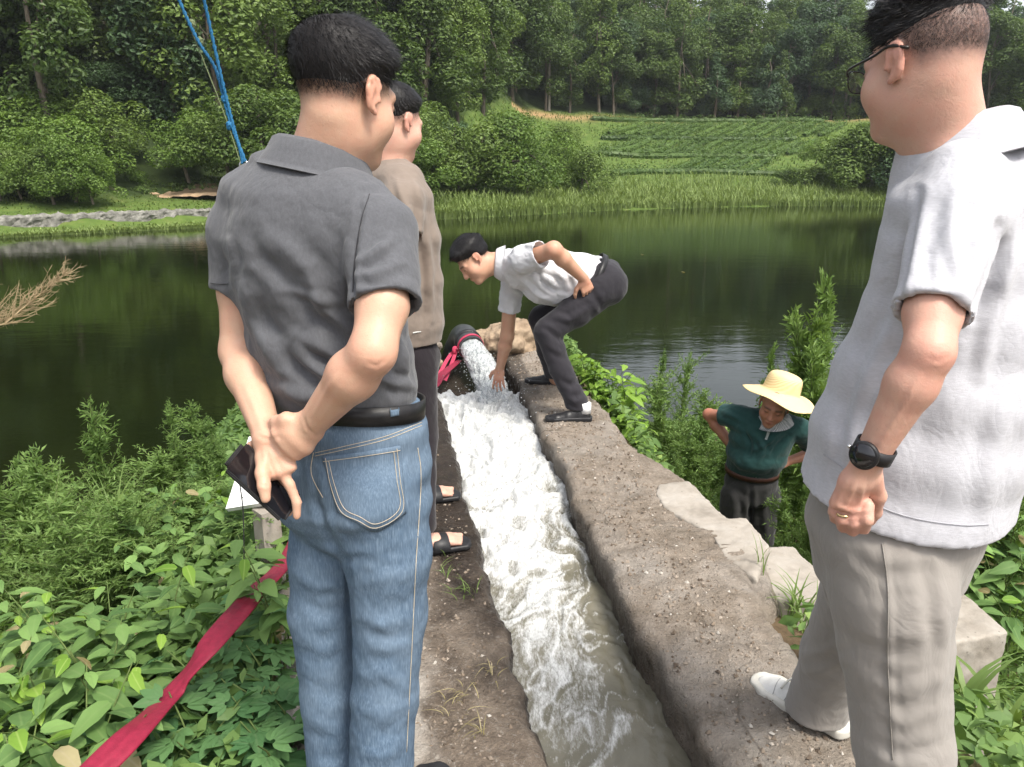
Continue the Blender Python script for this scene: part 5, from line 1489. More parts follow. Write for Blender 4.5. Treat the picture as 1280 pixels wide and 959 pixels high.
    body = finish_body('body', B, HF, M_skin1, root, 0.80, hl_st, [(WL + [0, 0, -0.07], 0.05, 0.25), (ER, 0.05, 0.35)], 1, [([(458, 452), (470, 458), (482, 450)], 2.5, -0.0012), ([(380, 522), (384, 535), (394, 545)], 2.0, -0.0018), ([(322, 545), (336, 550), (350, 546)], 2.0, -0.0016), ([(336, 560), (342, 580), (350, 596)], 2.5, 0.0022), ([(330, 560), (332, 580)], 2.5, 0.0018), ([(326, 606), (331, 607), (336, 606)], 1.5, -0.0016), ([(364, 612), (369, 612), (374, 610)], 1.5, -0.0014), ([(420, 470), (405, 495), (392, 520)], 3.0, 0.0016), ([(305, 480), (318, 510), (328, 540)], 3.0, 0.0015)])
    crown = HF.p(0.0, -0.055, 0.115)
    def flow(P, N):
        D = P - crown
        return D + np.cross(np.broadcast_to(HF.u, D.shape), D) * 0.5
    thick = lambda r_, f_, u_: 0.009 + 0.015 * sst(0.03, 0.10, u_) + 0.004 * sst(0.0, 0.08, f_) - 0.010 * np.exp(-((f_ + 0.055) ** 2 + r_ ** 2) / 0.018 ** 2) * (u_ > 0.05)
    add_hair('hair', HF, hl, thick, root, M_hair, flow, 14000, 0.024, 0.0005, 11, 0.07, 0.0038, 0.0012)
    stubble(HF, hl_st, hl, 30000, 6, root, M_hair, 0.003, 0.00025)
    # --- polo shirt
    S = Field([-0.82, 1.05, 0.88], [0.02, 1.75, 1.56], 0.004)
    st = [(399, 207, .072, .062), (393, 226, .125, .083), (386, 258, .176, .105), (387, 300, .184, .118), (393, 350, .175, .121), (406, 410, .163, .119), (423, 462, .160, .119), (434, 490, .150, .112), (438, 515, .140, .104)]
    S.loft([WY(x, y, Y0) for x, y, _, _ in st], r, [(a, b_) for _, _, a, b_ in st], 0.03)
    S.ell(WY(350, 300, 1.39), (0.08, 0.05, 0.10), np.array([r, f, (0, 0, 1)]), 0.05); S.ell(WY(425, 300, 1.36), (0.08, 0.05, 0.10), np.array([r, f, (0, 0, 1)]), 0.05)
    sleeve(S, [WY(318, 252, 1.49), WY(303, 290, 1.50), WY(301, 363, 1.49)], [0.060, 0.064, 0.056], 0.03)
    sleeve(S, [WY(448, 262, 1.38), WY(474, 292, 1.335), WY(482, 382, 1.248)], [0.062, 0.064, 0.059], 0.022)
    V, Q = S.nets(); V = relax(V, Q, 2, 0.5)
    V = folds(V, Q, [
        ([(452, 262), (442, 310), (438, 350), (440, 385)], 4.5, -0.009), ([(445, 255), (452, 240), (478, 238)], 4, -0.003),
        ([(448, 330), (470, 315), (490, 300)], 6, 0.007), ([(442, 345), (465, 345), (500, 330)], 6, 0.006), ([(446, 360), (480, 368), (515, 372)], 6, 0.004),
        ([(312, 290), (325, 320), (355, 350), (375, 385)], 9, -0.007), ([(345, 300), (385, 335), (400, 380), (440, 420)], 10, 0.008),
        ([(375, 350), (395, 395), (430, 425), (450, 440)], 8, -0.007), ([(350, 362), (390, 370), (425, 380)], 5, 0.004),
        ([(300, 340), (318, 400), (345, 450), (372, 490)], 10, 0.010), ([(322, 380), (345, 425), (380, 462), (405, 485)], 8, -0.008),
        ([(335, 420), (372, 445), (410, 470), (430, 480)], 8, 0.008), ([(372, 420), (410, 440), (450, 470)], 8, 0.007), ([(388, 440), (430, 470), (470, 492)], 7, -0.006),
        ([(480, 400), (500, 430), (512, 470)], 8, 0.008), ([(495, 395), (512, 440), (520, 475)], 6, -0.006), ([(285, 300), (292, 330), (288, 360)], 5, 0.005),
        ([(340, 480), (380, 497), (430, 500)], 7, 0.007), ([(470, 470), (495, 480), (520, 482)], 6, 0.008)])
    V = wrinkle(V, Q, 0.0045, (9, 9, 7), 3.0, lambda P: 0.4 + 0.9 * sst(1.35, 1.0, P[:, 2]))
    V = wrinkle(V, Q, 0.0016, (26, 26, 20), 8.0)
    M = clothmat('charcoal_pique', (0.070, 0.072, 0.080), (0.088, 0.090, 0.098), 800, 0.35, 0.55, 0.92, (1, 1, 0.5))
    shirt = child('polo_shirt', V, Q, M, root)
    Cs = Caster(V, Q)
    ca = nrm(HF.c - nb); ca = nrm(ca * 0.5 + np.array([0, 0, 1.0]) * 0.8)
    Vc, Fc = collar(WY(399, 203, 1.455), ca, r, (0.066, 0.068), 0.036, 0.030, 0.016, 72, 0.25)
    child('collar', Vc, Fc, M, shirt)
    M_seam = surf('charcoal_thread', [(0.3, (0.03, 0.03, 0.034)), (0.7, (0.05, 0.05, 0.055))], 200, 0.9, 0.2, 300, 0.001)
    thread('hem_stitch', Cs, [(443, 374), (470, 377), (500, 377), (521, 373)], M_seam, shirt, 0.0008)
    thread('hem_stitch', Cs, [(264, 354), (275, 355), (286, 355)], M_seam, shirt, 0.0008, 16)
    thread('shoulder_seam', Cs, [(462, 243), (452, 275), (444, 320), (441, 365)], M_seam, shirt, 0.001, 40, 0.0005)
    # --- jeans
    J = Field([-0.62, 1.15, -0.02], [-0.02, 1.68, 1.06], 0.0042)
    st = [(437, 497, .146, .109), (440, 530, .155, .119), (444, 575, .160, .125), (447, 620, .158, .122), (449, 652, .140, .105)]
    J.loft([WY(x, y, Y0) for x, y, _, _ in st], r, [(a, b_) for _, _, a, b_ in st], 0.02)
    A = np.array([r, f, (0, 0, 1)])
    cb = WY(446, 606, Y0)
    for s in (-1, 1): J.ell(cb - f * 0.052 + r * s * 0.072, (0.082, 0.082, 0.098), A, 0.025)
    for (pts, rad) in (([WY(418, 628, 1.485), WY(411, 690, 1.478), KL, WY(413, 870, 1.465), AL], [0.090, 0.082, 0.070, 0.064, 0.066]),
                       ([WY(476, 628, 1.405), WY(484, 690, 1.395), KR, WY(481, 870, 1.38), AR], [0.092, 0.086, 0.074, 0.068, 0.070])):
        L = like(J); L.chain(pts + [pts[-1] + np.array([0, 0, -0.1])], rad + [rad[-1]], 0.02)
        L.cut(np.array([0, 0, 0.065]), (0, 0, -1))
        merge(J, L, 0.014)
    J.cut(WY(437, 494, Y0), nrm(np.array([0, 0, 1.0]) + 0.10 * f))
    V, Q = J.nets(); V = relax(V, Q, 2, 0.5)
    V = folds(V, Q, [
        ([(392, 590), (396, 630), (410, 670), (432, 700)], 5, -0.008), ([(432, 690), (437, 740), (438, 800)], 4, -0.006),
        ([(402, 665), (440, 672), (500, 655)], 8, -0.007), ([(420, 690), (470, 690), (525, 670)], 7, 0.006), ([(440, 720), (480, 712), (525, 700)], 7, -0.004),
        ([(372, 720), (400, 735), (430, 730)], 7, 0.006), ([(374, 748), (402, 765), (432, 758)], 7, -0.006), ([(446, 765), (480, 780), (520, 765)], 8, 0.007),
        ([(446, 790), (480, 800), (522, 795)], 8, -0.006), ([(380, 800), (405, 812), (436, 800)], 8, 0.006), ([(382, 850), (410, 868), (440, 852)], 9, -0.006),
        ([(446, 850), (480, 842), (518, 862)], 9, 0.006), ([(444, 900), (478, 915), (514, 895)], 9, -0.007), ([(388, 900), (420, 915), (446, 905)], 9, 0.007),
        ([(392, 940), (420, 950), (450, 938)], 8, -0.006), ([(444, 940), (478, 945), (510, 930)], 8, 0.006), ([(505, 690), (510, 790), (500, 930)], 5, 0.003),
        ([(515, 560), (528, 610), (525, 660)], 8, -0.005)], gain=0.55)
    V = wrinkle(V, Q, 0.0018, (10, 10, 13), 21.0); V = wrinkle(V, Q, 0.0012, (34, 34, 26), 25.0)
    b = MB('blue_denim'); c = b.obj()
    str_ = b.noise(b.map(c, (420, 420, 40)), 1.0, 3, 0.6); wv = b.noise(c, 1100, 2, 0.5); blot = b.noise(c, 6, 4, 0.6)
    col = b.ramp(str_, [(0.25, (0.050, 0.080, 0.125)), (0.5, (0.085, 0.130, 0.190)), (0.8, (0.17, 0.23, 0.30))])
    col = b.mix(b.ramp(blot, [(0.4, 0.0), (0.8, 0.55)]), col, (0.19, 0.25, 0.32))
    b.bsdf(Base_Color=col, Roughness=0.92, Specular_IOR_Level=0.2, Normal=b.bump(b.math('ADD', str_, wv), 0.3, 0.002))
    M_denim = b.m
    jeans = child('jeans', V, Q, M_denim, root)
    C = Caster(V, Q)
    pk = [(403, 571), (452, 565), (499, 558)], [(424, 641), (470, 664), (507, 641)]
    # back pocket: flat patch with a pointed foot
    Vp, Fp = band(C, [(403, 571), (435, 567), (470, 562), (500, 557)], [(423, 640), (446, 653), (471, 664), (507, 641)], 26, 22, 0.0030, 0.0035)
    pocket = child('back_pocket', Vp, Fp, M_denim, jeans)
    Cp = Caster(np.concatenate([V, Vp]), [list(q) for q in Q] + [list(q + len(V)) for q in Fp])
    for ln in ([(404, 577), (435, 573), (470, 568), (500, 563)], [(407, 573), (413, 605), (426, 639), (448, 651), (471, 660), (503, 639), (500, 600), (496, 561)], [(411, 576), (418, 605), (430, 635), (450, 646), (471, 655), (499, 636), (496, 600), (492, 564)],
               [(394, 566), (430, 558), (480, 546), (527, 528)], [(394, 570), (430, 562), (480, 550), (527, 532)]):
        thread('stitching', Cp, ln, M_thread, jeans, 0.00065, 70, 0.0008)
    for ln in ([(392, 566), (389, 585), (392, 600), (404, 622)], [(522, 560), (526, 600), (520, 700), (515, 800), (508, 940)]):
        thread('seam', C, ln, M_thread, jeans, 0.0008, 60, 0.0008)
    # belt and loop
    bc = WY(437, 503, Y0)
    Vb, Fb = ringband(bc, (0.04, 0.10, 1), r, (0.1535, 0.1155), 0.036, 0.005, 90)
    belt = child('belt', Vb, Fb, M_black, root)
    V2, Q2 = Vb, Fb
    Cb = Caster(V2, Q2)
    Vl, Fl = band(Cb, [(487, 491), (492, 491), (497, 490)], [(488, 521), (493, 520), (498, 519)], 5, 12, 0.003, 0.003)
    child('belt_loop', Vl, Fl, M_denim, jeans)
    # shoes
    for hp, dd in ((GZ(558, 962, 0.03) - yaw(52)[0] * 0.205, yaw(52)[0]), (AL, yaw(20)[0])):
        (Vs, Fs), (Vu, Fu) = shoe_solid(hp[:2] - dd[:2] * 0.075, dd, 0.29, 0.052, 0.078, 0.005, 0.008)
        so = child('shoe', Vu, Fu, M_black, root); child('sole', Vs, Fs, M_dark, so)
    # phone
    ph_c = WY(329, 603, 1.262)
    ux = nrm(WY(365, 637, 1.272) - WY(293, 570, 1.252)); nz = nrm(np.array([0.60, -0.47, 0.64])); nz = nrm(nz - ux * (ux @ nz)); uy = np.cross(nz, ux)
    bm = bmesh.new(); bmesh.ops.create_cube(bm, size=1.0)
    bmesh.ops.scale(bm, vec=(0.148, 0.070, 0.0088), verts=bm.verts)
    bmesh.ops.bevel(bm, geom=[e for e in bm.edges if abs(e.verts[0].co.z - e.verts[1].co.z) > 0.005], offset=0.010, segments=5, affect='EDGES')
    bmesh.ops.bevel(bm, geom=[e for e in bm.edges if abs(e.verts[0].co.z - e.verts[1].co.z) < 1e-5 and e.calc_face_angle(0) > 1], offset=0.0022, segments=3, affect='EDGES')
    me = bpy.data.meshes.new('phone_case'); bm.to_mesh(me); bm.free()
    pr_ = empty('mobile_phone', ph_c, 'black mobile phone held behind the back in the left hand of the jeans man', 'phone')
    o = put('case', me, M_dark, pr_)
    Mx = Matrix((ux, uy, nz)).transposed().to_quaternion()
    o.rotation_mode = 'QUATERNION'; o.rotation_quaternion = Mx
    bg_ = MB('phone_glass'); bg_.bsdf(Base_Color=(0.006, 0.006, 0.008), Roughness=0.06, Specular_IOR_Level=0.6)
    g = np.array([(-0.068, -0.031), (0.068, -0.031), (0.068, 0.031), (-0.068, 0.031)])
    Vg = np.array([(x, y, z) for z in (0.0044, 0.0049) for x, y in g]); Fg = np.array([(0, 3, 2, 1), (4, 5, 6, 7), (0, 1, 5, 4), (1, 2, 6, 5), (2, 3, 7, 6), (3, 0, 4, 7)])
    o = put('screen', mesh(Vg, Fg, 'screen', False), bg_.m, pr_); o.rotation_mode = 'QUATERNION'; o.rotation_quaternion = Mx
    return root
man_jeans()

# ------------------------------------------------------------------ man in the pale grey polo, glasses and watch
M_skin5 = skinmat('skin_pinkish', (0.53, 0.325, 0.245), (0.54, 0.225, 0.175), (0.045, 0.042, 0.045))
def man_watch():
    f, r = yaw(-40)
    Y0 = 1.33
    root = empty('person', (0.74, 1.30, 0.01), 'man with glasses and black watch in pale grey polo shirt and beige grey trousers', 'person')
    HF = HeadFrame(WY(1152, 86, 1.33), nrm(np.append(yaw(-25)[0][:2], -0.14)), (0.02, 0.0, 1), 0.915)
    SL, EL, WL = WY(1196, 275, 1.185), WY(1161, 440, 1.045), WY(1091, 566, 1.075)
    lo = np.array([0.28, 0.95, -0.01]); hi = np.array([1.15, 2.02, 1.80])
    B = Field(lo, hi, 0.0044)
    head_solid(B, HF, 0.006)
    nb = WY(1203, 186, 1.31)
    B.cap(HF.p(0, -0.034, -0.03), nb + [0, 0, -0.03], 0.055, 0.050, 0.03); B.cap(HF.p(0, 0.0, -0.072), nb + f * 0.03 + [0, 0, -0.03], 0.048, 0.048, 0.03)
    B.loft([nb, WY(1195, 260, Y0), WY(1180, 400, Y0), WY(1130, 600, Y0), WY(1115, 680, Y0)], r, [(0.08, 0.06), (0.15, 0.09), (0.15, 0.11), (0.14, 0.11), (0.13, 0.10)], 0.03)
    B.chain([WY(1195, 270, 1.28), SL, WY(1166, 391, 1.085), EL], [0.05, 0.040, 0.0375, 0.032], 0.014)
    B.chain([EL, EL * 0.7 + WL * 0.3, WL], [0.032, 0.0345, 0.0235], 0.014)
    # left hand: loosely closed, back of the hand towards us, fingers curled under
    k1 = WY(1058, 628, 1.100)
    B.seg(WL, WL * 0.45 + k1 * 0.55, (0.75, 0.2, 0.45), (0.028, 0.020), (0.035, 0.019), 0.012)
    B.seg(WL * 0.5 + k1 * 0.5, k1, (0.75, 0.2, 0.45), (0.035, 0.019), (0.037, 0.016), 0.012)
    finger(B, [WY(1084, 632, 1.087), WY(1084, 650, 1.077), WY(1080, 661, 1.097), WY(1077, 655, 1.120)], 0.0108, 0.0078)
    finger(B, [WY(1070, 634, 1.093), WY(1068, 654, 1.087), WY(1066, 664, 1.107), WY(1068, 657, 1.130)], 0.0105, 0.0077)
    finger(B, [WY(1056, 632, 1.101), WY(1053, 650, 1.097), WY(1053, 659, 1.117), WY(1058, 653, 1.140)], 0.0100, 0.0073)
    finger(B, [WY(1045, 624, 1.111), WY(1042, 640, 1.109), WY(1043, 648, 1.127), WY(1049, 643, 1.147)], 0.0091, 0.0068)
    finger(B, [WY(1092, 596, 1.087), WY(1098, 620, 1.103), WY(1094, 640, 1.123), WY(1088, 652, 1.137)], 0.0132, 0.0082, 0.008)
    # far arm, hanging on the other side
    SR, ER, WRr = WY(1210, 235, 1.46), WY(1190, 380, 1.52), WY(1150, 500, 1.60)
    B.chain([WY(1200, 250, 1.34), SR, ER, ER * .7 + WRr * .3, WRr], [0.06, 0.057, 0.045, 0.046, 0.030], 0.02)
    auto_hand(B, WRr, WRr - ER, r, f, (30, 40, 25), 1.0)
    LK, LA = WY(1118, 810, 1.22), WY(1138, 1080, 1.185)
    RK, RA = WY(1078, 750, 1.53), WY(1030, 862, 1.715)
    B.chain([WY(1105, 690, 1.25), LK, LA, np.array([LA[0], LA[1], 0.09])], [0.07, 0.05, 0.042, 0.04], 0.01); B.chain([WY(1118, 690, 1.36), RK, RA], [0.07, 0.05, 0.042], 0.01)
    hl = lambda r_, f_, u_: np.where(f_ > 0.02, u_ - np.interp(f_, [0.02, 0.05, 0.08, 0.12], [0.040, 0.040, 0.046, 0.062]), u_ - np.interp(f_, [-0.10, -0.07, -0.03, 0.02], [0.078, 0.068, 0.050, 0.040]))
    hl_st = lambda r_, f_, u_: u_ - np.interp(f_, [-0.10, -0.05, -0.01, 0.03, 0.055, 0.08], [-0.012, -0.018, 0.020, 0.030, 0.045, 0.075])
    finish_body('body', B, HF, M_skin5, root, 0.86, hl_st, [(k1, 0.04, 0.35), (WY(1066, 655, 1.105), 0.03, 0.4), (EL, 0.06, 0.3)], 1, [([(1158, 445), (1172, 452), (1186, 446)], 2.5, -0.0012), ([(1070, 600), (1062, 620), (1056, 635)], 2.5, 0.002), ([(1080, 602), (1076, 622), (1072, 638)], 2.5, 0.002), ([(1062, 598), (1052, 614), (1046, 628)], 2.5, 0.0018), ([(1046, 632), (1064, 640), (1086, 638)], 2.5, 0.0028), ([(1050, 648), (1066, 654), (1082, 650)], 1.5, -0.0016), ([(1150, 470), (1125, 515), (1100, 555)], 3.5, 0.0016)])
    flow = lambda P, N: HF.f * 0.6 - (P - HF.p(0, -0.06, 0.11)) * -6.0 + 0 * P
    thick = lambda r_, f_, u_: 0.008 + 0.020 * sst(0.06, 0.12, u_) + 0.006 * sst(0.03, 0.09, f_)
    add_hair('hair', HF, hl, thick, root, M_hair, flow, 4500, 0.024, 0.0007, 23, 0.3, 0.0042, 0.006)
    stubble(HF, hl_st, hl, 34000, 5, root, M_hair)
    # --- polo shirt
    S = Field([0.24, 0.92, 0.78], [1.15, 1.75, 1.56], 0.0044)
    st = [(1203, 203, .062, .054), (1209, 214, .134, .088), (1216, 245, .194, .116), (1213, 320, .200, .128), (1199, 400, .200, .146), (1172, 480, .202, .166), (1147, 550, .205, .176), (1128, 620, .206, .172), (1118, 665, .204, .166)]
    S.loft([WY(x, y, Y0) for x, y, _, _ in st], r, [(a, b_) for _, _, a, b_ in st], 0.03)
    hc = WY(1131, 612, Y0); hn = nrm(np.array([0, 0, -1.0]) + 0.16 * f)
    S.cut(hc, hn)
    S.loft([hc + np.array([0, 0, 0.05]), hc - np.array([0, 0, 0.06])], r, [(0.190, 0.160), (0.199, 0.168)], 0.0, 's')
    sleeve(S, [WY(1202, 225, 1.24), WY(1199, 268, 1.185), WY(1165, 391, 1.085)], [0.062, 0.064, 0.0530], 0.025, 0.006, 0.05)
    sleeve(S, [WY(1210, 225, 1.40), WY(1208, 270, 1.46), WY(1195, 350, 1.50)], [0.068, 0.072, 0.064], 0.025)
    V, Q = S.nets(); V = relax(V, Q, 2, 0.5)
    V = folds(V, Q, [
        ([(1150, 240), (1140, 290), (1130, 340), (1120, 380)], 6, -0.008), ([(1250, 280), (1248, 320), (1235, 360), (1215, 398)], 6, -0.009),
        ([(1195, 240), (1190, 300), (1200, 350), (1205, 390)], 9, 0.006), ([(1170, 260), (1160, 310), (1162, 360)], 9, -0.004), ([(1225, 290), (1222, 330), (1208, 370)], 7, 0.006),
        ([(1270, 260), (1262, 330), (1240, 400), (1225, 470)], 9, 0.009), ([(1262, 420), (1240, 480), (1225, 560), (1215, 640)], 12, -0.004), ([(1200, 460), (1185, 530), (1178, 600)], 16, 0.003),
        ([(1110, 420), (1085, 470), (1060, 520)], 9, 0.006), ([(1120, 330), (1105, 390), (1080, 440)], 9, -0.006),
        ([(1070, 480), (1050, 530), (1045, 580)], 8, -0.006), ([(1250, 520), (1235, 580), (1230, 640)], 14, 0.004)])
    V = wrinkle(V, Q, 0.0022, (6, 6, 5), 43.0); V = wrinkle(V, Q, 0.0009, (24, 24, 16), 48.0)
    M = clothmat('pale_grey_pique', (0.37, 0.37, 0.40), (0.42, 0.42, 0.445), 800, 0.3, 0.35, 0.92, (0.35, 0.35, 2.0))
    shirt = child('polo_shirt', V, Q, M, root)
    Cs = Caster(V, Q)
    ca = nrm(np.array([0, 0, 1.0]) + 0.30 * f)
    Vc, Fc = collar(WY(1198, 184, 1.330), ca, r, (0.066, 0.074), 0.036, 0.048, 0.020, 72, 0.30)
    child('collar', Vc, Fc, M, shirt)
    M_seam = surf('grey_thread', [(0.3, (0.34, 0.34, 0.37)), (0.7, (0.42, 0.42, 0.45))], 200, 0.9, 0.2, 300, 0.001)
    Vb, Fb = band(Cs, [(1120, 376), (1150, 377), (1180, 383), (1214, 394)], [(1118, 388), (1150, 390), (1180, 396), (1211, 405)], 30, 5, 0.0022, 0.003)
    child('sleeve_band', Vb, Fb, M, shirt)
    thread('hem_stitch', Cs, [(1030, 568), (1062, 590), (1090, 627), (1140, 647), (1200, 656), (1236, 655)], M_seam, shirt, 0.0008, 60)
    # --- trousers
    T = Field([0.30, 0.92, -0.01], [1.12, 2.02, 0.98], 0.0046)
    st = [(1128, 600, .165, .140), (1118, 650, .172, .148), (1113, 700, .160, .135)]
    T.loft([WY(x, y, Y0) for x, y, _, _ in st], r, [(a, b_) for _, _, a, b_ in st], 0.02)
    for pts, rad, end in (([WY(1107, 680, 1.245), WY(1115, 740, 1.225), LK, WY(1128, 930, 1.20), LA, np.array([LA[0], LA[1], 0.0])], [0.108, 0.103, 0.094, 0.084, 0.082, 0.084], 0.055),
                          ([WY(1112, 690, 1.37), WY(1092, 725, 1.46), RK, WY(1046, 815, 1.64), RA, RA + np.array([-0.01, 0.02, -0.12])], [0.104, 0.098, 0.090, 0.080, 0.078, 0.080], 0.045)):
        L = like(T); L.chain(pts, rad, 0.02); L.cut(np.array([0, 0, end]), (0, 0, -1)); merge(T, L, 0.012)
    V, Q = T.nets(); V = relax(V, Q, 2, 0.5)
    V = folds(V, Q, [
        ([(1105, 680), (1112, 760), (1112, 850), (1120, 955)], 5, 0.005), ([(1060, 690), (1100, 720), (1160, 715)], 9, -0.006), ([(1150, 690), (1165, 760), (1172, 830)], 9, -0.007),
        ([(1070, 780), (1105, 800), (1150, 790)], 9, 0.007), ([(1080, 830), (1120, 850), (1165, 835)], 9, -0.007), ([(1090, 880), (1130, 905), (1172, 885)], 9, 0.008), ([(1095, 930), (1130, 945), (1170, 930)], 8, -0.007),
        ([(1000, 820), (1030, 815), (1055, 800)], 6, 0.006), ([(1005, 850), (1030, 850), (1055, 835)], 6, -0.006), ([(1035, 760), (1050, 790), (1052, 830)], 6, 0.006), ([(1175, 700), (1180, 800), (1170, 900)], 8, 0.006)], gain=0.5)
    V = wrinkle(V, Q, 0.0025, (8, 8, 8), 63.0); V = wrinkle(V, Q, 0.0009, (26, 26, 22), 68.0)
    Mt = clothmat('beige_grey_twill', (0.235, 0.215, 0.195), (0.275, 0.255, 0.235), 1000, 0.2, 0.0, 0.9)
    tr = child('trousers', V, Q, Mt, root)
    Ct = Caster(V, Q)
    M_ts = surf('beige_thread', [(0.3, (0.20, 0.185, 0.165)), (0.7, (0.26, 0.24, 0.22))], 200, 0.9, 0.2, 300, 0.001)
    thread('seam', Ct, [(1103, 680), (1110, 740), (1110, 830), (1116, 950)], M_ts, tr, 0.0012, 60, 0.0006)
    M_seamw = surf('grey_seam', [(0.3, (0.25, 0.25, 0.24)), (0.7, (0.33, 0.33, 0.32))], 100, 0.9, 0.1, 90, 0.001)
    # shoes
    Mw = surf('white_canvas', [(0.3, (0.52, 0.51, 0.48)), (0.7, (0.64, 0.63, 0.61))], 30, 0.75, 0.2, 300, 0.002)
    Ms = surf('white_rubber', [(0.3, (0.42, 0.40, 0.35)), (0.7, (0.55, 0.53, 0.48))], 20, 0.5, 0.15, 100, 0.002)
    toe, heel = GZ(950, 852, 0.03), GZ(1068, 917, 0.03)
    dd = nrm((toe - heel) * np.array([1, 1, 0]))
    for hp, dv in ((heel, dd), (np.array([LA[0] + 0.05, LA[1] - 0.07, 0]), yaw(-30)[0])):
        (Vs, Fs), (Vu, Fu) = shoe_solid(hp[:2], dv, 0.295, 0.056, 0.085, 0.004, 0.016)
        lp = np.array([hp[0], hp[1], 0.016]); sdv = np.array([-dv[1], dv[0], 0])
        for t_, z_ in ((0.150, 0.076), (0.172, 0.069), (0.194, 0.062)):
            q = [lp + dv * t_ + sdv * a_ + np.array([0, 0, z_ - 7.5 * a_ * a_]) for a_ in np.linspace(-0.032, 0.032, 9)]
            V_, F_ = tube(np.array(q), 0.0034, 6); child('lace', *clean(V_, F_), Ms, root)
        V_, F_ = tube(np.array([lp + dv * 0.075 + [0, 0, 0.07], lp + dv * 0.07 + [0, 0, 0.13]]), [0.040, 0.038], 18); child('sock', *clean(V_, F_), M_dark, root)
        so = child('shoe', Vu, Fu, Mw, root); child('sole', Vs, Fs, Ms, so)
        if hp is heel:
            Cu_ = Caster(Vu, Fu)
            for ln in ([(966, 868), (972, 852), (984, 842), (996, 841)], [(980, 876), (992, 858), (1004, 848), (1014, 846)], [(1000, 885), (1010, 868), (1022, 858)]): thread('seam', Cu_, ln, M_seamw, so, 0.0011, 24, 0.0004)
    # glasses
    bg_ = MB('spectacle_glass'); nd = bg_.bsdf(Base_Color=(0.95, 0.97, 0.96), Roughness=0.02, IOR=1.3, Transmission_Weight=1.0)
    gl = empty('spectacles', HF.p(0, 0.1, 0), 'dark rimmed spectacles on the man in the pale grey polo', 'glasses')
    Mf = surf('dark_frame', [(0.3, (0.012, 0.010, 0.009)), (0.7, (0.03, 0.024, 0.02))], 30, 0.35, 0.1, 90, 0.001)
    for s in (-1, 1):
        a = np.arange(28) * 2 * np.pi / 28
        sq = lambda t, e: np.sign(t) * np.abs(t) ** e
        ring = np.array([HF.p(s * 0.034 + 0.026 * sq(math.cos(t), 0.7), 0.112 - 0.006 * abs(math.cos(t)) * (1 if math.cos(t) * s > 0 else 0.2), 0.0 + 0.0195 * sq(math.sin(t), 0.7)) for t in a])
        V, F = tube(np.concatenate([ring, ring[:2]]), 0.0012, 6, False); child('rim', V, F, Mf, gl)
        fr = HF.f * 0.0008
        Vl = np.concatenate([ring - fr, ring + fr, [ring.mean(0) - fr * 1.5, ring.mean(0) + fr * 1.5]]); m = 28
        Fl = [(i, (i + 1) % m, 2 * m) for i in range(m)] + [(m + (i + 1) % m, m + i, 2 * m + 1) for i in range(m)]
        child('lens', Vl, Fl, bg_.m, gl)
        V, F = tube(spline([HF.p(s * 0.060, 0.108, 0.010), HF.p(s * 0.074, 0.09, 0.016), HF.p(s * 0.0845, 0.03, 0.022), HF.p(s * 0.0865, -0.005, 0.030), HF.p(s * 0.085, -0.040, 0.018)], 16), [0.0022] * 12 + [0.0027] * 4, 6)
        child('temple', *clean(V, F), Mf, gl)
    V, F = tube(spline([HF.p(-0.009, 0.112, 0.006), HF.p(0, 0.115, 0.009), HF.p(0.009, 0.112, 0.006)], 6), 0.0012, 6); child('bridge', *clean(V, F), Mf, gl)
    # watch
    fd = nrm(WL - EL); wc = WL - fd * 0.004
    wr = empty('wristwatch', wc, 'black round wristwatch on the left wrist of the pale grey polo man', 'watch')
    nx = nrm(np.array([-0.62, -0.72, 0.32])); nx = nrm(nx - fd * (nx @ fd)); ny = np.cross(fd, nx)
    V, F = ringband(wc, fd, nx, (0.0268, 0.0268), 0.021, 0.003, 40); child('strap', V, F, M_dark, wr)
    cc = wc + nx * 0.0305
    V, F = tube([cc, cc + nx * 0.004, cc + nx * 0.010, cc + nx * 0.0115], [0.0195, 0.0212, 0.0212, 0.0195], 40); cs = child('case', *clean(V, F), M_black, wr)
    V, F = tube([cc + nx * 0.0116, cc + nx * 0.0122], [0.0180, 0.0178], 40); bgw = MB('watch_glass'); bgw.bsdf(Base_Color=(0.01, 0.01, 0.013), Roughness=0.05, Specular_IOR_Level=0.7)
    child('dial', *clean(V, F), bgw.m, wr)
    V, F = tube([cc + nx * 0.006 + ny * 0.022, cc + nx * 0.006 + ny * 0.027], 0.003, 12); child('crown', *clean(V, F), M_metal, wr)
    # ring
    a, b_ = WY(1045, 624, 1.246), WY(1042, 640, 1.244)
    a, b_ = WY(1056, 632, 1.101), WY(1053, 650, 1.097)
    Mg = MB('gold'); Mg.bsdf(Base_Color=(0.85, 0.65, 0.35), Metallic=1.0, Roughness=0.25)
    V, F = ringband(a * 0.35 + b_ * 0.65, b_ - a, (1, 0, 0), (0.0099, 0.0099), 0.004, 0.0014, 24)
    o = put('finger_ring', mesh(V, F), Mg.m); tag(o, 'thin gold ring on the closed hand below the black watch', 'ring')
man_watch()

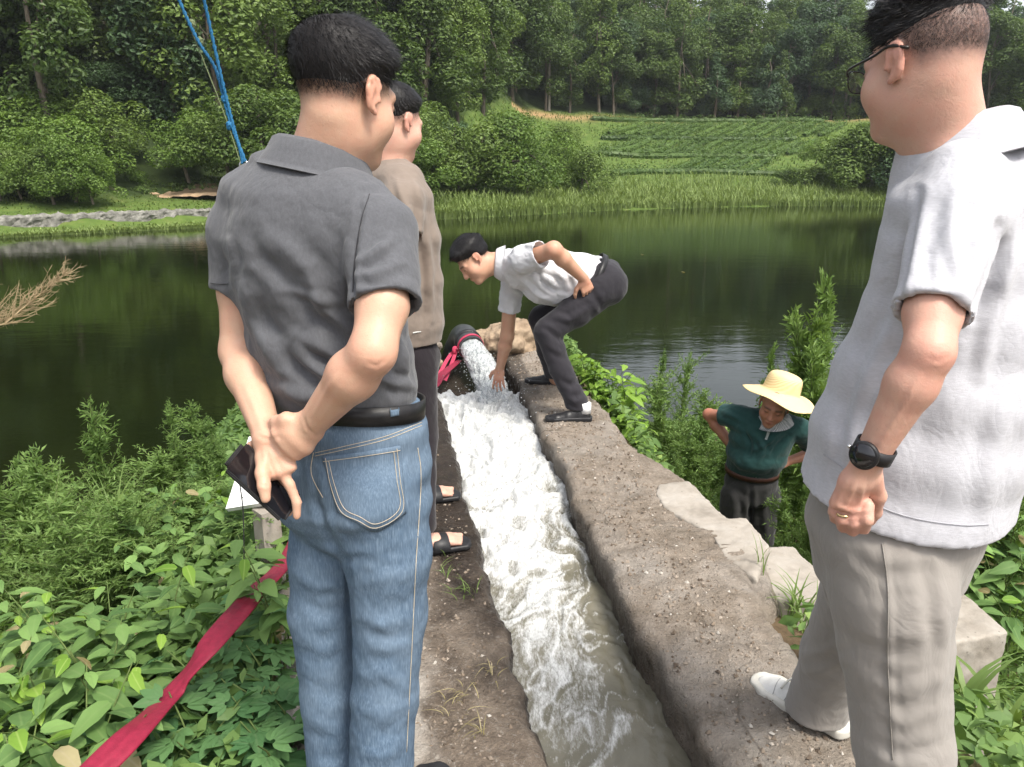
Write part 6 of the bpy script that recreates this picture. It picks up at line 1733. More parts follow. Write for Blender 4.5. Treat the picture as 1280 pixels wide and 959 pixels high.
# ------------------------------------------------------------------ bending man in the white shirt, one hand in the water
M_skin3 = skinmat('skin_warm', (0.48, 0.285, 0.19), (0.50, 0.20, 0.14), (0.02, 0.016, 0.015))
def man_bending():
    Yb = 4.55; side = np.array([0.0, 1.0, 0.0])
    root = empty('person', (0.35, 4.5, 0.0), 'bending man in white shirt and black trousers reaching one hand into the water', 'person')
    HF = HeadFrame(WY(593, 326, 4.52), (-0.66, -0.30, -0.68), (-0.70, 0.0, 0.70), 1.02)
    LS, LE, LW = WY(652, 327, 4.36), WY(692, 312, 4.19), WY(729, 348, 4.33)
    RS, RE, RW = WY(640, 348, 4.72), WY(634, 420, 4.80), WY(625, 460, 4.90)
    LH, LK, LA = WY(750, 362, 4.45), WY(684, 414, 4.36), WY(722, 506, 4.27)
    RH, RK, RA = WY(748, 357, 4.66), WY(676, 398, 4.76), WY(694, 474, 4.98)
    B = Field([-0.55, 3.95, -0.15], [0.80, 5.25, 1.25], 0.0058)
    head_solid(B, HF, 0.002)
    nb = WY(628, 328, 4.54)
    B.cap(HF.p(0, -0.03, -0.04), nb, 0.055, 0.060, 0.03); B.cap(HF.p(0, 0.0, -0.075), nb, 0.046, 0.055, 0.03)
    B.loft([nb, WY(660, 334, Yb), WY(705, 342, Yb), WY(750, 350, Yb)], side, [(0.07, 0.06), (0.14, 0.08), (0.12, 0.08), (0.13, 0.09)], 0.03)
    B.chain([WY(650, 332, 4.48), LS, LE], [0.05, 0.048, 0.044], 0.02); B.chain([LE, LE * .7 + LW * .3, LW], [0.043, 0.045, 0.029], 0.02)
    B.chain([WY(650, 334, 4.62), RS, RE], [0.05, 0.048, 0.043], 0.02); B.chain([RE, RE * .7 + RW * .3, RW], [0.042, 0.043, 0.028], 0.02)
    auto_hand(B, LW, nrm(np.array([0.35, 0.1, -0.85])), (0.2, -0.9, 0.1), (-1, 0, 0), (35, 55, 35), 1.0)
    auto_hand(B, RW, nrm(np.array([-0.12, -0.05, -1.0])), (-0.35, -0.8, 0.0), (-1, 0, 0), (12, 16, 12), 1.0, 0.22)
    B.chain([LH, LK, LA, np.array([LA[0], LA[1], 0.07])], [0.065, 0.05, 0.038, 0.04], 0.01); B.chain([RH, RK, RA, np.array([RA[0], RA[1], 0.07])], [0.065, 0.05, 0.038, 0.04], 0.01)
    hl = lambda r_, f_, u_: np.where(f_ > 0.02, u_ - np.interp(f_, [0.02, 0.05, 0.08, 0.12], [0.034, 0.050, 0.068, 0.085]), u_ - np.interp(f_, [-0.10, -0.05, 0.0, 0.02], [-0.030, -0.020, 0.030, 0.034]))
    finish_body('body', B, HF, M_skin3, root, 0.8, lambda a, b_, c: hl(a, b_, c) + 0.012, [(RW + [0, 0, -0.1], 0.07, 0.45), (LW, 0.06, 0.4), (LE, 0.05, 0.35)])
    flow = lambda P, N: HF.f * 0.5 + (P - HF.p(0, -0.06, 0.11)) * 6.0
    thick = lambda r_, f_, u_: 0.014 + 0.022 * sst(0.03, 0.10, u_) + 0.012 * sst(0.03, 0.08, f_)
    add_hair('hair', HF, hl, thick, root, M_hair, flow, 5000, 0.026, 0.0009, 31, 0.07, 0.006, 0.0015)
    # white shirt, hanging loose under the belly
    S = Field([-0.40, 4.0, 0.45], [0.75, 5.1, 1.25], 0.0058)
    st = [(622, 329, .075, .068), (633, 331, .125, .088), (650, 335, .168, .118), (676, 340, .182, .138), (703, 344, .172, .140), (728, 344, .160, .126), (748, 344, .150, .112)]
    S.loft([WY(x, y, Yb) for x, y, _, _ in st], side, [(a, b_) for _, _, a, b_ in st], 0.03)
    S.ell(WY(690, 362, Yb), (0.16, 0.15, 0.09), None, 0.06); S.ell(WY(712, 366, Yb - 0.06), (0.08, 0.10, 0.06), None, 0.05)
    sleeve(S, [WY(646, 330, 4.42), WY(655, 324, 4.33), WY(677, 317, 4.255)], [0.078, 0.080, 0.074], 0.03)
    sleeve(S, [WY(645, 342, 4.64), WY(641, 352, 4.72), WY(637, 388, 4.765)], [0.070, 0.074, 0.068], 0.03)
    V, Q = S.nets(); V = relax(V, Q, 2, 0.5)
    V = folds(V, Q, [([(668, 334), (680, 355), (700, 372)], 3.5, -0.012), ([(690, 332), (705, 350), (712, 375)], 3.5, 0.013), ([(705, 330), (722, 345), (726, 362)], 3, -0.011),
        ([(640, 312), (655, 305), (672, 308)], 3, 0.008), ([(628, 340), (640, 360), (660, 374)], 3.5, 0.011), ([(650, 350), (672, 368), (695, 380)], 3.5, 0.012), ([(655, 340), (680, 342), (700, 350)], 3, -0.009),
        ([(700, 312), (722, 318), (745, 326)], 3, 0.008), ([(672, 346), (690, 362), (715, 366)], 3, -0.010)])
    V = wrinkle(V, Q, 0.006, (9, 7, 10), 83.0); V = wrinkle(V, Q, 0.0022, (24, 22, 26), 88.0)
    M = clothmat('white_cotton', (0.50, 0.50, 0.525), (0.57, 0.57, 0.59), 900, 0.12, 0.0, 0.85)
    shirt = child('shirt', V, Q, M, root)
    Vc, Fc = collar(WY(623, 329, 4.54), nrm(np.array([-1.0, 0, 0.15])), side, (0.066, 0.064), 0.022, 0.036, 0.020, 60, 0.25)
    child('collar', Vc, Fc, M, shirt)
    # trousers
    T = Field([-0.05, 4.0, -0.02], [0.90, 5.25, 1.05], 0.0058)
    T.loft([WY(742, 342, Yb), WY(754, 348, Yb), WY(764, 358, Yb)], side, [(0.150, 0.108), (0.165, 0.118), (0.155, 0.110)], 0.03)
    for s, yy in ((-1, 4.46), (1, 4.64)): T.ell(WY(761, 358, yy), (0.105, 0.095, 0.110), None, 0.04)
    for pts, rad in (([LH, WY(720, 388, 4.41), LK, WY(700, 460, 4.32), LA, LA + np.array([0.01, 0, -0.08])], [0.112, 0.092, 0.074, 0.064, 0.062, 0.064]), ([RH, WY(715, 378, 4.71), RK, WY(684, 438, 4.87), RA, RA + np.array([0.01, 0, -0.08])], [0.105, 0.090, 0.074, 0.064, 0.062, 0.064])):
        L = like(T); L.chain(pts, rad, 0.025); L.cut(np.array([0, 0, 0.075]), (0, 0, -1)); merge(T, L, 0.015)
    V, Q = T.nets(); V = relax(V, Q, 2, 0.5)
    V = folds(V, Q, [([(690, 395), (712, 400), (735, 385)], 4, 0.009), ([(680, 410), (700, 425), (712, 420)], 3.5, -0.009), ([(684, 430), (700, 440), (712, 432)], 4, 0.008), ([(700, 475), (715, 482), (728, 474)], 4, -0.008), ([(708, 495), (720, 503), (733, 497)], 3.5, 0.008), ([(740, 365), (752, 385), (770, 380)], 4, -0.008)])
    V = wrinkle(V, Q, 0.004, (9, 9, 10), 93.0)
    Mt = clothmat('black_suiting', (0.016, 0.015, 0.019), (0.022, 0.020, 0.025), 900, 0.12, 0.0, 0.8)
    child('trousers', V, Q, Mt, root)
    ba = nrm(WY(760, 349, Yb) - WY(735, 343, Yb))
    V, F = ringband(WY(743, 344, Yb), nrm(ba + np.array([0, 0, -0.25])), side, (0.164, 0.131), 0.036, 0.006, 72); child('belt', V, F, M_black, root)
    Msock = clothmat('white_sock', (0.7, 0.7, 0.7), (0.75, 0.75, 0.75))
    for A, dv, hp in ((LA, np.array([-1.0, -0.03, 0]), GZ(742, 524, 0.02)), (RA, np.array([-0.96, 0.25, 0]), np.array([RA[0] + 0.07, RA[1], 0]))):
        V, F = tube([np.array([hp[0] - 0.05, hp[1], 0.06]), np.array([hp[0] - 0.05, hp[1], 0.12])], [0.034, 0.033], 20); child('sock', *clean(V, F), Msock, root)
        (Vs, Fs), (Vu, Fu) = shoe_solid(hp[:2], dv, 0.285, 0.048, 0.080, 0.005, 0.012)
        so = child('shoe', Vu, Fu, M_black, root); child('sole', Vs, Fs, M_dark, so)
man_bending()

# ------------------------------------------------------------------ man in the taupe T-shirt, half hidden
def man_taupe():
    f, r = yaw(44); Y0 = 3.0
    root = empty('person', (-0.42, 3.0, 0.0), 'man in taupe T-shirt and dark trousers wearing black sandals, half hidden behind another', 'person')
    HF = HeadFrame(WY(495, 156, 3.0), nrm(np.append(yaw(44)[0][:2], -0.22)), (0.05, 0.05, 1), 1.03)
    RS, RE, RW = WY(503, 248, 2.86), WY(497, 335, 2.74), WY(505, 376, 2.84)
    LS, LE, LW = WY(475, 246, 3.14), WY(470, 320, 3.22), WY(480, 375, 3.30)
    B = Field([-0.95, 2.45, -0.02], [0.0, 3.65, 1.80], 0.0064)
    head_solid(B, HF, 0.005)
    nb = WY(484, 204, 3.0)
    B.cap(HF.p(0, -0.03, -0.04), nb, 0.058, 0.064, 0.03); B.cap(HF.p(0, 0.0, -0.075), nb + f * 0.03, 0.05, 0.058, 0.03)
    B.loft([nb, WY(490, 250, Y0), WY(500, 350, Y0), WY(500, 430, Y0), WY(505, 470, Y0)], r, [(0.07, 0.06), (0.14, 0.08), (0.13, 0.09), (0.13, 0.09), (0.12, 0.09)], 0.03)
    B.chain([WY(490, 250, 2.95), RS, WY(499, 288, 2.80), RE, RE * .7 + RW * .3, RW], [0.05, 0.046, 0.046, 0.041, 0.043, 0.029], 0.02)
    B.chain([WY(490, 250, 3.05), LS, LE, LW], [0.05, 0.046, 0.041, 0.029], 0.02)
    auto_hand(B, RW, nrm(WY(531, 388, 2.87) - RW), (0.1, -0.9, 0.35), (0, 0, 1), (22, 30, 20), 0.86)
    auto_hand(B, LW, nrm(np.array([0.2, 0.2, -0.9])), (-0.5, 0.5, 0), (0.5, 0.5, 0), (20, 25, 20), 0.95)
    RA_, LA_ = GZ(527, 662, 0.10), GZ(522, 603, 0.10)
    B.chain([WY(515, 450, 2.93), WY(524, 545, 2.88), RA_], [0.06, 0.05, 0.038], 0.01); B.chain([WY(503, 450, 3.1), WY(512, 530, 3.2), LA_], [0.06, 0.05, 0.038], 0.01)
    fd = yaw(70)[0]
    for A in (RA_, LA_):                                            # bare feet with toes
        b0 = np.array([A[0], A[1], 0.0]); sd = np.array([-fd[1], fd[0], 0])
        B.cap(A, b0 - fd * 0.03 + [0, 0, 0.045], 0.036, 0.034, 0.02); B.seg(b0 - fd * 0.02 + [0, 0, 0.05], b0 + fd * 0.12 + [0, 0, 0.040], sd, (0.036, 0.032), (0.046, 0.020), 0.02)
        for j, (o, L) in enumerate(((0.034, 0.040), (0.014, 0.036), (-0.003, 0.032), (-0.019, 0.027), (-0.034, 0.020))):
            B.cap(b0 + fd * 0.12 + sd * o + [0, 0, 0.037], b0 + fd * (0.125 + L) + sd * o + [0, 0, 0.031], 0.0125 if j == 0 else 0.0095, 0.0105 if j == 0 else 0.008, 0.006)
    hl = lambda r_, f_, u_: np.where(f_ > 0.02, u_ - np.interp(f_, [0.02, 0.05, 0.08, 0.12], [0.040, 0.055, 0.078, 0.095]), u_ - np.interp(f_, [-0.10, -0.05, 0.0, 0.02], [0.010, 0.012, 0.036, 0.040]))
    finish_body('body', B, HF, M_skin5, root, 0.75, lambda a, b_, c: hl(a, b_, c) + 0.024, [(RW, 0.08, 0.3)])
    add_hair('hair', HF, hl, lambda r_, f_, u_: 0.008 + 0.014 * sst(0.03, 0.10, u_), root, M_hair, lambda P, N: (P - HF.p(0, -0.05, 0.115)) * 5, 5000, 0.022, 0.0008, 41, 0.07, 0.006, 0.0015)
    S = Field([-0.95, 2.45, 0.62], [0.0, 3.6, 1.58], 0.006)
    st = [(485, 204, .078, .070), (486, 220, .150, .096), (490, 250, .190, .118), (497, 300, .192, .133), (501, 350, .184, .143), (502, 400, .180, .148), (501, 435, .178, .146)]
    S.loft([WY(x, y, Y0) for x, y, _, _ in st], r, [(a, b_) for _, _, a, b_ in st], 0.03)
    S.cut(WY(501, 424, Y0), (0, 0, -1)); S.loft([WY(501, 410, Y0), WY(501, 450, Y0)], r, [(0.165, 0.133), (0.170, 0.138)], 0.0, 's')
    S.cap(nb + np.array([0, 0, 0.0]), HF.p(0, -0.02, -0.05), 0.064, 0.058, 0.0, 's')
    sleeve(S, [WY(500, 232, 2.90), WY(504, 252, 2.84), WY(501, 293, 2.795)], [0.068, 0.078, 0.076], 0.03, 0.007, 0.07)
    sleeve(S, [WY(480, 232, 3.10), WY(474, 250, 3.15), WY(470, 295, 3.20)], [0.068, 0.076, 0.074], 0.03)
    V, Q = S.nets(); V = relax(V, Q, 2, 0.5)
    V = folds(V, Q, [([(512, 225), (520, 260), (522, 300)], 4, -0.010), ([(530, 270), (538, 330), (540, 400)], 4, 0.008), ([(526, 310), (530, 360), (528, 415)], 4, -0.008), ([(495, 225), (505, 255), (515, 280)], 4, 0.008)])
    V = wrinkle(V, Q, 0.0035, (7, 7, 6), 103.0); V = wrinkle(V, Q, 0.0014, (22, 22, 18), 105.0)
    M = clothmat('taupe_jersey', (0.170, 0.136, 0.112), (0.195, 0.158, 0.132), 900, 0.12, 0.0, 0.9)
    sh = child('t_shirt', V, Q, M, root)
    Mlg = surf('pale_print', [(0.3, (0.5, 0.5, 0.48)), (0.7, (0.6, 0.6, 0.58))], 50, 0.7, 0.1, 90, 0.001)
    C = Caster(V, Q)
    Vb, Fb = band(C, [(516, 415.5), (520, 414.6), (526, 414.2)], [(516, 417), (520, 416.2), (526, 415.2)], 8, 3, 0.002, 0.0015); child('chest_print', Vb, Fb, Mlg, sh).name = 'hem_print'
    T = Field([-0.85, 2.5, -0.01], [0.0, 3.6, 0.92], 0.0064)
    T.loft([WY(501, 418, Y0), WY(504, 445, Y0), WY(506, 465, Y0)], r, [(0.150, 0.120), (0.160, 0.130), (0.15, 0.12)], 0.03)
    for pts in ([WY(517, 450, 2.93), WY(523, 545, 2.885), RA_ + np.array([-0.01, 0, 0.04]), RA_ + np.array([-0.01, 0, -0.06])], [WY(503, 450, 3.1), WY(510, 530, 3.2), LA_ + np.array([-0.01, 0, 0.04]), LA_ + np.array([-0.01, 0, -0.06])]):
        L = like(T); L.chain(pts, [0.098, 0.074, 0.064, 0.064], 0.02); L.cut(np.array([0, 0, 0.10]), (0, 0, -1)); merge(T, L, 0.012)
    V, Q = T.nets(); V = wrinkle(relax(V, Q, 2, 0.5), Q, 0.004, (9, 9, 10), 113.0)
    child('trousers', V, Q, clothmat('dark_plum_cotton', (0.010, 0.008, 0.010), (0.016, 0.012, 0.015), 900, 0.12), root)
    for A in (RA_, LA_):
        b0 = np.array([A[0], A[1], 0.0]); sd = np.array([-fd[1], fd[0], 0])
        S2 = Field(b0 - 0.25, b0 + 0.28, 0.006)
        S2.seg(b0 - fd * 0.05 + [0, 0, 0.015], b0 + fd * 0.05 + [0, 0, 0.015], sd, (0.042, 0.05), (0.046, 0.05), 0.01); S2.seg(b0 + fd * 0.05 + [0, 0, 0.015], b0 + fd * 0.165 + [0, 0, 0.015], sd, (0.046, 0.05), (0.050, 0.05), 0.01)
        S2.cut(b0 + [0, 0, 0.026], (0, 0, 1)); S2.cut(b0 + [0, 0, 0.004], (0, 0, -1))
        V, Q = S2.nets(); sdl = child('sandal', V, Q, M_dark, root)
        a = np.linspace(-0.15, np.pi + 0.15, 24)
        G = np.array([[b0 + fd * o + sd * math.cos(t) * (0.052 + g) + np.array([0, 0, 0.024 + math.sin(t) * (0.040 + g)]) for o, g in ((0.035, 0.0), (0.04, 0.004), (0.095, 0.004), (0.10, 0.0))] for t in a])
        child('strap', G.reshape(-1, 3), gridmesh(24, 4), M_dark, sdl)
man_taupe()

# ------------------------------------------------------------------ old man in the straw hat
M_skin4 = skinmat('skin_sunburnt', (0.34, 0.165, 0.105), (0.36, 0.12, 0.08), (0.03, 0.02, 0.016))
def man_hat():
    f = nrm(np.array([-0.30, -0.95, 0])); r = np.array([f[1], -f[0], 0])
    root = empty('person', (1.40, 4.40, -1.38), 'old man in dark green polo standing below the wall with hands on his hips', 'person')
    HF = HeadFrame(WY(968, 507, 4.22), (-0.42, -0.85, -0.30), (0.12, -0.28, 1), 1.0)
    RS, RE, RW = WY(914, 520, 4.38), WY(886, 518, 4.58), WY(919, 564, 4.44)
    LS, LE, LW = WY(1000, 536, 4.30), WY(1024, 564, 4.50), WY(984, 577, 4.40)
    B = Field([1.0, 3.95, -1.42], [2.05, 4.85, 0.45], 0.0064)
    head_solid(B, HF, -0.002)
    nb = WY(966, 524, 4.30)
    B.cap(HF.p(0, -0.02, -0.05), nb, 0.050, 0.055, 0.025); B.cap(HF.p(0, 0.01, -0.08), nb, 0.038, 0.05, 0.02)
    B.loft([nb, WY(955, 535, 4.33), WY(946, 560, 4.36), WY(940, 590, 4.40), WY(938, 612, 4.40)], r, [(0.06, 0.05), (0.15, 0.08), (0.13, 0.08), (0.12, 0.08), (0.12, 0.08)], 0.03)
    B.chain([WY(940, 528, 4.36), WY(918, 521, 4.405), RE], [0.045, 0.036, 0.034], 0.02); B.chain([RE, RE * .7 + RW * .3, RW], [0.035, 0.037, 0.026], 0.02)
    B.chain([WY(975, 535, 4.32), WY(1000, 538, 4.315), LE], [0.045, 0.036, 0.034], 0.02); B.chain([LE, LE * .7 + LW * .3, LW], [0.035, 0.037, 0.026], 0.02)
    auto_hand(B, RW, nrm(WY(934, 578, 4.30) - RW), (-0.5, -0.6, 0.5), (0, -0.2, 1), (14, 22, 15), 0.95)
    auto_hand(B, LW, nrm(WY(968, 580, 4.31) - LW), (0.5, -0.6, 0.5), (0, -0.2, 1), (14, 22, 15), 0.95)
    for s, x in ((-1, 922), (1, 955)):
        h_ = WY(x, 615, 4.40); B.chain([h_, h_ + np.array([0, 0.02, -0.42]), h_ + np.array([0, 0.03, -0.80]), np.array([h_[0] - 0.02, h_[1] - 0.12, -1.36])], [0.06, 0.045, 0.035, 0.03], 0.01)
    finish_body('body', B, HF, M_skin4, root, 0.0, None, [(RE, 0.1, 0.5)])
    # grey hair under the hat
    hl = lambda r_, f_, u_: u_ - np.interp(f_, [-0.10, 0.0, 0.03, 0.12], [-0.02, 0.02, 0.05, 0.09]) - 9.0 * (u_ > 0.055)
    Vh, Fh = hair_cap(HF, hl, lambda r_, f_, u_: 0.006 + 0 * r_, 0.006, 5, 0.003); child('hair', Vh, Fh, hairmat('grey_hair', (0.05, 0.048, 0.045), (0.16, 0.155, 0.15)), root)
    S = Field([1.05, 3.95, -0.55], [2.0, 4.85, 0.30], 0.006)
    st = [(966, 521, .070, .062, 4.29), (961, 529, .130, .085, 4.31), (955, 538, .180, .105, 4.335), (949, 553, .178, .118, 4.35), (944, 568, .165, .118, 4.365), (941, 583, .152, .110, 4.385), (939, 596, .142, .100, 4.395)]
    S.loft([WY(x, y, yy) for x, y, _, _, yy in st], r, [(a, b_) for _, _, a, b_, _ in st], 0.03)
    S.ell(WY(950, 576, 4.30), (0.15, 0.09, 0.07), None, 0.05)
    sleeve(S, [WY(938, 524, 4.36), WY(918, 520, 4.40), WY(904, 518, 4.46)], [0.072, 0.070, 0.066], 0.03, 0.007, 0.06)
    sleeve(S, [WY(978, 530, 4.31), WY(1000, 537, 4.31), WY(1012, 552, 4.40)], [0.072, 0.070, 0.066], 0.03)
    V, Q = S.nets(); V = relax(V, Q, 2, 0.5)
    V = folds(V, Q, [([(930, 535), (938, 555), (935, 572)], 3, -0.012), ([(945, 545), (955, 562), (948, 578)], 3, 0.012), ([(985, 545), (970, 560), (962, 575)], 3, -0.012), ([(975, 540), (958, 555), (945, 562)], 3, 0.010), ([(905, 515), (920, 522), (932, 530)], 3, 0.008)])
    V = wrinkle(V, Q, 0.006, (8, 8, 9), 133.0); V = wrinkle(V, Q, 0.002, (22, 22, 22), 135.0)
    M = clothmat('bottle_green_jersey', (0.010, 0.038, 0.036), (0.014, 0.050, 0.046), 900, 0.12, 0.0, 0.85)
    sh = child('polo_shirt', V, Q, M, root)
    b = MB('checked_collar'); c = b.obj(); w = b.n('TexChecker'); b.set(w, 'Vector', c); b.set(w, 'Scale', 160.0); w.inputs[1].default_value = (0.42, 0.42, 0.42, 1); w.inputs[2].default_value = (0.12, 0.13, 0.14, 1); b.bsdf(Base_Color=w.outputs[0], Roughness=0.9)
    cu = nrm(HF.c - nb + np.array([0, 0.04, 0.05]))
    Vc, Fc = collar(WY(966, 522, 4.295), cu, -r, (0.066, 0.066), 0.034, 0.036, 0.028, 60, 0.28, 0.005); child('collar', Vc, Fc, b.m, sh)
    C = Caster(V, Q)
    Vb, Fb = band(C, [(961, 532), (959, 540), (956, 549)], [(964, 533), (962, 541), (959, 550)], 10, 4, 0.003, 0.003); child('placket', Vb, Fb, surf('pale_trim', [(0.3, (0.25, 0.27, 0.27)), (0.7, (0.36, 0.38, 0.38))], 60, 0.9, 0.1, 90, 0.001), sh)
    T = Field([1.05, 4.0, -1.40], [1.95, 4.85, -0.25], 0.0064)
    T.loft([WY(940, 584, 4.395), WY(939, 602, 4.40), WY(939, 620, 4.40)], r, [(0.142, 0.102), (0.155, 0.112), (0.15, 0.11)], 0.03)
    for x in (921, 956):
        h_ = WY(x, 618, 4.40); L = like(T); L.chain([h_, h_ + np.array([0, 0.02, -0.42]), np.array([h_[0], h_[1] + 0.03, -1.36])], [0.098, 0.084, 0.076], 0.02); L.cut(np.array([0, 0, -1.33]), (0, 0, -1)); merge(T, L, 0.012)
    V, Q = T.nets(); V = relax(V, Q, 2, 0.5)
    V = folds(V, Q, [([(938, 605), (938, 635), (936, 670)], 3, -0.012), ([(915, 610), (918, 640), (915, 668)], 4, 0.010), ([(925, 625), (930, 650), (926, 675)], 3, -0.008), ([(960, 610), (955, 640), (958, 670)], 4, 0.008)])
    V = wrinkle(V, Q, 0.005, (9, 9, 9), 143.0)
    child('trousers', V, Q, clothmat('worn_black_cotton', (0.020, 0.020, 0.020), (0.034, 0.033, 0.032), 900, 0.12), root)
    Vb, Fb = ringband(WY(940, 588, 4.392), (0.0, -0.15, 1), r, (0.156, 0.114), 0.034, 0.006, 64)
    belt = child('belt', Vb, Fb, surf('brown_leather', [(0.3, (0.045, 0.018, 0.012)), (0.7, (0.075, 0.030, 0.020))], 30, 0.5, 0.2, 90, 0.002), root)
    Cb = Caster(Vb, Fb)
    V, F = tube(np.array([Cb.hit(x, y, 0.006) if Cb.hit(x, y) is not None else WY(x, y, 4.27) for x, y in ((945, 589), (952, 589), (952, 597), (945, 597), (945, 589), (952, 589))]), 0.003, 6); child('buckle', *clean(V, F), M_metal, belt)
    for x in (921, 956):
        h_ = WY(x, 618, 4.40); (Vs, Fs), (Vu, Fu) = shoe_solid((h_[0] - f[0] * 0.07, h_[1] + 0.08), f, 0.27, 0.05, 0.075, 0.006, -1.38)
        so = child('shoe', Vu, Fu, M_dark, root); child('sole', Vs, Fs, M_dark, so)
    # straw hat
    hc = WY(976, 490, 4.25); ax = nrm(np.array([0.27, 0.02, 1.0]))
    ux = nrm(np.cross((0, 1, 0), ax)); uy = np.cross(ax, ux)
    prof = [(0.0, 0.118), (0.045, 0.116), (0.082, 0.104), (0.097, 0.080), (0.102, 0.045), (0.106, 0.010), (0.118, 0.0), (0.150, -0.010), (0.185, -0.022), (0.212, -0.034)]
    pr2 = spline([(a, b_, 0) for a, b_ in prof], 30)[:, :2]; pr2 = np.concatenate([pr2, [[0.213, -0.037]], pr2[::-1] + np.array([0.0, -0.0045])])
    n = 72; a = np.arange(n) * 2 * np.pi / n
    G = np.zeros((n + 1, len(pr2), 3))
    for i in range(n + 1):
        t = a[i % n]
        for j, (rr, zz) in enumerate(pr2):
            rr = max(rr, 0.0)
            dr = 0.014 * sst(0.12, 0.21, rr) * math.sin(2 * t + 0.6) + 0.006 * sst(0.12, 0.21, rr) * math.sin(5 * t)
            G[i, j] = hc + ux * math.cos(t) * rr + uy * math.sin(t) * rr * 1.04 + ax * (zz + dr)
    b = MB('straw'); 
    c = b.obj()
    w = b.n('TexWave', wave_type='RINGS', rings_direction='Z'); b.set(w, 'Vector', c); b.set(w, 'Scale', 60.0); b.set(w, 'Distortion', 1.5); b.set(w, 'Detail', 2.0)
    col = b.mix(b.math('MULTIPLY', w.outputs['Fac'], 0.5), (0.72, 0.56, 0.30), (0.58, 0.42, 0.20))
    b.bsdf(Base_Color=col, Roughness=0.7, Normal=b.bump(w.outputs['Fac'], 0.4, 0.003))
    V = G.reshape(-1, 3) - hc
    o = put('straw_hat', mesh(V, gridmesh(n + 1, len(pr2))[:, ::-1]), b.m); o.location = tuple(hc)
    tag(o, 'wide brimmed yellow straw hat on the head of the man in dark green', 'hat')
man_hat()

# ================================================================== SMALL THINGS
# red lay-flat hose from the pipe, along the bank and away under the leaves
M_hose = surf('crimson_hose', [(0.3, (0.175, 0.008, 0.026)), (0.7, (0.25, 0.014, 0.040))], 60, 0.55, 0.35, 260, 0.002, stretch=(1, 1, 1))
hp = [pm + np.array([-0.10, -0.02, -0.09]), GZ(553, 468, 0.05), GZ(540, 486, 0.03), np.array([-0.72, 4.3, 0.03]), np.array([-0.88, 3.4, 0.06]), WY(366, 686, 2.34), WY(318, 742, 2.00), WY(266, 802, 1.72), WY(214, 868, 1.62), WY(165, 918, 1.40), WY(95, 985, 1.26), WY(-20, 1080, 1.10)]
sp = spline(hp, 150); T = np.gradient(sp, axis=0); T /= np.linalg.norm(T, axis=1)[:, None]
S_ = np.cross(T, [0, 0, 1.0]); S_ /= np.linalg.norm(S_, axis=1)[:, None]; U_ = np.cross(S_, T)
w = np.interp(np.arange(150), [0, 30, 149], [0.022, 0.030, 0.036])
prof = [(-1, 0), (-0.92, 0.12), (-0.5, 0.20), (-0.12, 0.16), (0, 0.24), (0.12, 0.16), (0.5, 0.2), (0.92, 0.12), (1, 0), (0.92, -0.12), (0, -0.12), (-0.92, -0.12)]
V = np.stack([sp + S_ * (w * a)[:, None] + U_ * (w * b_ * 0.8 + 0.006 * a * np.sin(np.arange(150) * 0.16))[:, None] for a, b_ in prof], 1)
m = len(prof); Fh = np.array([(i * m + k, i * m + (k + 1) % m, (i + 1) * m + (k + 1) % m, (i + 1) * m + k) for i in range(149) for k in range(m)])
tag(put('fire_hose', mesh(V.reshape(-1, 3), Fh), M_hose), 'flat crimson hose running from the pipe through the leaves on the left', 'hose')
M_strap = surf('lit_red_strap', [(0.3, (0.32, 0.025, 0.06)), (0.7, (0.45, 0.05, 0.10))], 40, 0.8, 0.3, 200, 0.002)  # pink put into the red to stand for light at the pipe
V, F = ringband(pm - pdir * 0.045, pdir, (0, 0, 1), (pr + 0.001, pr + 0.001), 0.03, 0.005, 40, 0.004); st_ = empty('tie_strap', pm, 'red cloth strap tied round the pipe mouth, light painted in as pink', 'strap'); child('loop', V, F, M_strap, st_)
kn_ = pm - pdir * 0.045 + np.array([-0.112, 0.0, -0.02])
V, F = tube(spline([kn_ + [0, 0, 0.015], kn_ + [-0.015, -0.02, 0.0], kn_ + [-0.01, -0.03, -0.03]], 8), [0.012, 0.02, 0.022, 0.02, 0.018, 0.016, 0.014, 0.01], 8); child('knot', *clean(V, F), M_strap, st_)
for q in ([kn_, kn_ + [-0.06, -0.10, -0.05], GZ(540, 486, 0.02)], [kn_, kn_ + [-0.02, -0.12, -0.06], GZ(556, 476, 0.01)]):
    L = spline(q, 16); d = nrm(L[-1] - L[0]); s = nrm(np.cross(d, [0.3, 0.3, 1]))
    G = np.stack([L - s * 0.014, L + [0, 0, 0.004], L + s * 0.014], 1); child('strap_end', G.reshape(-1, 3), gridmesh(16, 3), M_strap, st_)

# blue ropes up to the left, with a thin cord, shackled to a steel post in the bank
M_rope = surf('blue_rope', [(0.3, (0.010, 0.085, 0.19)), (0.7, (0.025, 0.16, 0.32))], 120, 0.7, 0.5, 260, 0.004, stretch=(1, 1, 1))
YR = 5.2
foot = WY(306, 214, YR)
post_z = zat(foot[0], YR)
e = empty('mooring_post', (foot[0], YR, post_z), 'grey steel post anchoring the blue ropes behind the jeans man', 'post')
V, F = tube([np.array([foot[0], YR, post_z - 0.3]), foot + [0, 0, -0.02], foot], [0.035, 0.035, 0.03], 14); child('shaft', *clean(V, F), M_pipe, e)
a = np.arange(17) * 2 * np.pi / 16; V, F = tube(foot + np.stack([0.03 * np.cos(a), 0 * a, 0.035 * np.sin(a) + 0.03], 1), 0.006, 6, False); child('shackle', V, F, M_metal, e)
e = empty('blue_rope', foot, 'pair of blue ropes knotted together and slanting up beyond the grey shoulder', 'rope')
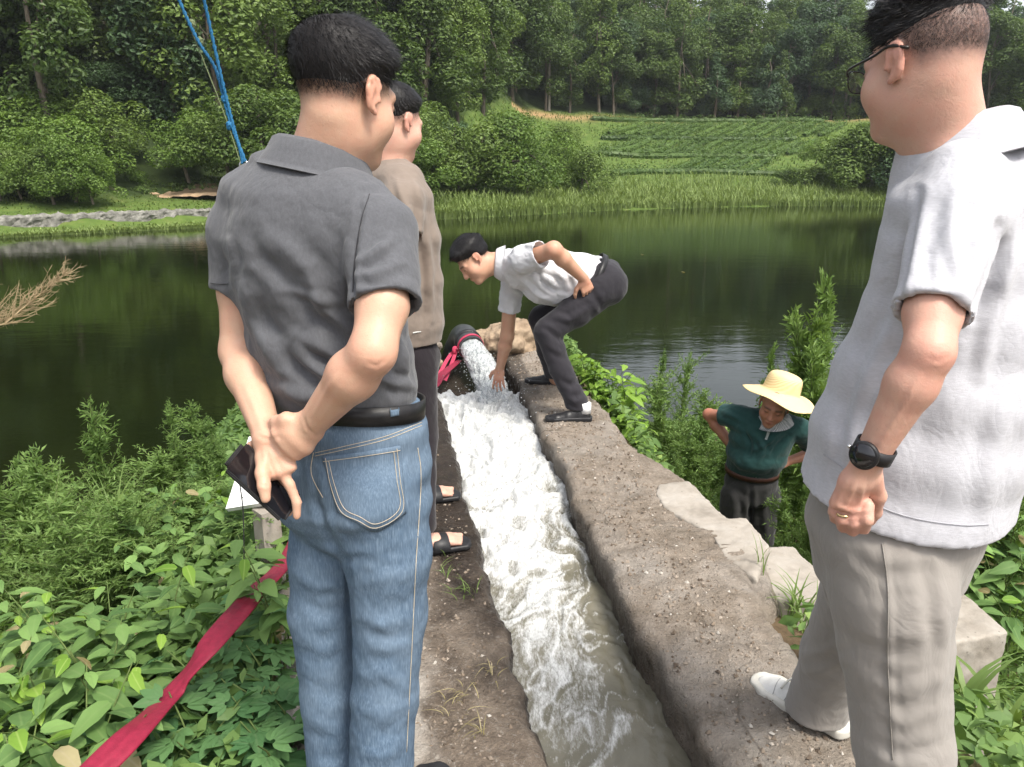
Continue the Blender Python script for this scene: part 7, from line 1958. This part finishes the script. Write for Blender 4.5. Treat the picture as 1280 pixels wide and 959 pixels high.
def rope(name, pts, r, mat, tw=22):
    L = spline(pts, 70)
    T = np.gradient(L, axis=0); T /= np.linalg.norm(T, axis=1)[:, None]; u = np.cross(T, [0, 1, 0.0]); u /= np.linalg.norm(u, axis=1)[:, None]; v = np.cross(T, u)
    parts = []
    for k in range(2):
        ph = np.arange(70) * tw * 2 * np.pi / 70 + k * np.pi
        parts.append(tube(L + r * 0.55 * (np.cos(ph)[:, None] * u + np.sin(ph)[:, None] * v), r * 0.75, 6, False))
    child(name, *join(parts), mat, e)
up1, up2 = WY(236, -80, YR - 0.25), WY(192, -90, YR - 0.1)
rope('rope_strand', [foot + [0, 0, 0.06], WY(291, 155, YR), WY(274, 85, YR - 0.04), WY(255, 0, YR - 0.12), up1, up1 * 2 - WY(255, 0, YR - 0.12)], 0.010, M_rope)
rope('rope_strand', [foot + [0.01, 0, 0.06], WY(287, 150, YR), WY(270, 88, YR), WY(248, 52, YR - 0.02), WY(224, 0, YR - 0.05), up2, up2 * 2 - WY(224, 0, YR - 0.05)], 0.010, M_rope)
rope('rope_strand', [foot + [-0.01, 0, 0.05], WY(298, 180, YR), WY(284, 130, YR), WY(276, 95, YR)], 0.009, M_rope)
M_cord = surf('olive_cord', [(0.3, (0.10, 0.13, 0.06)), (0.7, (0.18, 0.21, 0.11))], 80, 0.8, 0.3, 200, 0.002)
V, F = tube(spline([foot + [-0.02, 0, 0.04], WY(283, 150, YR), WY(262, 95, YR), WY(243, 48, YR), WY(220, -10, YR), WY(190, -90, YR)], 30), 0.004, 6, False); child('thin_cord', V, F, M_cord, e)
for px, py in ((281, 124), (287, 157), (250, 52), (240, 30)):
    c_ = WY(px, py, YR); f_ = Field(c_ - 0.05, c_ + 0.05, 0.004); f_.ell(c_, (0.022, 0.020, 0.028), None, 0); V, F = f_.nets(); V = V + normals(V, F) * (0.006 * noise(V * 90))[:, None]; child('knot', V, F, M_rope if px > 260 else M_cord, e)

# white panel leaning among the weeds behind the phone
M_wp = surf('white_painted_sheet', [(0.3, (0.66, 0.67, 0.66)), (0.7, (0.78, 0.79, 0.78))], 8, 0.5, 0.1, 60, 0.002)
c = [WY(311, 546, 2.72), WY(372, 540, 2.72), WY(356, 624, 2.50), WY(282, 636, 2.50)]
nrm_ = nrm(np.cross(c[1] - c[0], c[3] - c[0])); nrm_ = nrm_ if nrm_ @ (CC - c[0]) > 0 else -nrm_
e = empty('white_panel', (c[3] + c[2]) / 2 + [0, 0, -0.25], 'white sheet panel with short dark strokes standing behind the black phone', 'panel')
V = np.array(c + [q - nrm_ * 0.025 for q in c]); F = np.array([(0, 1, 2, 3), (7, 6, 5, 4), (0, 4, 5, 1), (1, 5, 6, 2), (2, 6, 7, 3), (3, 7, 4, 0)]); child('sheet', V, F, M_wp, e, False)
for i, (u, v, du, dv) in enumerate(((0.30, 0.70, 0.08, 0.03), (0.42, 0.62, 0.07, -0.02), (0.22, 0.86, 0.03, 0.03), (0.38, 0.84, 0.10, 0.03), (0.30, 0.55, 0.06, 0.02), (0.5, 0.78, 0.05, 0.05), (0.55, 0.35, 0.05, 0.02))):
    bl = lambda u, v: (1 - v) * ((1 - u) * c[0] + u * c[1]) + v * ((1 - u) * c[3] + u * c[2])
    V, F = tube(np.array([bl(u, v), bl(u + du, v + dv)]) + nrm_ * 0.0005, 0.0022, 5); child('dark_stroke', *clean(V, F), M_dark, e)  # short dark strokes laid on the sheet
mid_ = (c[2] + c[3]) / 2
V, F = tube([mid_ - nrm_ * 0.02 + [0.03, 0, -0.7], mid_ - nrm_ * 0.02 + [0.03, 0, -0.01]], [0.05, 0.05], 4); child('stand', *clean(V, F), M_slab, e, False)
V, F = tube(spline([WY(299, 600, 2.42), WY(304, 640, 2.40), WY(305, 700, 2.36), WY(306, 760, 2.34)], 12), 0.0022, 5); o = put('black_stake', mesh(*clean(V, F)), M_dark); tag(o, 'thin black wire stake standing before the white panel', 'stake')

# a couple of leaves afloat
for k, (px, py) in enumerate(((852, 340), (801, 318))):
    p = GZ(px, py, LAKE + 0.012); o = bpy.data.objects.new('floating_leaf', LEAF['d', 0]); COL.objects.link(o); orient(o, p, (1, 0.3, 0), (0, 0, 1)); o.scale = (1.6,) * 3; tag(o, 'tiny pale leaf floating on the dark lake beyond the bending man', 'leaf', 'leaves afloat on the lake')

# ------------------------------------------------------------------ thin summer haze over the valley
hz_hi = max(24.0 + 26.0, 60.0)
V = np.array([(x, y, z) for x in (-180.0, 180.0) for y in (-45.0, 310.0) for z in (-3.4, hz_hi)])
F = np.array([(0, 1, 3, 2), (4, 6, 7, 5), (0, 4, 5, 1), (2, 3, 7, 6), (0, 2, 6, 4), (1, 5, 7, 3)])
b = MB('haze'); v = b.n('VolumePrincipled'); b.set(v, 'Color', (0.90, 0.94, 1.0)); b.set(v, 'Density', 0.0003); b.set(v, 'Anisotropy', 0.2)
b.nt.links.new(v.outputs[0], b.out.inputs['Volume'])
tag(put('haze', mesh(V, F, 'haze', False), b.m), 'thin pale haze hanging in the valley air', 'haze', kind='stuff')
